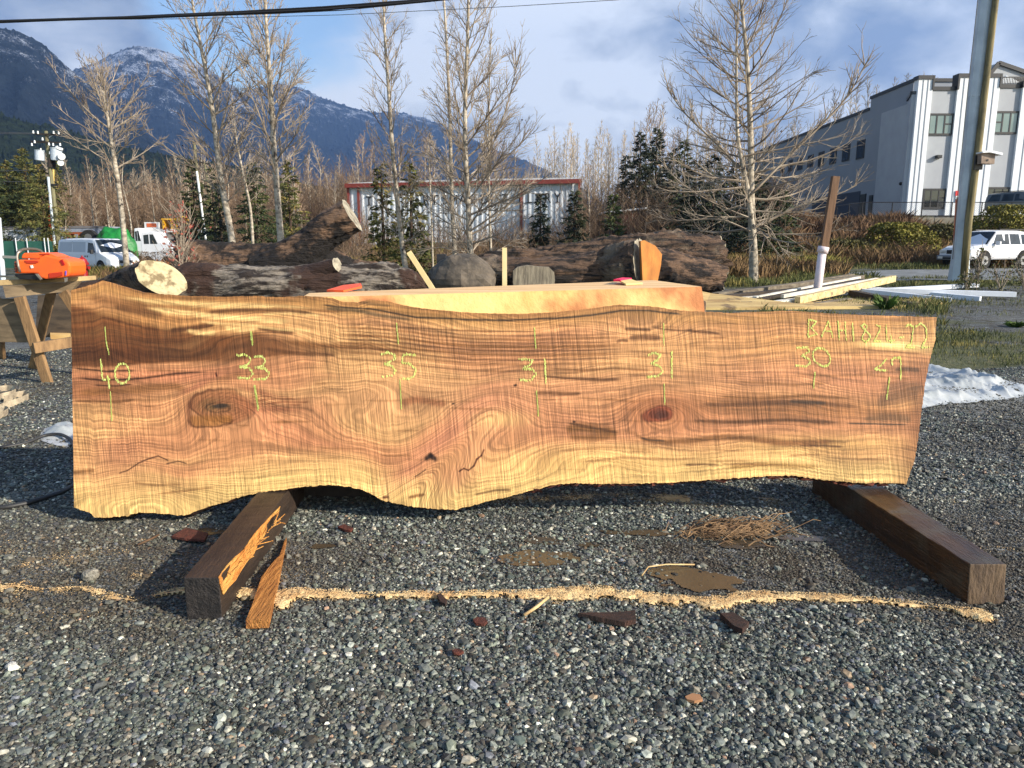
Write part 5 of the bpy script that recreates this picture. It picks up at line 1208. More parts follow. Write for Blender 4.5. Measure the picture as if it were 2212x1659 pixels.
def conifers():
    def at(u, Y, vtop): p = PY(u, vtop, Y); return p.x, Y, p.z-Gs(p.x, Y)
    L = [(10, 62, 345, 3.4, 'y', 'broad conifer at the far left edge behind the white trailer', 1), (48, 66, 318, 3.2, 'y', 'tall yellow-green conifer with a bare spike, left of the transformer pole', 1), (82, 60, 352, 2.6, 'y', 'yellowish cedar directly left of the transformer pole', 1), (-30, 60, 330, 3.4, 'c', 'conifer cut by the left edge of the frame', 1),
         (118, 70, 345, 2.0, 'y', 'narrow cedar just right of the transformer pole', .8), (412, 50, 345, 1.5, 'c', 'narrow dark conifer left of the white pole', 1), (455, 48, 360, 1.3, 'c', 'small conifer behind the first tall bare tree', .8), (545, 42, 350, 1.7, 'c', 'bushy green conifer between the tall bare trees on the left', .9), (620, 46, 345, 1.6, 'y', 'green conifer behind the upswept bare tree', .8),
         (823, 33, 352, .85, 'y', 'young pine left of the slim alder before the metal building', .9), (885, 34, 348, 1.15, 'y', 'young pine right of the slim alder before the metal building', 1), (1168, 38, 418, .75, 'd', 'small dark cedar before the last letters of the metal building', 1.3), (1242, 37, 412, 1.0, 'd', 'dark cedar at the right corner of the metal building', 1.3), (1326, 40, 420, .9, 'c', 'green cedar in front of the small red-roofed shed', 1.2),
         (1385, 52, 285, 1.9, 'd', 'dark fir standing above the bare thicket', 1), (1420, 54, 275, 2.1, 'd', 'tallest dark fir in the right-hand thicket', 1), (1352, 56, 335, 1.2, 'd', 'short dark fir left of the two tall firs', 1), (1455, 50, 320, 1.9, 'd', 'dark conifer left of the wide bare tree', 1), (1505, 40, 345, 1.7, 'd', 'dark spruce at the left behind the wide bare tree', 1), (1545, 38, 335, 1.9, 'd', 'broad dark spruce behind the wide bare tree', 1.1),
         (1590, 42, 350, 1.8, 'd', 'dark spruce directly behind the double trunk', 1), (1640, 40, 365, 1.6, 'd', 'dark spruce right of the double trunk', 1), (1690, 37, 410, 1.3, 'c', 'green spruce at the top of the bank near the building', 1), (1480, 46, 300, 1.4, 'c', 'green pointed spruce peeking over the dark spruces', .9), (610, 52, 400, 1.2, 'c', 'low conifer between the trunks behind the root flare', .8), (470, 44, 395, 1.2, 'd', 'low dark conifer at the foot of the first tall bare tree', .8)]
    for i, (u, Y, vt, R, c, lab, sp) in enumerate(L):
        X, Y, H = at(u, Y, vt); conifer('conifer', lab, X, Y, H, R, 100+i, None, c, sp)
conifers()
# protos of the bare woods behind; every tree there is a copy with its own place
def wood():
    protos = []
    for k in range(6):
        rg = random.Random(50+k); H = 13.0; P = [Vector((0, 0, -.3)), Vector((rg.uniform(-.2, .2), 0, H*.4)), Vector((rg.uniform(-.5, .5), 0, H*.75)), Vector((rg.uniform(-.6, .6), 0, H))]
        pr = [lambda g: 1.5*(1-g)**.7+.25, lambda g: 2.1*(1-g)+.3, lambda g: 2.6*(1-g)**.9*(.5+g)+.3][k % 3]
        t = bare_tree('woodland_tree', 'x', P, .11, .015, 60+k, [.35, .3, .18][k % 3], 46, pr, (36, 68), 2, 3.2, .009, .06, k=3, m2=(twigp if k % 2 else twigb))
        protos.append(t)
    zones = [  # u0,u1,Y0,Y1, top v range, count, group, label
        (90, 470, 62, 92, (335, 440), 58, 'bare trees of the thicket behind the parked trucks', 'bare brown tree in the dense thicket behind the parked trucks'),
        (430, 790, 58, 90, (300, 420), 44, 'bare trees of the thicket left of the metal building', 'bare brown tree in the thicket left of the metal building'),
        (780, 1180, 72, 95, (290, 400), 36, 'bare trees rising behind the metal building', 'bare grey tree rising behind the metal building'),
        (1175, 1370, 70, 88, (262, 330), 26, 'pale tall bare trees in the stand right of the metal building', 'tall pale bare tree in the stand right of the metal building'),
        (1250, 1480, 46, 62, (350, 440), 22, 'lower bare trees at the right end of the metal building', 'low bare tree at the right end of the metal building'),
        (1370, 1640, 60, 80, (225, 330), 22, 'bare trees behind the dark firs', 'bare tree behind the dark firs and the wide tree'),
        (1640, 1860, 88, 110, (200, 300), 14, 'bare trees behind the long low wing of the building', 'bare treetop behind the long wing of the grey building'),
        (1860, 2100, 92, 105, (165, 200), 9, 'bare treetops over the roof of the building', 'bare treetop showing over the parapet of the building')]
    rg = random.Random(77); used = set()
    for zi, (u0, u1, Y0, Y1, vt, n, grp, lab) in enumerate(zones):
        for i in range(n):
            pi = rg.randrange(6) if zi not in (3, 7) else rg.choice((1, 1, 3)); p = protos[pi]
            u = u0+(u1-u0)*(i+rg.random())/n; Y = rg.uniform(Y0, Y1); q = PY(u, rg.uniform(*vt), Y); z = Gs(q.x, Y); H = q.z-z
            t = p if pi not in used else copy_tree(p); used.add(pi)
            t.location = (q.x, Y, z); s = H/13.0; w = s*rg.uniform(.8, 1.2) if zi != 3 else s*.85; t.scale = (w, w, s); t.rotation_euler = (rg.uniform(-.03, .03), rg.uniform(-.03, .03), rg.uniform(0, 6.28))
            t['label'] = lab; t['group'] = grp; t['category'] = 'tree'
wood()
def thicket():
    """undergrowth nobody could count: thin stems and twigs"""
    rg = random.Random(31); polys = []
    def zone(u0, u1, Y0, Y1, n, h0, h1, r=.012, spread=.25):
        for _ in range(n):
            u = rg.uniform(u0, u1); Y = rg.uniform(Y0, Y1); x = PY(u, 520, Y).x; z = Gs(x, Y); h = rg.uniform(h0, h1)
            d = np.array([rg.gauss(0, spread), rg.gauss(0, spread), 1.0]); d /= np.linalg.norm(d); P, R = branch(rg, (x, Y, z), d, h, r*rg.uniform(.6, 1.6), .006, .02, 5, .10); polys.append((P, R))
            for k in range(rg.randrange(3, 7)):
                a = rg.randrange(1, 4); s = np.array([rg.gauss(0, .7), rg.gauss(0, .7), .7]); s /= np.linalg.norm(s); polys.append(branch(rg, P[a], s, h*rg.uniform(.2, .45), .006, .005, .05, 3, .1))
    zone(90, 800, 69, 95, 5200, 3.0, 9.0, .018); zone(430, 800, 50, 69, 900, 1.5, 4.0, .010, .35); zone(740, 1300, 36, 55, 1100, .8, 2.6, .008, .5); zone(1230, 1700, 44, 66, 1900, 1.5, 5.0, .014, .3)
    V, F = tubes(polys, 3); tag(npmesh('undergrowth', V, F, None, MT('undergrowth_stems', lin((.50, .41, .32)), lin((.31, .24, .18)), scale=.25, rough=.95, c3=lin((.52, .45, .36)), c3scale=.4), False), kind='stuff')
thicket()
def blades(name, spec, mat, seed, kind='stuff'):
    r = np.random.RandomState(seed); VV = []
    for (u0, u1, Y0, Y1, n, h0, h1, w) in spec:
        u = r.uniform(u0, u1, n); f = r.uniform(0, 1, n); Y = Y0+(Y1-Y0)*f; x = (u-CU)/FPX*(Y*math.cos(PITCH)+.2*math.sin(PITCH))
        cl = fbm(x*.6, Y*.6, 0, 3, seed); k = r.uniform(-.35, .35, n) < cl+.02; x, Y = x[k], Y[k]; cl = cl[k]; n = len(x)
        h = r.uniform(h0, h1, n)*(1+.5*cl); z = G(x, Y); a = r.uniform(0, 2*PI, n); lean = r.normal(0, .3, n)*h
        wv = w*r.uniform(.5, 1.4, n); dx, dy = np.cos(a)*wv, np.sin(a)*wv; lx, ly = np.cos(a+1.3)*lean, np.sin(a+1.3)*lean
        VV.append(np.stack([np.stack([x-dx, Y-dy, z-.03], 1), np.stack([x+dx, Y+dy, z-.03], 1), np.stack([x+lx*.5+dx*.6, Y+ly*.5+dy*.6, z+h*.6], 1), np.stack([x+lx*1.2, Y+ly*1.2, z+h], 1)], 1))
    V = np.concatenate(VV).reshape(-1, 3); F = np.arange(len(V)).reshape(-1, 4)
    tag(npmesh(name, V, F, None, mat, False), kind=kind)
dry = MT('dry_grass', lin((.52, .42, .28)), lin((.32, .24, .16)), scale=.35, rough=.95, c3=lin((.42, .40, .17)), c3scale=.12, c3lo=.5, c3hi=.6)
blades('dry_weeds', [(1560, 2330, 37, 50, 60000, .3, 1.0, .012), (740, 1560, 36, 50, 30000, .3, .9, .012), (60, 740, 34, 52, 20000, .2, .6, .012), (1560, 1830, 25, 37, 30000, .2, .7, .008)], dry, 5)
blades('bank_shrubs', [(1560, 1980, 41, 50.5, 40000, .5, 1.15, .011)], MT('russet_weeds', lin((.50, .39, .28)), lin((.30, .22, .16)), scale=.5, rough=.95), 15)
grn = MT('green_grass', lin((.36, .38, .18)), lin((.25, .27, .13)), scale=1.2, rough=.85, c3=lin((.48, .44, .22)), c3scale=1.5, c3lo=.52, c3hi=.62)
blades('grass', [(1560, 2330, 10, 24, 20000, .02, .09, .004), (2000, 2330, 8.2, 12, 9000, .015, .06, .003), (1650, 2060, 12, 17, 12000, .05, .20, .004), (1560, 1900, 22, 27, 12000, .1, .3, .006), (1900, 2330, 22, 27, 12000, .05, .16, .006), (1560, 2060, 34, 38, 9000, .1, .35, .01)], grn, 6)
def bush(name, label, u, v, Y, R, H, seed, mat, n=5000, leaf=.05, cat='bush', stems=14, sm=None, loc=None):
    x = PY(u, v, Y).x; z = Gs(x, Y); rg = np.random.RandomState(seed); r = root(name, (x, Y, z), label, cat)
    a = rg.uniform(0, 2*PI, n); q = rg.uniform(0, 1, n)**.45; h = rg.uniform(0, 1, n)
    rr = R*q*np.sqrt(np.clip(1-(h-.35)**2/.5, .05, 1)); c = np.stack([rr*np.cos(a), rr*np.sin(a)*.8, h*H], 1)
    nn = fbm(c[:, 0]*2.2/R, c[:, 2]*2.2/R, c[:, 1]/R, 3, seed); c = c[nn > -.12]; m = len(c)
    d1 = rg.normal(0, 1, (m, 3)); d1 /= np.linalg.norm(d1, axis=1)[:, None]; d2 = np.cross(d1, rg.normal(0, 1, (m, 3))); d2 /= np.linalg.norm(d2, axis=1)[:, None]; s = (leaf*rg.uniform(.5, 1.4, m))[:, None]
    V = np.stack([c-d1*s, c+d2*s*.5, c+d1*s, c-d2*s*.5], 1).reshape(-1, 3); npmesh('leaves', V, np.arange(len(V)).reshape(-1, 4), r, mat, False)
    rp = random.Random(seed); polys = []
    for k in range(stems):
        az = rp.uniform(0, 6.28); d = (math.cos(az)*.5*R/H, math.sin(az)*.5*R/H, 1); limb(rp, polys, (0, 0, 0), np.array(d)/np.linalg.norm(d), H*rp.uniform(.7, 1.1), .012, .004, .02, 1, 4)
    V, F = tubes(polys, 4); npmesh('stems', V, F, r, sm or twigm, False); return r
def bushes():
    ylw = MT('yellow_green_leaves', lin((.50, .47, .16)), lin((.33, .32, .11)), scale=1.5, rough=.85)
    bush('bush', 'yellow-green bush on the bank left of the white SUV', 1935, 550, 43, 2.4, 2.1, 1, ylw, 9000, .09)
    bush('bush', 'olive bush low on the bank, left of the yellow-green bush', 1820, 560, 42, 2.0, 1.3, 2, MT('olive_leaves', lin((.38, .36, .16)), lin((.24, .22, .11)), scale=1.5, rough=.85), 6000, .08)
    bush('bush', 'yellowish bush on the bank above the rear of the SUV', 2170, 520, 46, 2.2, 2.3, 3, ylw, 7000, .09)
    bush('bush', 'green and yellow bush on the bank behind the steel pole', 2040, 540, 45, 1.8, 1.5, 4, MT('olive_leaves', lin((.38, .36, .16)), rough=.85), 5000, .08)
    red = MT('red_leaves', lin((.50, .20, .17)), lin((.66, .42, .34)), scale=3, rough=.8)
    r = bush('red_leaved_sapling', 'red-leaved sapling growing at the left end of the back log', 392, 590, 18.6, .42, 2.35, 5, red, 420, .045, 'sapling', 9)
    bush('bush', 'low dark green bush with orange leaves beside the red sapling', 374, 592, 19.3, .5, .75, 6, MT('dark_green_leaves', lin((.17, .24, .13)), lin((.42, .28, .16)), scale=5, rough=.85), 2200, .04)
    bush('bush', 'low brown bush with orange leaves between the van and the log', 330, 590, 24, 1.0, .9, 7, MT('orange_brown_leaves', lin((.55, .32, .20)), lin((.30, .30, .15)), scale=4, rough=.85), 1600, .04)
    brn = MT('brown_brush', lin((.42, .34, .25)), lin((.27, .22, .15)), scale=3, rough=.9)
    for k, (u, Y, R, H, lab) in enumerate([(245, 50, 1.5, 1.0, 'brown brush below the left part of the green tarpaulin'), (292, 49, 1.6, 1.35, 'brown brush in front of the white service truck'), (335, 50, 1.8, 1.3, 'brown brush hiding the lower half of the white pickup'), (385, 48, 1.8, 1.5, 'brown brush at the right of the white pickup'), (430, 47, 1.6, 1.2, 'brown brush at the foot of the slender white pole')]):
        bush('brush', lab, u, 570, Y, R, H, 50+k, brn, 2600, .035, 'brush', 26, twigb)
    for k, (u, Y, R, H, lab) in enumerate([(2110, 20.5, .22, 1.15, 'tall dark weed stalk right of the steel pole'), (2165, 20.0, .45, .8, 'leafy weed clump at the right edge before the SUV wheel'), (2215, 20.6, .5, 1.0, 'leafy weed clump cut by the right edge of the frame'), (2090, 20.2, .3, .5, 'short weed clump at the foot of the wooden pole')]):
        bush('weed', lab, u, 600, Y, R, H, 20+k, MT('weed_leaves', lin((.36, .38, .17)), lin((.22, .18, .12)), scale=6, rough=.85), 500, .035, 'weed', 7)
    def tuft(name, label, u, v, R, H, seed, cat, n=170):
        p = onG(u, v); rg = np.random.RandomState(seed); a = rg.uniform(0, 6.28, n); q = R*.35*rg.uniform(0, 1, n)**.5; b = np.stack([q*np.cos(a), q*np.sin(a), 0*a], 1)
        o = np.stack([np.cos(a), np.sin(a), 0*a], 1)*(R*rg.uniform(.2, 1, n))[:, None]; h = H*rg.uniform(.4, 1.1, n); s = np.stack([-np.sin(a), np.cos(a), 0*a], 1)*.006
        m = b+o*.4; m[:, 2] += h*.65; t = b+o; t[:, 2] += h*rg.uniform(.7, 1, n); V = np.stack([b-s, b+s, m+s*.7, t, m-s*.7], 1)+np.array([p.x, p.y, p.z-.01])
        tag(npmesh(name, V.reshape(-1, 3), np.arange(5*n).reshape(-1, 5), None, MT('tuft_green', lin((.34, .44, .14)), lin((.22, .30, .10)), scale=5, rough=.8), False), label, cat)
    tuft('grass_tuft', 'bright green grass tuft before the long pale offcut board', 1912, 668, .24, .34, 31, 'grass tuft', 130)
    tuft('weed', 'green weed tuft low on the gravel at the right edge', 2195, 706, .16, .12, 32, 'weed')
bushes()
# ------------------------------------------------------------------ metal building
galv = MT('galvanised_siding', lin((.80, .82, .84)), lin((.70, .72, .74)), scale=.7, rough=.4, metal=.1)
rust = MT('rust_red_trim', lin((.48, .19, .15)), lin((.40, .16, .13)), rough=.6)
def text_mesh(s, size, M, mat, parent, name='lettering', ext=.01, bold=0.0):
    cu = bpy.data.curves.new(name, 'FONT'); cu.body = s; cu.size = size; cu.extrude = ext; cu.align_x = 'CENTER'; cu.offset = bold
    t = bpy.data.objects.new(name+'_curve', cu); COL.objects.link(t); bpy.context.view_layer.update()
    me = bpy.data.meshes.new_from_object(t.evaluated_get(bpy.context.evaluated_depsgraph_get())); bpy.data.objects.remove(t); bpy.data.curves.remove(cu)
    me.transform(M); me.materials.clear(); o = link(name, me, None, [mat]); wpar(o, parent); return o
def distillery():
    a = PY(757, 518, 58); b = PY(1250, 518, 56.2); zt0 = PY(757, 402, 58).z; zt1 = PY(1250, 392, 56.2).z
    z0 = min(a.z, b.z)-.6; zt = (zt0+zt1)/2; print('distillery', a, b, zt0, zt1)
    r = root('metal_building', ((a.x+b.x)/2, 57, z0), 'long corrugated metal building with rust-red trim and black lettering behind the bare trees', 'building')
    d = (b-a); d.z = 0; L_ = d.length; d.normalize(); nrm = Vector((d.y, -d.x, 0)); dep = 12.0
    def ztop(f): return zt0+(zt1-zt0)*f
    def corr(name, p, q, zf, zl, n, amp=.05):
        vs = []; fs = []; k = 0
        dd = (q-p); LL = Vector((dd.x, dd.y, 0)).length; dd = Vector((dd.x, dd.y, 0)).normalized(); nn = Vector((dd.y, -dd.x, 0))
        prof = [(0, 0), (.42, 0), (.52, 1), (.80, 1), (.90, 0)]
        for i in range(n):
            for f, h in prof:
                g = (i+f)/n; w = Vector((p.x, p.y, 0))+dd*(LL*g)+nn*(amp*h); vs += [(w.x, w.y, zl), (w.x, w.y, zf(g))]
        w = Vector((p.x, p.y, 0))+dd*LL; vs += [(w.x, w.y, zl), (w.x, w.y, zf(1))]
        for i in range(len(vs)//2-1): fs.append((2*i, 2*i+2, 2*i+3, 2*i+1))
        me = bpy.data.meshes.new(name); me.from_pydata(vs, [], fs); o = link(name, me, None, [galv]); wpar(o, r)
    corr('wall', a, b, ztop, z0, 44)
    bk = b-nrm*dep; ak = a-nrm*dep
    corr('wall', b, bk, lambda g: zt1, z0, 24); corr('wall', ak, a, lambda g: zt0, z0, 24)
    # roof, trims
    mb = MB(); o1 = nrm*.35
    P = [a+o1, b+o1, bk, ak]; P = [Vector((p.x, p.y, z)) for p, z in zip(P, (zt0+.12, zt1+.12, zt1+1.3, zt0+1.3))]
    mb.prism(P, Vector((0, 0, -.08))); o = mb.build('roof', MT('roof_metal', lin((.72, .72, .72)), lin((.6, .6, .6)), rough=.4, metal=.4), r)
    mb = MB()
    for k in range(60):
        f = (k+.5)/60; p = P[0].lerp(P[1], f); q = P[3].lerp(P[2], f); mb.bar(p+Vector((0, 0, .03)), q+Vector((0, 0, .03)), .07, .07)
    mb.build('roof_rib', MATS['roof_metal'], r); COL.objects[-1] if False else None
    MB().bar(Vector((a.x, a.y, zt0))+o1*1.1-d*.15, Vector((b.x, b.y, zt1))+o1*1.1+d*.15, .12, .30).build('gutter', rust, r)
    for f in (.0, .045, .64, .735+.02, 1.0):
        if f == .64: continue
        p = a+d*(L_*f)+nrm*.10; MB().box((p.x-.09, p.y-.05, z0), (p.x+.09, p.y+.05, ztop(f)-.1)).build('corner_trim' if f in (0, 1.0) else 'downpipe', rust, r)
    # lettering
    ang = math.atan2(d.y, d.x)
    blk = MT('black_letters', lin((.07, .07, .08)), rough=.5)
    def xy(u): return PY(u, 435, 57)
    s = 1.02
    for ch, src in [('T', 1462), ('R', 1688), ('T', 1722), ('S', 1762), ('M', 1797), ('A', 1832), ('N', 1866), ('D', 1916), ('I', 1946), ('S', 1970), ('T', 1996), ('I', 2030), ('L', 2056), ('L', 2090), ('E', 2122), ('R', 2158), ('Y', 2196)]:
        u = src/1.8228; f = (u-757)/(1250-757); p = a+d*(L_*f)+nrm*.075; vv = PY(u, 443.5-(f*5), 57).z
        M = Matrix.Translation((p.x, p.y, vv)) @ Matrix.Rotation(ang, 4, 'Z') @ Matrix.Rotation(PI/2, 4, 'X') @ Matrix.Diagonal((.82, 1, 1, 1))
        o = text_mesh(ch, s, M, blk, r, 'letter', .02, .0)
        if ch in 'TLIRYEN':      # serifs
            zz = p.z; mb = MB()
            xs = {'T': (0,), 'L': (-.22,), 'I': (0,), 'R': (-.24,), 'Y': (0,), 'E': (-.22,), 'N': (-.27,)}[ch]
            for x in xs:
                q = Vector((p.x, p.y, vv+.03))+d*x-nrm*-.01; mb.bar(q-d*.14, q+d*.14, .04, .05, up=(0, 0, 1))
            mb.build('letter_serif', blk, o)
    # small lean-to with a slanting gable at the right end
    q = Vector((b.x, b.y, 0))-nrm*1.5; z1 = PY(1262, 430, 57).z
    MB().prism([Vector((q.x+.1, q.y, z1+.9)), Vector((q.x+1.0, q.y, z1+.05)), Vector((q.x+.1, q.y, z1+.05))], Vector((0, 3, 0))).build('side_awning', MATS['roof_metal'], r)
distillery()
def shed():
    a = PY(1340, 470, 50); r = root('garden_shed', (a.x, a.y, Gs(a.x, a.y)), 'small red shed with a thin white roof edge beside the right-hand conifers', 'shed')
    z = PY(1340, 459, 50).z; w = PY(1380, 459, 50).x-a.x
    z0 = Gs(a.x, 50)
    MB().box((a.x, 50, z0), (a.x+w, 53, z)).build('wall', MT('red_boards', lin((.42, .14, .12)), lin((.34, .12, .1)), scale=3, stretch=(6, 6, .5), rough=.8), r)
    MB().prism([Vector((a.x-1.1, 49.7, z-.05)), Vector((a.x+w+.5, 49.7, z+.22)), Vector((a.x+w+.5, 53.3, z+.22)), Vector((a.x-1.1, 53.3, z-.05))], Vector((0, 0, .10))).build('roof', MT('white_metal', lin((.85, .86, .86)), rough=.5), r)
shed()
# ------------------------------------------------------------------ grey and white building on the terrace
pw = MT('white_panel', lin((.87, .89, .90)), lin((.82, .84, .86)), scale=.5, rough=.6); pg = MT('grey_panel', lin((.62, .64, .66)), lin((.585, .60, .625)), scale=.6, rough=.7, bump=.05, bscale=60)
pk = MT('black_flashing', lin((.10, .10, .11)), rough=.45); gl = MT('window_glass', lin((.36, .42, .40)), lin((.50, .56, .53)), scale=.35, rough=.08, spec=.8, detail=1); gld = MT('dark_window_glass', lin((.07, .08, .08)), lin((.13, .14, .14)), scale=1, rough=.1, spec=.8)
nav = MT('navy_door', lin((.13, .17, .24)), rough=.6)
def office():
    Yf = 60.5; XW = 32.4; zb = 3.2
    pb = lambda u, v: PY(u, v, Yf)
    zbase = pb(2000, 470).z-.4; print('office base', zbase+.4, 'top', pb(2000, 165).z, PX(1872, 235, XW), PX(1650, 322, XW), PX(1960, 178, XW), PX(1872, 208, XW))
    r = root('office_building', (XW+6, Yf+5, zbase), 'large grey and white panelled building with black parapets on the terrace at the right', 'building')
    def wallp(pts, off, name, mat, par=None): return MB().prism(pts, off).build(name, mat, par or r)
    ref = 268
    X = lambda u, v=ref: pb(u, v).x
    zt = lambda u, v: pb(u, v).z
    # front bays:  (u0,u1,ztop,kind)
    e = [1973, 2004, 2057.6, 2147, 2197, 2262, 2330, 2400]
    tops = [zt(1998, 166), zt(2035, 189), zt(2090, 162), zt(2174, 184), zt(2225, 178), zt(2280, 183), zt(2360, 165)]
    kinds = 'wgwgwgw'
    for i, k in enumerate(kinds):
        x0, x1 = X(e[i]), X(e[i+1]); yo = -.22 if k == 'w' else 0
        mb = MB(); zlow = min(tops)-.6; mb.box((x0, Yf+yo, zbase), (x1, Yf+.45, tops[i])); mb.build('wall_panel', pw if k == 'w' else pg, r)
        MB().box((x0-.08, Yf+yo-.08, tops[i]-.22), (x1+.08, Yf+.52, tops[i]+.06)).build('parapet_cap', pk, r)
        if k == 'w':
            n = 3 if x1-x0 < 2 else (4 if x1-x0 < 3 else 7); mb = MB()
            for j in range(1, n): x = x0+(x1-x0)*j/n; mb.box((x-.03, Yf+yo-.035, zbase), (x+.03, Yf+yo+.01, tops[i]-.23))
            mb.build('panel_seam', MT('seam_grey', lin((.60, .62, .65)), rough=.6), r)
        if i < 6 and abs(tops[i]-tops[i+1]) > .1:
            lo, hi = sorted((tops[i], tops[i+1])); MB().box((x1-.07, Yf-.31, lo-.2), (x1+.07, Yf+.50, hi+.055)).build('parapet_cap', pk, r)
    def window(u0, u1, v0, v1, lay, glass=gl):
        a, b = pb(u0, v1), pb(u1, v0); a.x = pb(u0, (v0+v1)/2).x; b.x = pb(u1, (v0+v1)/2).x
        w = b.x-a.x; h = b.z-a.z; y = Yf-.02; t = .09
        f = MB(); f.box((a.x-.06, y-.06, a.z-.06), (b.x+.06, y, a.z+t)); f.box((a.x-.06, y-.06, b.z-t), (b.x+.06, y, b.z+.06)); f.box((a.x-.06, y-.055, a.z+t), (a.x+t, y, b.z-t)); f.box((b.x-t, y-.055, a.z+t), (b.x+.06, y, b.z-t))
        for g in lay: f.box((a.x+w*g-.05, y-.05, a.z+t), (a.x+w*g+.05, y, b.z-t))
        return a, b, w, h, y, f
    def addw(u0, u1, v0, v1, lay, cross, glass):
        a, b, w, h, y, f = window(u0, u1, v0, v1, lay)
        f.box((a.x+w*cross[0]+.05, y-.05, a.z+h*cross[1]-.05), (a.x+w*cross[2]-.05, y, a.z+h*cross[1]+.05))
        o = f.build('window', pk, r); MB().box((a.x, y-.02, a.z), (b.x, y-.012, b.z)).build('pane', glass, o)
    addw(2005, 2057, 247, 291, (.33, .66), (.66, .52, .97), gl); addw(2145, 2198, 242, 288, (.36, .68), (.03, .52, .36), gl)
    addw(1994, 2043, 409, 450, (.32, .66), (.66, .55, .97), gld); addw(2130, 2182, 406, 446, (.32, .66), (.03, .5, .32), gld); addw(2262, 2330, 242, 288, (.36, .68), (.03, .52, .36), gl)
    MB().box((X(e[0])+.3, Yf+.5, zbase), (X(2400), Yf+6, min(tops)-.9)).build('roof_block', pg, r)
    # wall lights and signs
    p = pb(2025, 339); MB().box((p.x-.2, Yf-.35, p.z-.12), (p.x+.2, Yf-.002, p.z+.12)).build('wall_light', pk, r, bevel=.03)
    p = pb(2071, 418); MB().box((p.x-.42, Yf-.30, p.z-.2), (p.x+.42, Yf-.26, p.z+.2)).build('red_sign', MT('red_sign_paint', lin((.78, .10, .12)), rough=.5), r)
    p = pb(2071, 430); MB().box((p.x-.42, Yf-.30, p.z-.22), (p.x+.42, Yf-.26, p.z+.24)).build('white_sign', MT('white_sign', lin((.8, .8, .8)), rough=.5), r)
    MB().box((p.x-.36, Yf-.31, p.z-.1), (p.x+.36, Yf-.301, p.z+.12)).build('sign_print', pk, r)
    # chamfered grey bay
    B = Vector((X(1973), Yf, 0)); A = Vector((XW, 63.2, 0)); zc = zt(1965, 198)
    dv = (B-A).normalized(); nv = Vector((dv.y, -dv.x, 0)); 
    if nv.y > 0: nv = -nv
    MB().prism([Vector((A.x, A.y, zbase)), Vector((B.x, B.y, zbase)), Vector((B.x, B.y, zc)), Vector((A.x, A.y, zc))], -nv*.3).build('wall_panel', pg, r)
    MB().prism([Vector((A.x, A.y, zc-.2))+nv*.08, Vector((B.x, B.y, zc-.2))+nv*.08, Vector((B.x, B.y, zc+.05))+nv*.08, Vector((A.x, A.y, zc+.05))+nv*.08], -nv*.5).build('parapet_cap', pk, r)
    def onch(f, z, o=.0): p = A.lerp(B, f)+nv*o; p.z = z; return p
    z1, z0 = PY(1965, 256, 62).z, PY(1960, 300, 62).z
    w = MB().prism([onch(.05, z0, .03), onch(.93, z0, .03), onch(.93, z1, .03), onch(.05, z1, .03)], nv*.05).build('window', pk, r)
    for f0, f1 in ((.10, .34), (.38, .64), (.68, .88)): MB().prism([onch(f0, z0+.12, .083), onch(f1, z0+.12, .083), onch(f1, z1-.12, .083), onch(f0, z1-.12, .083)], nv*.01).build('pane', gld, w)
    zd = PY(1950, 412, 62).z
    MB().prism([onch(.04, zbase+.3, .02), onch(.86, zbase+.3, .02), onch(.86, zd, .02), onch(.04, zd, .02)], nv*.06).build('entrance_door', MT('dark_door', lin((.11, .12, .12)), rough=.4), r)
    # west wall, shade painted into darker panels: tall white block, long low wing
    y1 = PX(1872, 330, XW).y; zt1 = PX(1900, 196, XW).z; zt2 = PX(1800, 262, XW).z; y2 = 108.0
    zt1 = (PX(1955, 180, XW).z+PX(1876, 211, XW).z)/2; zt2 = (PX(1870, 236, XW).z+PX(1700, 303, XW).z)/2; print('west', y1, zt1, zt2)
    MB().box((XW, 63.2, zbase), (XW+12, y1, zt1)).build('wall_panel', MT('white_panel_shaded', lin((.52, .54, .57)), lin((.50, .52, .55)), scale=.4, rough=.7), r)
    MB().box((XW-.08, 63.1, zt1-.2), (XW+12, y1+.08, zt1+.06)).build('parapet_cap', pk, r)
    MB().box((XW, y1, zbase), (XW+20, y2, zt2)).build('wall_panel', MT('grey_panel_shaded', lin((.52, .54, .57)), lin((.50, .52, .55)), scale=.4, rough=.7), r)
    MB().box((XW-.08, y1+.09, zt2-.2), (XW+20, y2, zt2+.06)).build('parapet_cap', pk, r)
    for (u0, u1, v0, v1) in [(1851,1868,303,343),(1820,1836,312,348),(1793,1807,320,354),(1768,1780,328,359),(1745,1757,335,361),(1723,1734,341,367),(1703,1712,346,370),(1686,1694,350,373)]:
        um = (u0+u1)/2; a, b = PX(u0, (v0+v1)/2, XW), PX(u1, (v0+v1)/2, XW); z1, z0 = PX(um, v0, XW).z, PX(um, v1, XW).z
        w = MB().box((XW-.05, b.y, z0), (XW+.02, a.y, z1)).build('window', pk, r); MB().box((XW-.06, b.y+(a.y-b.y)*.12, z0+.1), (XW-.051, a.y-(a.y-b.y)*.12, z1-.1)).build('pane', gld, w)
    def wbox(u0, u1, vt, name, mat, o=.06, zlow=None):
        a, b = PX(u0, 450, XW), PX(u1, 450, XW); zt_ = PX((u0+u1)/2, vt, XW).z; MB().box((XW-o, b.y, zlow or zbase+.3), (XW+.02, a.y, zt_)).build(name, mat, r)
    wbox(1755, 1856, 421, 'garage_door', nav); wbox(1858, 1869, 420, 'side_door', MATS['dark_door'], .08); wbox(1877, 1884, 422, 'side_door', MATS['dark_door'], .09)
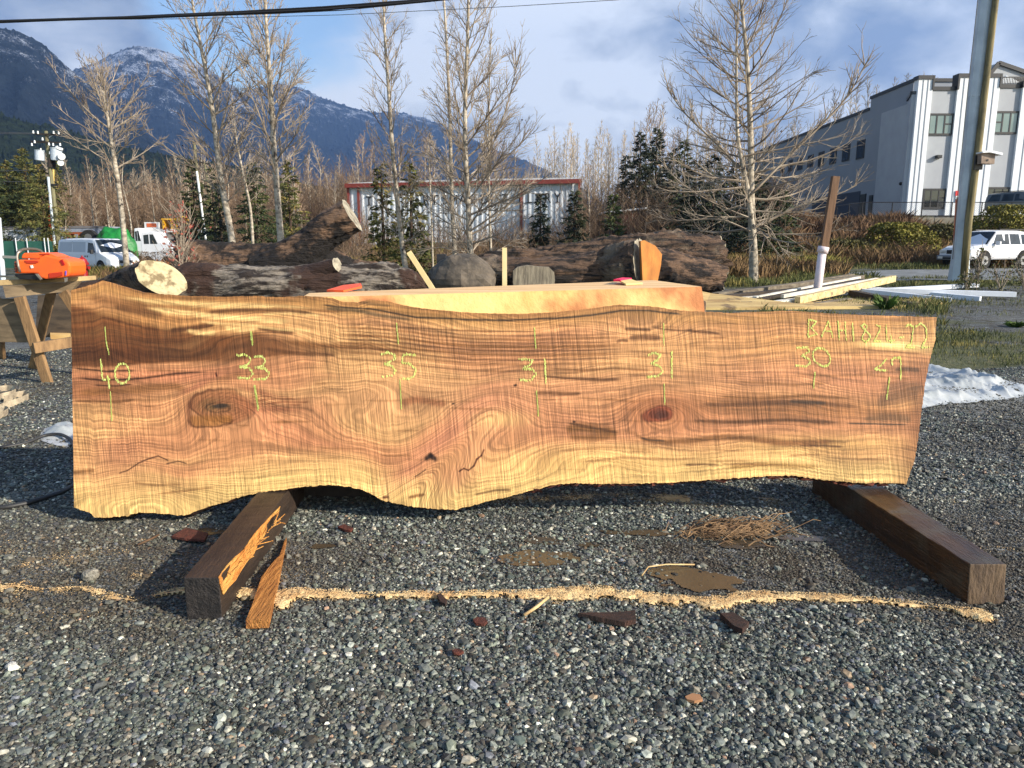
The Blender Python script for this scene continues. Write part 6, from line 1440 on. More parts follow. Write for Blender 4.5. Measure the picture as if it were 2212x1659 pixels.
    for (u, v, s) in [(1921, 349, .16), (1896, 369, .12), (1904, 369, .12), (1871, 420, .1)]:
        p = PX(u, v, XW); MB().ball(p, s, 8).build('wall_light', MT('lamp_grey', lin((.55, .55, .55)), rough=.6) if u == 1921 else pk, r)
    p = PY(1944, 397, 62); MB().ball((p.x, p.y-.1, p.z), .14, 8).build('wall_light', pk, r)
    # gabled roof lantern and railing
    Yg = Yf+5.0
    g = [PY(2130, 182, Yg), PY(2143, 160, Yg), PY(2158, 135, Yg), PY(2222, 158, Yg), PY(2222, 190, Yg)]
    MB().prism(g, Vector((0, 4, 0))).build('gable_wall', pg, r)
    MB().bar(PY(2136, 163, Yg-.1), PY(2158, 135.5, Yg-.1), .3, .16, up=(0, 1, 0)).build('gable_trim', pk, r); MB().bar(PY(2158, 135.5, Yg-.1), PY(2240, 164, Yg-.1), .3, .16, up=(0, 1, 0)).build('gable_trim', pk, r)
    mb = MB(); a, b = PY(2143, 165, Yf-.05), PY(2230, 160, Yf-.05); za = tops[3]+.06
    zr = a.z
    x0, x1 = a.x, b.x; mb.box((x0, Yf+.1, zr-.06), (x1, Yf+.16, zr+.02))
    for k in range(26): x = x0+(x1-x0)*k/25; mb.box((x-.02, Yf+.11, za-.1), (x+.02, Yf+.15, zr-.06))
    mb.bar((x0, Yf+.13, zr), (x0-2.2, Yf+5, zr-.2), .06, .06); mb.build('roof_railing', pk, r)
    MB().prism([PY(2152, 181, Yf+1), PY(2175, 163, Yf+1), PY(2204, 178, Yf+1)], Vector((0, .3, 0))).build('roof_tent', pw, r)
office()
# retaining wall of concrete blocks, each course
def retaining():
    r = root('retaining_wall', (35, 52, 2.2), 'wall of large concrete blocks holding up the parking terrace', 'wall')
    con = MT('concrete_block', lin((.50, .48, .43)), lin((.40, .385, .345)), scale=1.2, rough=.9, bump=.2, bscale=10, c3=lin((.34, .33, .27)), c3scale=.6)
    top = PY(2000, 470.5, 52.3).z; x0 = PY(1868, 480, 52.3).x; x = x0
    k = 0
    while x < 44:
        w = 1.52; MB().box((x+.012, 51.9, top-.80), (x+w-.012, 52.5, top)).build('block', con, r, bevel=.025)
        MB().box((x-.75+.012, 51.86, top-1.62), (x-.75+w-.012, 52.5, top-.815)).build('block', con, r, bevel=.025); x += w; k += 1
    f = root('chainlink_fence', (x0, 52.2, top), 'black chain-link fence along the top of the concrete block wall', 'fence')
    zt = PY(2000, 437, 52.2).z; mb = MB(); xa = PY(1700, 447, 56).x
    for q in np.arange(x0-.3, 44, 2.05): MB().cyl((q, 52.2, top-.05), (q, 52.2, zt), .035, n=6).build('post', pk, f)
    MB().cyl((x0-.3, 52.2, zt), (44, 52.2, zt), .028, n=6).build('top_rail', pk, f)
    MB().cyl((x0-.3, 52.2, zt-.02), (PY(1760, 452, 60).x, 60, PY(1760, 452, 60).z), .03, n=6).build('top_rail', pk, f)
    for t in (.25, .5, .75, 1): 
        p = Vector((x0-.3, 52.2, zt)).lerp(PY(1760, 452, 60), t); MB().cyl((p.x, p.y, p.z-1.9), p, .035, n=6).build('post', pk, f)
    # mesh
    V = []; F = []; n = 0
    for q in np.arange(x0-.3, 44, .14):
        for s in (1, -1):
            h = zt-top; p0 = (q, 52.2, top); p1 = (q+s*h, 52.2, zt); V += [p0, (q+.012, 52.2, top), (q+s*h+.012, 52.2, zt), p1]; F.append((n, n+1, n+2, n+3)); n += 4
    npmesh('wire_mesh', np.array(V), np.array(F), f, MT('mesh_wire', lin((.22, .22, .22)), rough=.5), False); o = [c for c in f.children if c.name.startswith('wire_mesh')][0]; wpar(o, f)
retaining()
# ------------------------------------------------------------------ road
def road():
    pts = [(1760, 607), (1790, 594), (1850, 586), (1960, 582), (2100, 583), (2400, 590), (2400, 612), (2212, 613), (1900, 612)]
    g = [onG(u, v) for u, v in [(1780, 601), (1830, 591), (1900, 586), (2000, 582), (2120, 581), (2450, 584)]]
    h = [onG(u, v) for u, v in [(1790, 609), (1850, 609), (1920, 608), (2010, 607), (2120, 607), (2450, 610)]]
    V = []; F = []; n = 0; C = 8
    for k in range(50):
        f = k/49*5; i = min(int(f), 4); a = g[i].lerp(g[i+1], f-i); b = h[i].lerp(h[i+1], f-i)
        for j in range(C+1):
            p = a.lerp(b, j/C); V.append((p.x, p.y, Gs(p.x, p.y)+.035))
    for k in range(49):
        for j in range(C): q = k*(C+1)+j; F.append((q, q+1, q+C+2, q+C+1))
    o = npmesh('road', np.array(V), np.array(F), None, MT('gravel_road', lin((.48, .49, .49)), lin((.36, .37, .37)), scale=1.5, rough=.8, bump=.4, bscale=20, c3=lin((.26, .26, .26)), c3scale=.5), True); tag(o, kind='structure')
    o = npmesh('parking_lot', np.array([(24.5, 52.6, 3.3), (90, 52.6, 3.3), (90, 62, 3.3), (24.5, 62, 3.3)], float), np.array([(0, 1, 2, 3)]), None, MT('parking_asphalt', lin((.30, .30, .30)), rough=.9)); 
    z = Gs(36, 56)+.03
    for v in o.data.vertices: v.co.z = z
    tag(o, kind='structure')
road()
# ------------------------------------------------------------------ vehicles
def vehicle(name, label, cat, loc, yaw, st, W, belt, wheels, wr, paint, glass, wins, front, group=None, windshield=None, doors=(), extra=None):
    """st: list of (x, zbottom, zbelt, ztop, wfac, roofw); x forward"""
    M = Matrix.Translation(loc) @ Matrix.Rotation(yaw, 4, 'Z'); r = root(name, loc, label, cat, group)
    def w(p): return M @ Vector(p)
    vs = []; n = 0
    for (x, zb, zbl, zt, wf, rw) in st:
        a = W*wf; sec = [(0, zb), (a*.93, zb), (a, zb+.10), (a*1.0, (zb+zbl)/2), (a*.985, zbl), (rw, max(zt-.07, zbl+.003)), (rw-.14, zt), (0, zt+.01)]
        ring = [(x, y, z) for y, z in sec]+[(x, -y, z) for y, z in sec[-2:0:-1]]; n = len(ring); vs += [w(p) for p in ring]
    fs = []
    for i in range(len(st)-1):
        for j in range(n): k = (j+1) % n; fs.append((i*n+j, i*n+k, (i+1)*n+k, (i+1)*n+j))
    fs += [tuple(range(n-1, -1, -1)), tuple((len(st)-1)*n+j for j in range(n))]
    mb = MB(); mb.add(vs, fs); mb.build('body', paint, r, bevel=.03)
    X = [s[0] for s in st]
    def side(x, z, s, o=.012):
        A = [np.interp(x, X, [q[k] for q in st]) for k in range(1, 6)]; zb, zbl, zt, wf, rw = A; a = W*wf*.985
        if z <= zbl: y = a/.985*1.0
        else: y = a+(rw-a)*min(1, (z-zbl)/max(zt-.07-zbl, .01))
        return w((x, s*(y+o), z))
    for (pts, nm, mat) in wins:
        for s in (1, -1):
            P = [side(x, z, s) for x, z in pts]; mb = MB(); mb.add(P, [tuple(range(len(P)))]); mb.build(nm, mat, r)
    if windshield:
        P = [w(p) for p in windshield]; MB().add(P, [tuple(range(len(P)))]).build('windshield', glass, r)
    tyre = MT('tyre_rubber', lin((.09, .09, .09)), lin((.13, .13, .13)), rough=.9); rim = MT('wheel_rim', lin((.55, .56, .57)), rough=.4, metal=.6); arch = MT('wheel_arch', lin((.05, .05, .05)), rough=.95)
    for x in wheels:
        for s in (1, -1):
            y = s*W; c = (x, y, wr)
            mb = MB(); mb.cyl(w((x, y-s*.02, wr+.03)), w((x, y+s*.006, wr+.03)), wr*1.22, n=20); mb.build('wheel_arch', arch, r)
            t = MB().cyl(w((x, y-s*.20, wr)), w((x, y+s*.03, wr)), wr, n=22).build('wheel', tyre, r, bevel=.03); MB().cyl(w((x, y+s*.025, wr)), w((x, y+s*.04, wr)), wr*.60, n=16).build('rim', rim, t)
            MB().cyl(w((x, y+s*.04, wr)), w((x, y+s*.055, wr)), wr*.2, n=10).build('hub', arch, t)
    for (lo, hi, nm, mat, bev) in front: 
        mb = MB(); mb.box(lo, hi, M=M); mb.build(nm, mat, r, bevel=bev)
    if extra: extra(r, w, side)
    return r
def vehicles():
    wp = MT('white_vehicle_paint', lin((.84, .85, .87)), lin((.80, .81, .83)), scale=1, rough=.28, coat=.5); gls = MT('car_glass', lin((.10, .12, .13)), lin((.18, .21, .23)), scale=2, rough=.22, spec=.35, detail=1); dk = MT('dark_trim', lin((.10, .10, .11)), rough=.6); hl = MT('headlight_glass', lin((.80, .80, .78)), rough=.1, spec=.8); am = MT('amber_lens', lin((.95, .60, .22)), rough=.3); gp = MT('panel_shadow', lin((.66, .68, .71)), rough=.35)
    a = onG(215, 588); Y = 46.0; x = PY(213, 550, Y).x; z = Gs(x, Y)
    st = [(-2.95, .45, 1.18, 1.98, .95, .80), (-2.88, .42, 1.18, 2.06, .99, .84), (-2.0, .40, 1.20, 2.11, 1, .86), (0, .40, 1.2, 2.12, 1, .86), (1.05, .40, 1.2, 2.09, 1, .84), (1.25, .40, 1.22, 2.05, 1, .82), (1.62, .40, 1.24, 1.70, 1, .84), (1.98, .40, 1.24, 1.32, .99, .90), (2.05, .40, 1.20, 1.25, .99, .90), (2.55, .40, 1.0, 1.13, .96, .84), (2.82, .42, .86, 1.0, .90, .78), (2.90, .45, .78, .86, .86, .74)]
    wins = [([(.62, 1.26), (1.48, 1.27), (1.14, 1.82), (.62, 1.86)], 'side_window', gls), ([(-2.75, 1.30), (-1.20, 1.30), (-1.20, 1.90), (-2.66, 1.90)], 'side_panel', gp), ([(-1.08, 1.30), (.34, 1.30), (.34, 1.90), (-1.08, 1.90)], 'side_panel', gp), ([(-2.7, .98), (-1.25, .98), (-1.25, 1.02), (-2.7, 1.02)], 'trim_line', MT('trim_grey', lin((.5, .52, .55)), rough=.5)), ([(.50, .50), (.515, .50), (.515, 1.95), (.50, 1.95)], 'door_seam', dk), ([(1.52, .50), (1.535, .50), (1.535, 1.2), (1.52, 1.2)], 'door_seam', dk), ([(-1.15, .5), (-1.135, .5), (-1.135, 1.95), (-1.15, 1.95)], 'door_seam', dk), ([(.30, 1.0), (.40, 1.0), (.40, 1.1), (.30, 1.1)], 'door_handle', dk), ([(.56, 1.0), (.66, 1.0), (.66, 1.1), (.56, 1.1)], 'door_handle', dk)]
    fr = [((2.82, -.9, .36), (3.02, .9, .58), 'bumper', wp, .04), ((3.0, -.42, .42), (3.03, .42, .50), 'bumper_slot', dk, 0), ((2.86, -.44, .66), (2.93, .44, .84), 'grille', MT('chrome_grille', lin((.7, .7, .72)), rough=.3, metal=.5), .01), ((2.925, -.38, .69), (2.94, .38, .74), 'grille_slot', dk, 0), ((2.925, -.38, .765), (2.94, .38, .81), 'grille_slot', dk, 0)]
    for s in (-1, 1):
        fr.append(((2.83, s*.62-.14, .66), (2.905, s*.62+.14, .83), 'headlight', hl, .01)); fr.append(((2.76, s*.80-.04, .66), (2.86, s*.80+.05, .83), 'indicator', am, .01)); fr.append(((1.28, s*1.02-.02, 1.2), (1.42, s*1.20+.02 if s > 0 else s*1.20, 1.44), 'mirror', dk, .02))
    fr = [f if f[0][1] <= f[1][1] else ((f[0][0], f[1][1], f[0][2]), (f[1][0], f[0][1], f[1][2]), *f[2:]) for f in fr]
    vehicle('parked_van', 'white cargo van parked on the left behind the red hydrant', 'van', (x, Y, z), math.radians(-33), st, 1.0, 1.2, (-1.75, 1.95), .37, wp, gls, wins, fr, windshield=[(1.30, .80, 2.02), (1.30, -.80, 2.02), (2.02, -.90, 1.30), (2.02, .90, 1.30)])
    # white SUV on the road
    Y = 36.0; p = onG(2120, 579); x = PY(2130, 545, Y).x; z = Gs(x, Y)+.03
    st = [(-2.25, .55, 1.08, 1.50, .93, .66), (-2.15, .48, 1.08, 1.68, .97, .68), (-1.2, .42, 1.08, 1.76, 1, .70), (0, .42, 1.06, 1.77, 1, .70), (.42, .42, 1.06, 1.72, 1, .68), (.78, .42, 1.06, 1.42, 1, .72), (1.12, .42, 1.06, 1.14, .99, .78), (1.2, .42, 1.03, 1.11, .99, .78), (1.9, .44, .92, 1.04, .96, .74), (2.15, .46, .84, .96, .92, .70), (2.22, .50, .78, .84, .88, .66)]
    wins = [([(-2.05, 1.14), (-1.28, 1.12), (-1.28, 1.58), (-1.85, 1.58)], 'side_window', gls), ([(-1.16, 1.12), (-.44, 1.12), (-.44, 1.60), (-1.10, 1.60)], 'side_window', gls), ([(-.34, 1.12), (.80, 1.12), (.46, 1.58), (-.34, 1.60)], 'side_window', gls), ([(-.40, .5), (-.385, .5), (-.385, 1.6), (-.40, 1.6)], 'door_seam', dk), ([(.88, .5), (.895, .5), (.895, 1.05), (.88, 1.05)], 'door_seam', dk), ([(-1.22, .55), (-1.205, .55), (-1.205, 1.1), (-1.22, 1.1)], 'door_seam', dk), ([(-.36, .93), (-.2, .93), (-.2, .98), (-.36, .98)], 'door_handle', gp), ([(-1.18, .93), (-1.02, .93), (-1.02, .98), (-1.18, .98)], 'door_handle', gp)]
    fr = [((2.14, -.82, .40), (2.34, .82, .62), 'bumper', MT('grey_bumper', lin((.42, .43, .45)), rough=.5), .04), ((2.32, -.5, .44), (2.345, .5, .52), 'bumper_slot', dk, 0), ((2.14, -.40, .68), (2.24, .40, .86), 'grille', dk, .01), ((-1.0, -1.0, .34), (.95, -.86, .40), 'running_board', MT('running_board_chrome', lin((.7, .7, .72)), rough=.3, metal=.5), .01), ((-1.9, -.6, 1.78), (.1, -.56, 1.83), 'roof_rail', dk, 0), ((-1.9, .56, 1.78), (.1, .6, 1.83), 'roof_rail', dk, 0), ((.62, -1.10, 1.08), (.74, -.90, 1.25), 'mirror', wp, .02), ((.62, .90, 1.08), (.74, 1.10, 1.25), 'mirror', wp, .02)]
    for s in (-1, 1): fr.append(((2.10, s*.60-.17, .70), (2.22, s*.60+.17, .86), 'headlight', hl, .01)); fr.append(((2.32, s*.62-.12, .46), (2.35, s*.62+.12, .56), 'fog_lamp', hl, .01))
    vehicle('parked_suv', 'white off-road SUV parked on the gravel road behind the steel pole', 'SUV', (x, Y, z), math.radians(180+24), st, .87, 1.06, (-1.42, 1.35), .37, wp, gls, wins, fr, windshield=[(.46, .66, 1.70), (.46, -.66, 1.70), (1.13, -.76, 1.12), (1.13, .76, 1.12)])
    # dark SUV on the terrace, cut by the frame
    Y = 54.6; x = PY(2212, 440, Y).x; z = Gs(x, Y)+.03; gr = MT('gunmetal_paint', lin((.36, .36, .35)), lin((.30, .30, .30)), rough=.3, coat=.5)
    wins2 = [(p_, n_, m_) for p_, n_, m_ in wins if n_ != 'door_handle']; fr2 = [(a_, b_, c_, (gr if d_ is wp else d_), e_) for a_, b_, c_, d_, e_ in fr if c_ != 'running_board']
    vehicle('parked_suv', 'gunmetal grey SUV parked on the terrace at the right edge', 'SUV', (x, Y, z), math.radians(-52), st, .92, 1.06, (-1.42, 1.35), .37, gr, gls, wins2, fr2, windshield=[(.46, .66, 1.70), (.46, -.66, 1.70), (1.13, -.76, 1.12), (1.13, .76, 1.12)])
    # yard behind: trailers, trucks and machines
    Y = 60.0
    wt = MT('white_trailer', lin((.80, .83, .86)), lin((.70, .73, .77)), scale=.5, stretch=(4, 4, .3), rough=.5); gyt = MT('grey_trim', lin((.45, .45, .46)), rough=.5)
    a = PY(-60, 490, Y); b = PY(84, 490, Y); c = PY(108, 492, Y+5); zb = Gs(a.x, Y)+.9
    r = root('box_trailer', ((a.x+b.x)/2, Y, zb-.9), 'white box trailer with grey edges behind the green screen fence', 'trailer')
    MB().prism([Vector((a.x, Y, zb)), Vector((b.x, Y, zb)), Vector((c.x, Y+1.6, zb)), Vector((c.x-8, Y+4, zb))], Vector((0, 0, a.z-zb))).build('box', wt, r)
    MB().box((a.x, Y-.04, a.z-.22), (b.x+.1, Y+.1, a.z+.04)).build('top_rail', gyt, r); MB().box((b.x-.12, Y-.06, zb), (b.x+.12, Y+.05, a.z-.22)).build('corner_post', gyt, r)
    MB().bar((b.x, Y, a.z-.1), (c.x, Y+1.6, a.z-.1), .12, .22).build('top_rail', gyt, r)
    p = PY(91, 508, Y+.3); MB().box((p.x-.12, Y+.22, p.z-.3), (p.x+.14, Y+.3, p.z+.3)).build('sign_plate', MT('tan_plate', lin((.62, .52, .33)), lin((.35, .28, .2)), scale=8, rough=.6), r)
    for k in (0, 1.2): MB().cyl((a.x+3+k, Y+.1, zb-.5), (a.x+3+k, Y+.35, zb-.5), .48, n=18).build('wheel', MATS['tyre_rubber'], r)
    s = root('screen_fence', (PY(60, 545, 57).x, 57, 0), 'green mesh screen fence in front of the white trailer', 'fence')
    a = PY(10, 521, 57); b = PY(112, 521, 57); z0 = Gs(a.x, 57)
    MB().box((a.x-6, 57, z0), (b.x, 57.03, a.z)).build('screen', MT('green_screen', lin((.14, .36, .30)), lin((.10, .28, .24)), scale=.8, rough=.8), s)
    for u in (33, 57, 95, 103): p = PY(u, 514, 56.9); MB().cyl((p.x, 56.9, z0), (p.x, 56.9, p.z), .04, n=6).build('post', galv, s)
    r = root('box_trailer', PY(160, 520, 66), 'long grey-blue trailer behind the cargo van', 'trailer')
    a = PY(112, 489, 66); b = PY(236, 489, 66); MB().box((a.x, 66, Gs(a.x, 66)+.8), (b.x, 68.4, a.z)).build('box', MT('grey_blue_trailer', lin((.58, .62, .68)), lin((.5, .54, .6)), scale=.6, stretch=(4, 4, .3), rough=.5), r)
    MB().box((a.x, 65.95, a.z-.15), (b.x, 66.02, a.z+.03)).build('top_rail', gyt, r)
    for k in (1.0, 2.2): MB().cyl((b.x-k, 66.0, Gs(a.x, 66)+.5), (b.x-k, 66.2, Gs(a.x, 66)+.5), .5, n=18).build('wheel', MATS['tyre_rubber'], r)
    r = root('machine_frame', PY(165, 520, 63), 'orange-brown machine frame beside a big tyre behind the van', 'machine')
    a = PY(150, 506, 63); b = PY(182, 504, 63); z0 = Gs(a.x, 63); om = MT('rusty_orange', lin((.62, .32, .18)), lin((.40, .24, .17)), scale=3, rough=.8)
    mb = MB(); mb.box((a.x, 62.6, z0), (a.x+.3, 63.2, a.z)); mb.box((b.x-.3, 62.6, z0), (b.x, 63.2, a.z)); mb.box((a.x-.4, 62.6, a.z), (b.x+.2, 63.2, a.z+.18)); mb.box((a.x+.2, 62.7, z0+.6), (b.x-.2, 63.1, a.z-.5)); mb.build('frame', om, r)
    c = PY(199, 513, 63); MB().cyl((c.x, 62.4, c.z), (c.x, 62.9, c.z), .62, n=22).build('tyre', MATS['tyre_rubber'], r); MB().cyl((c.x, 62.36, c.z), (c.x, 62.42, c.z), .3, n=16).build('rim', MATS['wheel_rim'], r)
    # tarp
    a = PY(250, 510, 62); z0 = Gs(a.x, 62); r = np.random.RandomState(4); n = 44
    th = np.linspace(0, PI/2, 16); ph = np.arange(n)*2*PI/n; Th, Ph = np.meshgrid(th, ph, indexing='ij'); R = 1+.13*fbm(np.cos(Ph)*3*np.sin(Th), np.sin(Ph)*3*np.sin(Th), Th*2, 3, 8); top = PY(250, 493, 62).z-z0
    V = np.stack([a.x+1.75*R*np.sin(Th)**.8*np.cos(Ph), 62+1.2*R*np.sin(Th)**.8*np.sin(Ph), z0+top*R*np.cos(Th)**.6], -1).reshape(-1, 3); i = np.arange(16*n).reshape(16, n); j = np.roll(i, -1, 1)
    tag(npmesh('tarp_covered_pile', V, np.stack([i[:-1].ravel(), i[1:].ravel(), j[1:].ravel(), j[:-1].ravel()], 1), None, MT('green_tarp', lin((.11, .50, .20)), lin((.08, .38, .16)), scale=2, rough=.45, bump=.6, bscale=4, bdist=.1), True), 'pile under a bright green tarpaulin behind the van', 'tarp')
    # two white trucks and machines on a deck behind them
    def truck(u0, u1, v0, v1, Y, name, label, flip=1):
        a = PY(u0, v0, Y); b = PY(u1, v1, Y); z0 = Gs(a.x, Y); w = b.x-a.x; h = a.z-z0; r = root(name, (a.x, Y, z0), label, 'truck')
        prof = [(0, .45), (0, h*.78), (w*.05, h*.98), (w*.42, h), (w*.58, h*.70), (w*.92, h*.62), (w, h*.52), (w, .45)]
        MB().prism([Vector((a.x+x, Y, z0+z)) for x, z in prof], Vector((0, 2.0, 0))).build('cab', wp, r, bevel=.05)
        MB().prism([Vector((a.x+x, Y-.012, z0+z)) for x, z in [(w*.10, h*.66), (w*.10, h*.9), (w*.26, h*.92), (w*.26, h*.66)]], Vector((0, .01, 0))).build('side_window', gls, r)
        MB().prism([Vector((a.x+x, Y-.012, z0+z)) for x, z in [(w*.30, h*.66), (w*.30, h*.92), (w*.41, h*.92), (w*.53, h*.66)]], Vector((0, .01, 0))).build('side_window', gls, r)
        MB().box((a.x+w*.93, Y-.03, z0+.5), (a.x+w*1.03, Y+2.0, z0+.8)).build('bumper', gyt, r)
        for x in (.18, .80): MB().cyl((a.x+w*x, Y-.02, z0+.45), (a.x+w*x, Y+.25, z0+.45), .45, n=18).build('wheel', MATS['tyre_rubber'], r)
        return a, b, z0, r
    truck(302, 372, 500, 525, 58, 'parked_truck', 'white pickup truck right of the green tarpaulin')
    truck(288, 316, 492, 515, 62, 'service_truck', 'small white and grey service truck behind the pickup, near the green tarpaulin')
    r = root('flatbed_deck', PY(350, 500, 63), 'white flatbed deck loaded with an orange and white barrier behind the pickup', 'trailer')
    a = PY(304, 492, 63); b = PY(372, 496, 63); z0 = Gs(a.x, 63); MB().box((a.x, 63, a.z-.35), (b.x, 65, a.z-.1)).build('deck', MATS['white_sign'], r)
    MB().box((a.x+.4, 63, z0), (a.x+.6, 64.8, a.z-.35)).build('leg', gyt, r); MB().box((b.x-.6, 63, z0), (b.x-.4, 64.8, a.z-.35)).build('leg', gyt, r)
    p = PY(326, 485, 63); MB().box((p.x-.6, 63.1, a.z-.1), (p.x+.6, 63.3, p.z+.2)).build('barrier', MATS['white_sign'], r); MB().box((p.x-.4, 63.07, a.z+.05), (p.x+.4, 63.1, p.z+.1)).build('barrier_panel', MT('orange_panel', lin((.80, .38, .2)), lin((.6, .3, .2)), scale=6, rough=.6), r)
    r = root('yellow_lift', PY(370, 500, 64), 'yellow machine arm standing behind the red-leaved sapling', 'machine'); ym = MT('machine_yellow', lin((.90, .70, .14)), lin((.75, .55, .12)), scale=3, rough=.5)
    p = PY(368, 488, 64); z0 = Gs(p.x, 64); mb = MB(); mb.box((p.x-1.0, 64, p.z-.7), (p.x+.9, 65.2, p.z-.25)); mb.box((p.x-.7, 64.1, p.z-.25), (p.x-.55, 65, p.z+.5)); mb.box((p.x+.0, 64.1, p.z-.25), (p.x+.15, 65, p.z+.5)); mb.box((p.x-.75, 64.05, p.z+.5), (p.x+.2, 65.05, p.z+.62)); mb.bar((p.x, 64.5, p.z+.2), PY(392, 470, 64), .25, .3); mb.bar(PY(392, 470, 64), PY(404, 474, 64), .25, .3); mb.bar(PY(404, 473, 64), PY(405, 484, 64), .2, .2); mb.build('frame', ym, r)
    MB().box((p.x-.9, 64.1, z0), (p.x+.8, 65.1, p.z-.7)).build('base', dk, r)
    r = root('red_machine', PY(425, 500, 62), 'small red, white and green machine at the foot of the white pole', 'machine'); p = PY(428, 487, 62); z0 = Gs(p.x, 62)
    MB().box((p.x-.7, 62, p.z-.25), (p.x+.9, 63, p.z+.12)).build('hood', MT('red_machine_paint', lin((.68, .10, .12)), rough=.5), r); MB().box((p.x-.6, 61.95, p.z-.55), (p.x+.8, 63, p.z-.26)).build('band', MATS['white_sign'], r); MB().box((p.x-.5, 62, z0), (p.x+.7, 63, p.z-.56)).build('base', MT('teal_paint', lin((.12, .38, .34)), rough=.6), r)
vehicles()
def hydrant():
    Y = 33; p = PY(180, 583, Y); z = Gs(p.x, Y); r = root('fire_hydrant', (p.x, Y, z), 'red fire hydrant with a white side cap in the weeds in front of the van', 'fire hydrant')
    s = (PY(180, 552, Y).z-z); red = MT('hydrant_red', lin((.60, .07, .10)), lin((.5, .06, .09)), rough=.5); x = p.x
    mb = MB(); mb.cyl((x, Y, z), (x, Y, z+s*.12), s*.24, n=14); mb.cyl((x, Y, z+s*.12), (x, Y, z+s*.62), s*.16, n=14); mb.cyl((x, Y, z+s*.62), (x, Y, z+s*.72), s*.23, n=14); mb.cyl((x, Y, z+s*.72), (x, Y, z+s*.86), s*.20, s*.15, n=14); mb.cyl((x, Y, z+s*.86), (x, Y, z+s*.94), s*.14, s*.06, n=12); mb.cyl((x, Y, z+s*.94), (x, Y, z+s), s*.04, n=6); mb.build('barrel', red, r, bevel=.01)
    MB().cyl((x-.16*s, Y-.02, z+s*.5), (x-.34*s, Y-.12, z+s*.5), s*.10, n=12).build('hose_cap', MT('white_cap', lin((.88, .88, .85)), rough=.5), r)
    MB().cyl((x+.14*s, Y-.02, z+s*.5), (x+.28*s, Y-.06, z+s*.5), s*.07, n=10).build('hose_cap', red, r)
hydrant()
# ------------------------------------------------------------------ poles and wires
wood_p = MT('utility_pole_wood', lin((.50, .49, .36)), lin((.36, .34, .26)), scale=3, stretch=(4, 4, .4), rough=.9, bump=.3, bscale=12); stl = MT('galvanised_steel', lin((.78, .82, .84)), lin((.68, .72, .75)), scale=1.5, rough=.5, metal=0.0)
def left_pole():
    Y = 60.0; r = root('utility_pole', (PY(127, 540, Y).x, Y, -.4), 'leaning wooden utility pole with two grey transformers and crossarms', 'utility pole'); q = lambda u, v, d=0: PY(u, v, Y+d)
    b = q(127.5, 531); b.z = Gs(b.x, Y); MB().cyl(b, q(99, 283), .20, .13, 12).build('pole', wood_p, r)
    for k, (u0, u1, v, vv) in enumerate([(77, 131, 289.5, 291), (67, 131, 306, 308.5)]): MB().bar(q(u0, v, -.2), q(u1, vv, -.2), .10, .12).build('crossarm', MT('dark_crossarm', lin((.15, .13, .12)), rough=.9), r)
    por = MT('porcelain', lin((.85, .86, .86)), rough=.3)
    for (u, v) in [(72, 285), (82, 286), (116, 286), (127, 287), (69, 312), (75, 306), (106, 311), (115, 312), (130, 312), (108, 330), (92, 300)]: MB().cyl(q(u, v+3, -.3), q(u-.5, v-3, -.3), .07, .05, 8).build('insulator', por, r)
    tr = MT('transformer_grey', lin((.72, .76, .80)), lin((.64, .68, .72)), rough=.4)
    for (u, v0, v1, rr, dx) in [(86, 326, 347, .34, 0), (122, 321, 347, .40, 0)]:
        t = MB().cyl(q(u, v1, -.1), q(u-.8, v0, -.1), rr, n=18).build('transformer', tr, r, bevel=.03); MB().cyl(q(u-.8, v0, -.1), q(u-.9, v0-1.5, -.1), rr*1.06, n=18).build('transformer_lid', tr, t); MB().cyl(q(u+2, v0-1, -.3), q(u+2, v0-6, -.3), .05, n=6).build('bushing', por, t)
    t = MB().cyl(q(128, 318, -.2), q(127, 322, -.2), .28, n=12).build('regulator', por, r); MB().cyl(q(133, 338, -.5), q(133.5, 338, .0), .26, n=12).build('regulator', por, r); MB().cyl(q(131, 352, -.4), q(132, 352, .2), .22, n=12).build('regulator', por, r)
    MB().bar(q(112, 343, -.1), q(112, 362, -.1), .9, .1).build('bracket', MATS['dark_crossarm'], r)
    MB().cyl(q(118, 531, -.3), q(104, 382, -.3), .10, n=8).build('conduit', stl, r); MB().bar(q(101, 398, -.2), q(124, 400, -.2), .10, .14).build('cable_bracket', pk, r)
    MB().bar(q(106, 297, -.1), q(115, 291, -.1), .05, .05).build('brace', stl, r)
    c = root('crane_boom', q(110, 495, 4), 'orange crane boom rising behind the leaning utility pole', 'crane'); om = MT('crane_orange', lin((.84, .33, .16)), lin((.70, .27, .14)), scale=1, rough=.5)
    Yc = 64.0; a = PY(108, 500, Yc); bb = PY(112, 398, Yc); MB().bar(Vector((a.x, Yc, Gs(a.x, Yc)+.8)), bb, .62, .55, up=(0, 1, 0), taper=.45).build('boom', om, c); MB().bar(bb, PY(113, 366, Yc), .26, .26, up=(0, 1, 0), taper=.8).build('boom_tip', MT('pale_yellow', lin((.85, .72, .42)), rough=.6), c); MB().box((a.x-1.2, Yc-.6, Gs(a.x, Yc)), (a.x+1.6, Yc+1.2, Gs(a.x, Yc)+1.2)).build('base', dkm, c)
    w = root('power_lines', q(0, 288), 'power lines running left from the leaning utility pole', 'wire'); wm = MT('wire_black', lin((.30, .31, .33)), rough=.5)
    for (v0, v1, u1) in [(283, 288, 77), (287, 290, 118), (371, 366, 108), (392, 392, 104)]: MB().tube([q(-900, v0-15), q(-400, v0-4), q(-60, v0+1), q(u1, v1)], .022, 5).build('wire', wm, w)
dkm = MT('dark_trim', lin((.10, .10, .11)), rough=.6)
left_pole()
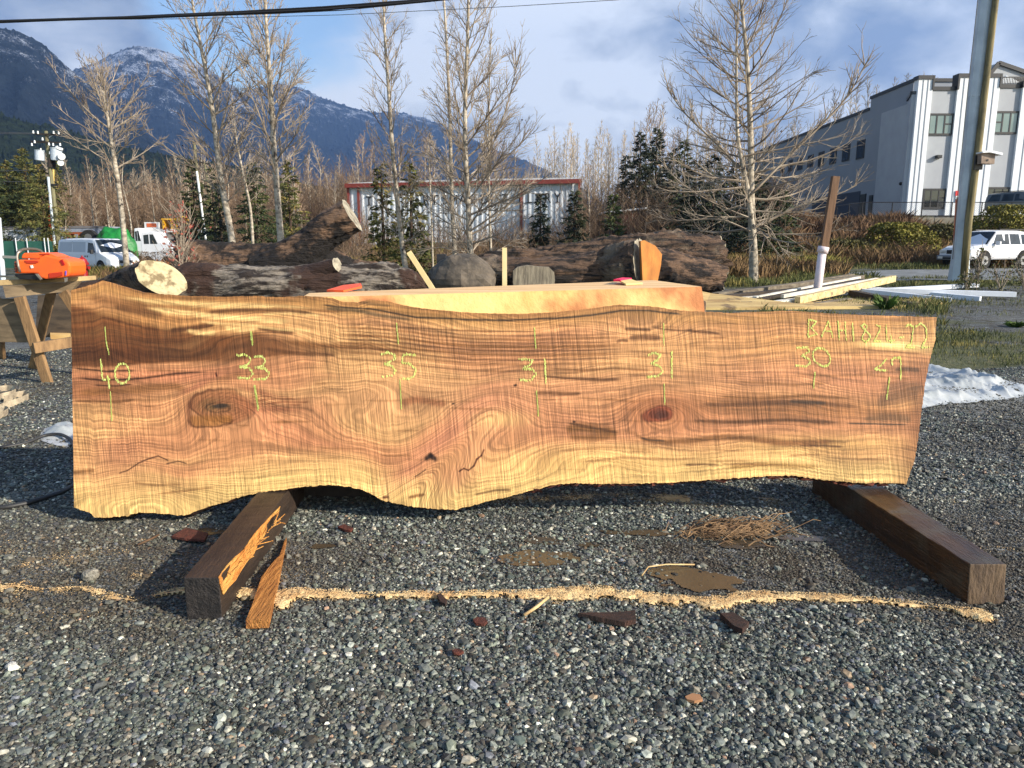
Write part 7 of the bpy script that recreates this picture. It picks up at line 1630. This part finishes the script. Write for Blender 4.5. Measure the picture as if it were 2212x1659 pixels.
def more_poles():
    Y = 50; b = PY(447, 560, Y); b.z = Gs(b.x, Y); t = PY(419, 306, Y)
    r = root('utility_pole', b, 'slender leaning pole with a bright metal conduit, between the bare trees', 'utility pole'); MB().cyl(b, t, .13, .09, 8).build('pole', wood_p, r); MB().cyl(PY(445, 520, Y-.2), PY(425, 370, Y-.2), .07, n=6).build('conduit', MT('bright_conduit', lin((.90, .92, .93)), rough=.4), r)
    Y = 66; b = PY(468, 520, Y); b.z = Gs(b.x, Y); r = root('utility_pole', b, 'distant thin grey pole with one crossarm right of the slender pole', 'utility pole'); MB().cyl(b, PY(442, 352, Y), .12, .08, 8).build('pole', wood_p, r); MB().bar(PY(433, 351, Y), PY(452, 355, Y), .1, .12).build('crossarm', MATS['dark_crossarm'], r)
    Y = 30; b = PY(6, 600, Y); b.z = Gs(b.x, Y); r = root('fence_post', b, 'grey steel post at the left edge behind the chainsaw', 'post'); MB().cyl(b, PY(-4, 470, Y), .10, n=8).build('post', stl, r)
    b2 = PY(6, 575, Y-.05); MB().bar(PY(-40, 552, Y), PY(36, 556, Y), .12, .10).build('rail', MT('grey_rail', lin((.5, .5, .48)), rough=.8), r)
    # steel pole with the wooden pole beside it
    Y = 22.0; c0 = onG(2066, 608); Y = c0.y; r = root('utility_pole', c0, 'tall pale steel-clad pole standing beside the gravel road', 'utility pole')
    def q(u, v, d=0): return PY(u, v, Y+d)
    def sect(uL, uR, v): a, b = q(uL, v), q(uR, v); return (a+b)/2, (b.x-a.x)/2
    secs = [sect(2050, 2090, 608), sect(2060, 2092, 540), sect(2068, 2094, 478), sect(2092, 2121, 209), sect(2117, 2146, -10), sect(2128, 2156, -110)]
    for k in range(5):
        (a, ra), (b, rb_) = secs[k], secs[k+1]; a = a.copy(); 
        if k == 0: a.z = Gs(a.x, Y)-.05
        vs = []; n = 8
        for p, rr in ((a, ra), (b, rb_)):
            for i in range(n): an = 2*PI*(i+.5)/n; vs.append(p+Vector((math.cos(an)*rr*1.05, math.sin(an)*rr*1.05, 0)))
        MB().add(vs, [(i, (i+1) % n, n+(i+1) % n, n+i) for i in range(n)]).build('steel_section', stl, r)
        MB().cyl(b-Vector((0, 0, .02)), b+Vector((0, 0, .04)), rb_*1.07, n=8).build('flange', stl, r)
    mb = MB()
    for k in range(26):
        v = 560-k*26; a, rr = sect(*(np.interp(v, [-110, -10, 209, 478, 540, 608], [2128, 2117, 2092, 2068, 2060, 2050]), np.interp(v, [-110, -10, 209, 478, 540, 608], [2156, 2146, 2121, 2094, 2092, 2090])), v); mb.ball(a+Vector((rr*.92, -rr*.45, 0)), .028, 6)
    mb.build('bolts', pk, r)
    MB().tube([q(2058, 560, -.28), q(2072, 380, -.26), q(2090, 200, -.24), q(2112, 0, -.22), q(2124, -100, -.2)], .012, 5).build('cable', pk, r)
    MB().cyl(q(2064, 520, .3), q(2069, 430, .3), .07, n=8).build('orange_marker', MT('orange_sleeve', lin((.80, .45, .33)), rough=.7), r)
    Yw = Y-.30; b = PY(2079, 609, Yw); b.z = Gs(b.x, Yw)-.1; r2 = root('wooden_pole', b, 'round wooden pole standing against the right side of the steel pole', 'pole'); MB().tube([Vector((PY(2081, 612, Yw).x, Yw, b.z)), PY(2092, 478, Yw), PY(2112, 330, Yw), PY(2133, 150, Yw), PY(2152, -10, Yw), PY(2162, -110, Yw)], [.12, .115, .11, .10, .095, .09], 12).build('pole', MT('round_pole_wood', lin((.56, .51, .36)), lin((.36, .33, .22)), scale=4, stretch=(5, 5, .3), rough=.85, c3=lin((.28, .27, .20)), c3scale=1.2, bump=.3, bscale=14), r2, smooth=True)
    n = root('birdhouse', PY(2120, 345, Yw-.2), 'grey wooden birdhouse with a white tin roof fixed to the wooden pole', 'birdhouse'); yb = Yw-.13
    bx = MT('birdhouse_wood', lin((.62, .55, .49)), lin((.48, .42, .37)), scale=5, rough=.9)
    a0, a1, a2, a3 = [PY(u, v, yb) for u, v in ((2109, 355), (2137, 356), (2139, 333), (2110, 331))]; MB().prism([a0, a1, a2, a3], Vector((0, -.26, 0))).build('box', bx, n)
    for v in (346,): p = PY(2133, v, yb-.262); MB().cyl(p, p+Vector((0, -.01, 0)), .035, n=12).build('entrance_hole', pk, n)
    a0, a1, a2, a3 = [PY(u, v, yb+.02) for u, v in ((2107, 331), (2143, 339), (2152, 334), (2112, 327))]; MB().prism([PY(2108, 330, yb), PY(2124, 327, yb), PY(2151, 333, yb), PY(2150, 338, yb), PY(2124, 332, yb), PY(2108, 333, yb)], Vector((0, -.36, 0))).build('roof', MT('white_tin', lin((.90, .91, .92)), rough=.4), n)
    p = PY(2104, 357, yb); MB().box((p.x, yb-.04, p.z-.14), (p.x+.26, yb+.02, p.z+.30)).build('mounting_board', pk, n)
    # overhead cables across the top left
    w = root('overhead_cable', PY(500, 30, 20), 'bundle of thick black overhead cables crossing the sky at the top left', 'cable'); Yc = 20; bk = MT('cable_black', lin((.05, .05, .06)), rough=.6)
    P = lambda L0: [PY(u, v, Yc) for u, v in L0]
    MB().tube(P([(-400, 62), (-100, 49), (0, 46), (150, 41.5), (300, 37), (500, 29.5), (700, 20), (900, 4), (1100, -16), (1400, -55)]), .034, 6).build('thick_cable', bk, w, smooth=True)
    MB().tube(P([(-400, 66), (-100, 51), (0, 48.5), (150, 42.5), (300, 35), (500, 26), (700, 15), (900, 0), (1100, -20)]), .02, 6).build('thin_cable', bk, w, smooth=True)
    MB().tube(P([(100, 42), (300, 40), (450, 34), (600, 29), (740, 22), (950, 1), (1200, -30)]), .012, 6).build('thin_cable', bk, w, smooth=True)
    w = root('overhead_wire', PY(900, 25, 24), 'single thin wire crossing the sky below the thick cables', 'wire'); MB().tube([PY(u, v, 24) for u, v in [(-200, 45), (120, 43), (400, 40.5), (740, 32), (1100, 14), (1330, 0), (1600, -22)]], .009, 5).build('wire', wm2, w)
wm2 = MT('wire_dark', lin((.22, .23, .26)), rough=.5)
more_poles()
# ------------------------------------------------------------------ lumber and post on the right
def lumber():
    grey = MT('grey_lumber', lin((.50, .46, .39)), lin((.34, .30, .25)), scale=2.5, stretch=(.5, 4, 4), rough=.9, bump=.3, bscale=12); wht = MT('white_painted_board', lin((.85, .84, .80)), lin((.74, .70, .62)), scale=2.5, rough=.8, c3=lin((.55, .47, .37)), c3scale=3, c3lo=.62, c3hi=.7); yel = MT('yellowed_lumber', lin((.82, .75, .56)), lin((.68, .58, .40)), scale=2.5, stretch=(.5, 4, 4), rough=.85, c3=lin((.42, .36, .3)), c3scale=4, c3lo=.62, c3hi=.66); drk = MT('dark_lumber', lin((.25, .21, .17)), lin((.16, .13, .11)), scale=3, stretch=(.5, 4, 4), rough=.9)
    B = [((1545, 637), (1860, 598), 17.5, 20.5, .22, .10, grey, 'upper grey weathered board of the lumber pile'), ((1565, 641), (1770, 622), 17.0, 18.6, .20, .09, drk, 'short dark board low in the lumber pile'), ((1600, 632), (1842, 594.5), 17.6, 21, .12, .08, grey, 'long grey board at the back of the lumber pile'), ((1630, 645), (1856, 601), 16.6, 20, .10, .10, wht, 'white painted board in the middle of the lumber pile'), ((1640, 650), (1862, 607), 16.4, 19.6, .16, .12, drk, 'dark board beneath the white board of the lumber pile'), ((1722, 649), (1930, 602), 16.0, 19.5, .13, .16, yel, 'pale yellow square beam on the front of the lumber pile'), ((1660, 656), (1760, 642), 15.8, 16.8, .2, .07, wht, 'short whitish board end under the leaning post'), ((1840, 634), (1922, 651), 17.5, 16.2, .2, .16, drk, 'dark block end right of the leaning post'), ((1570, 653), (1700, 655), 16.2, 16.0, .3, .07, drk, 'flat dark board next to the squared log'), ((1750, 657), (1835, 645), 16.0, 16.6, .16, .03, grey, 'thin curved grey offcut under the lumber'), ((1545, 655), (1640, 648), 16.4, 16.8, .18, .05, grey, 'grey board end by the right end of the squared log'), ((1580, 628), (1740, 611), 18.4, 20.2, .16, .05, grey, 'thin grey board with a pale top edge, at the upper left of the lumber pile'), ((1560, 633), (1690, 618), 17.9, 19.4, .14, .10, drk, 'dark square timber under the upper grey board of the lumber pile'), ((1618, 648), (1800, 616), 16.9, 19.2, .09, .09, grey, 'narrow grey batten between the white and the dark boards of the lumber pile'), ((1690, 640), (1895, 603), 16.3, 19.6, .08, .08, wht, 'narrow cream batten behind the pale yellow square beam'), ((1575, 646), (1665, 640), 16.8, 17.4, .16, .06, wht, 'short pale plank end with a dark knot at the low left of the lumber pile')]
    for i, (a, b, Ya, Yb, w, h, m, lab) in enumerate(B):
        o = MB().bar(PY(*a, Ya), PY(*b, Yb), w, h, jit=.004).build('lumber_board', m, bevel=.006); tag(o, lab, 'board', 'boards of the lumber pile')
    for i, (a, b, Ya, Yb, w, h, lab) in enumerate([((1790, 634), (2110, 616), 18.8, 20.6, .16, .11, 'upper white board on the gravel, reaching right'), ((1832, 620), (2118, 646), 19.6, 17.4, .16, .12, 'long white board slanting down to the right'), ((1826, 625), (2192, 636), 18.6, 17.8, .2, .12, 'white board whose end reaches farthest right'), ((1862, 628), (2055, 648), 18.0, 17.0, .14, .10, 'short white board in front of the other white boards')]):
        o = MB().bar(PY(*a, Ya), PY(*b, Yb), w, h).build('white_board', MT('white_board_paint', lin((.83, .85, .88)), lin((.75, .77, .80)), scale=2, rough=.7), bevel=.006); tag(o, lab, 'board', 'white boards on the gravel')
    # long live-edge flitch
    Y = 15.4; top = [(1514, 629), (1535, 633), (1570, 646), (1610, 650), (1680, 652), (1760, 652), (1800, 645), (1850, 644), (1880, 648), (1930, 649), (1985, 645), (2010, 644), (2032, 651), (2036, 654), (1980, 658), (1900, 661), (1780, 662), (1650, 664), (1520, 664)]
    zt = PY(1780, 662, Y).z; V = []
    for u, v in top:
        Yp = (15.4+(661-v)*.10) if v > 640 else 16.5; V.append(PY(u, v, Yp))
    o = MB().prism(V, Vector((0, .0, -.07))).build('flitch_board', MT('flitch_wood', lin((.80, .70, .47)), lin((.62, .50, .32)), scale=2, stretch=(.4, 3, 3), rough=.85, c3=lin((.45, .37, .27)), c3scale=2, c3lo=.58, c3hi=.68)); tag(o, 'long pale live-edge offcut board lying across blocks in front of the lumber', 'board')
    for k, (u, m, l) in enumerate([(1580, drk, 'dark support block under the left end of the long offcut'), (1548, drk, 'dark block beside the squared log under the long offcut'), (1606, grey, 'pale grey block under the long offcut near its left end'), (1960, drk, 'dark block under the right end of the long offcut')]):
        p = PY(u, 668, 15.8); z = Gs(p.x, 15.8); mb = MB().box((p.x-.12, 15.6, z), (p.x+.12, 15.95, max(p.z+.02, z+.12))); tag(mb.build('support_block', m, bevel=.006), l, 'block')
    # leaning post
    Y = 17.6; a = PY(1762, 649, Y); z = Gs(a.x, Y); r = root('leaning_post', (a.x, Y, z), 'leaning brown wooden post with its lower part in a pinkish-white pipe', 'post')
    MB().bar(PY(1779, 540, Y), PY(1805, 381, Y), .165, .13, up=(0, 1, 0)).build('wooden_post', MT('brown_post', lin((.46, .35, .26)), lin((.34, .25, .18)), scale=3, stretch=(5, 5, .5), rough=.85, bump=.3), r, bevel=.006)
    pv = MT('pinkish_pipe', lin((.84, .79, .80)), lin((.78, .73, .75)), rough=.5); MB().tube([Vector((PY(1762, 652, Y).x, Y, min(z, PY(1762, 650, Y).z))), PY(1769, 600, Y), PY(1777, 540, Y)], .095, 16).build('pipe', pv, r, smooth=True); MB().tube([PY(1776, 546, Y), PY(1779.5, 533, Y)], .125, 16).build('pipe_collar', pv, r, smooth=True)
lumber()
# ------------------------------------------------------------------ mountains
def ridge(name, tab, r0, foot, seed, mat, u0, u1, rough=1.0, du=1.6, rows=70, depth=.42, jag=1.0):
    us = np.arange(u0, u1, du); v = interp(tab, us); n = len(us)
    d = np.array([tuple(pdir(u, vv)) for u, vv in zip(us, v)]); hz = np.hypot(d[:, 0], d[:, 1]); az = d[:, :2]/hz[:, None]; tan = d[:, 2]/hz
    f = np.linspace(0, 1, rows)**1.15; rr = r0*(1-depth*f)
    zr = CAMH+tan*r0
    V = np.zeros((rows, n, 3))
    arc = np.arctan2(d[:, 0], d[:, 1])*r0
    for k in range(rows):
        z = foot+(zr-foot)*(1-f[k])**1.15
        nz = fbm(arc/(r0*.10), f[k]*3.2*np.ones(n), 0, 5, seed)*(.10*r0*.35)*math.sin(PI*min(1, f[k]*1.1+.02))*rough
        rid = (1-np.abs(fbm(arc/(r0*.07)+f[k]*1.4, f[k]*2.0*np.ones(n), 0, 4, seed+7)))*.02*r0*math.sin(PI*min(1, f[k]+.03))*rough
        tree = jag*(.0016*r0)*np.maximum(0, vnoise(arc/(r0*.0022), f[k]*90*np.ones(n), 0, seed+3))*(1.0 if k else 1.3)
        V[k, :, 0] = az[:, 0]*rr[k]; V[k, :, 1] = az[:, 1]*rr[k]; V[k, :, 2] = z+nz+rid+tree
    i = np.arange(rows*n).reshape(rows, n)
    F = np.stack([i[:-1, :-1].ravel(), i[1:, :-1].ravel(), i[1:, 1:].ravel(), i[:-1, 1:].ravel()], 1)
    tag(npmesh(name, V.reshape(-1, 3), F, None, mat, False), kind='structure')
def mount_mat(name, forest, forest2, snow, s0, s1, sc_=.01, snowh=(200, 700)):
    m = bpy.data.materials.new(name); m.use_nodes = True; nt = m.node_tree; N = nt.nodes; L = nt.links; bs = N['Principled BSDF']; bs.inputs['Roughness'].default_value = .95; bs.inputs['Specular IOR Level'].default_value = .1
    geo = N.new('ShaderNodeNewGeometry')
    def nz(s, det, st=(1, 1, 1)):
        mp = N.new('ShaderNodeMapping'); mp.inputs['Scale'].default_value = st; L.new(geo.outputs['Position'], mp.inputs[0])
        n = N.new('ShaderNodeTexNoise'); n.inputs['Scale'].default_value = s; n.inputs['Detail'].default_value = det; n.inputs['Roughness'].default_value = .7; L.new(mp.outputs[0], n.inputs['Vector']); return n.outputs['Fac']
    def mr(x, a, b, c=0, d=1):
        r = N.new('ShaderNodeMapRange'); r.inputs['From Min'].default_value = a; r.inputs['From Max'].default_value = b; r.inputs['To Min'].default_value = c; r.inputs['To Max'].default_value = d; L.new(x, r.inputs['Value']); return r.outputs[0]
    def mix(f, a, b):
        x = N.new('ShaderNodeMix'); x.data_type = 'RGBA'; L.new(f, x.inputs[0])
        for i, s in ((6, a), (7, b)):
            if isinstance(s, tuple): x.inputs[i].default_value = (*s, 1)
            else: L.new(s, x.inputs[i])
        return x.outputs[2]
    c = mix(mr(nz(sc_*3, 5, (1, 1, .4)), .4, .6), forest, forest2)
    sep = N.new('ShaderNodeSeparateXYZ'); L.new(geo.outputs['Position'], sep.inputs[0])
    h = mr(sep.outputs['Z'], snowh[0], snowh[1], -.30, .08)
    ad = N.new('ShaderNodeMath'); L.new(h, ad.inputs[0]); L.new(nz(sc_*1.1, 9, (1, 1, .35)), ad.inputs[1]); 
    ad2 = N.new('ShaderNodeMath'); L.new(ad.outputs[0], ad2.inputs[0]); L.new(mr(nz(sc_*16, 5), 0, 1, -.42, .42), ad2.inputs[1])
    c = mix(mr(ad2.outputs[0], s0, s1), c, snow); L.new(c, bs.inputs['Base Color']); 
    bp = N.new('ShaderNodeBump'); bp.inputs['Strength'].default_value = 1; bp.inputs['Distance'].default_value = 7; L.new(nz(sc_*5, 6), bp.inputs['Height']); L.new(bp.outputs[0], bs.inputs['Normal'])
    return m
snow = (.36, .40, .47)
mA = mount_mat('near_mountain_forest', (.006, .010, .014), (.015, .022, .028), snow, .56, .72, .016, (60, 560))  # mountain forest tones darkened to carry the shade of clouds
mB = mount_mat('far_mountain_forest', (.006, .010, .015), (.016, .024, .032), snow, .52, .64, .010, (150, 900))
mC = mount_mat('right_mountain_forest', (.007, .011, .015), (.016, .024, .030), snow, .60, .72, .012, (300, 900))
mE = mount_mat('foothill_forest', (.008, .014, .008), (.022, .034, .014), snow, 2.0, 2.2, .03, (5000, 9000))
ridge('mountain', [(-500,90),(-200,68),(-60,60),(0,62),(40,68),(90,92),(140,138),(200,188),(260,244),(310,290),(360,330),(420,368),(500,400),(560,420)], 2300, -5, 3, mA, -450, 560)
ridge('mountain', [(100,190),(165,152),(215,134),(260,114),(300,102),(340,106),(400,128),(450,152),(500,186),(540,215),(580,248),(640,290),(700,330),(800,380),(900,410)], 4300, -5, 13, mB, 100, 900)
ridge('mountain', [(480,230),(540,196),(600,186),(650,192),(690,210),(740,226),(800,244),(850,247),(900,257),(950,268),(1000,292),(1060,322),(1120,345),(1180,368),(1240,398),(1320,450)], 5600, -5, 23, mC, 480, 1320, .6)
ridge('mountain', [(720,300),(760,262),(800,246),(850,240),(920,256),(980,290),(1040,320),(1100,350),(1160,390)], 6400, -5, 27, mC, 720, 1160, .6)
ridge('foothill', [(-500,235),(-200,240),(0,249),(60,266),(130,281),(200,300),(260,318),(340,332),(420,346),(520,362),(620,390),(760,420),(900,440)], 900, -3, 33, mE, -450, 900, .25, 1.2, 40, .4, 2.2)
HAZE = True
if HAZE:
    mb = MB(); mb.box((-5200, -60, -40), (3400, 6700, 1750)); o = mb.build('haze', [])
    m = bpy.data.materials.new('haze_air'); m.use_nodes = True; nt = m.node_tree; nt.nodes.remove(nt.nodes['Principled BSDF'])
    v = nt.nodes.new('ShaderNodeVolumePrincipled'); v.inputs['Color'].default_value = (.28, .50, 1.0, 1); v.inputs['Density'].default_value = .00011; v.inputs['Anisotropy'].default_value = .2
    nt.links.new(v.outputs[0], nt.nodes['Material Output'].inputs['Volume']); o.data.materials.append(m); tag(o, kind='stuff')
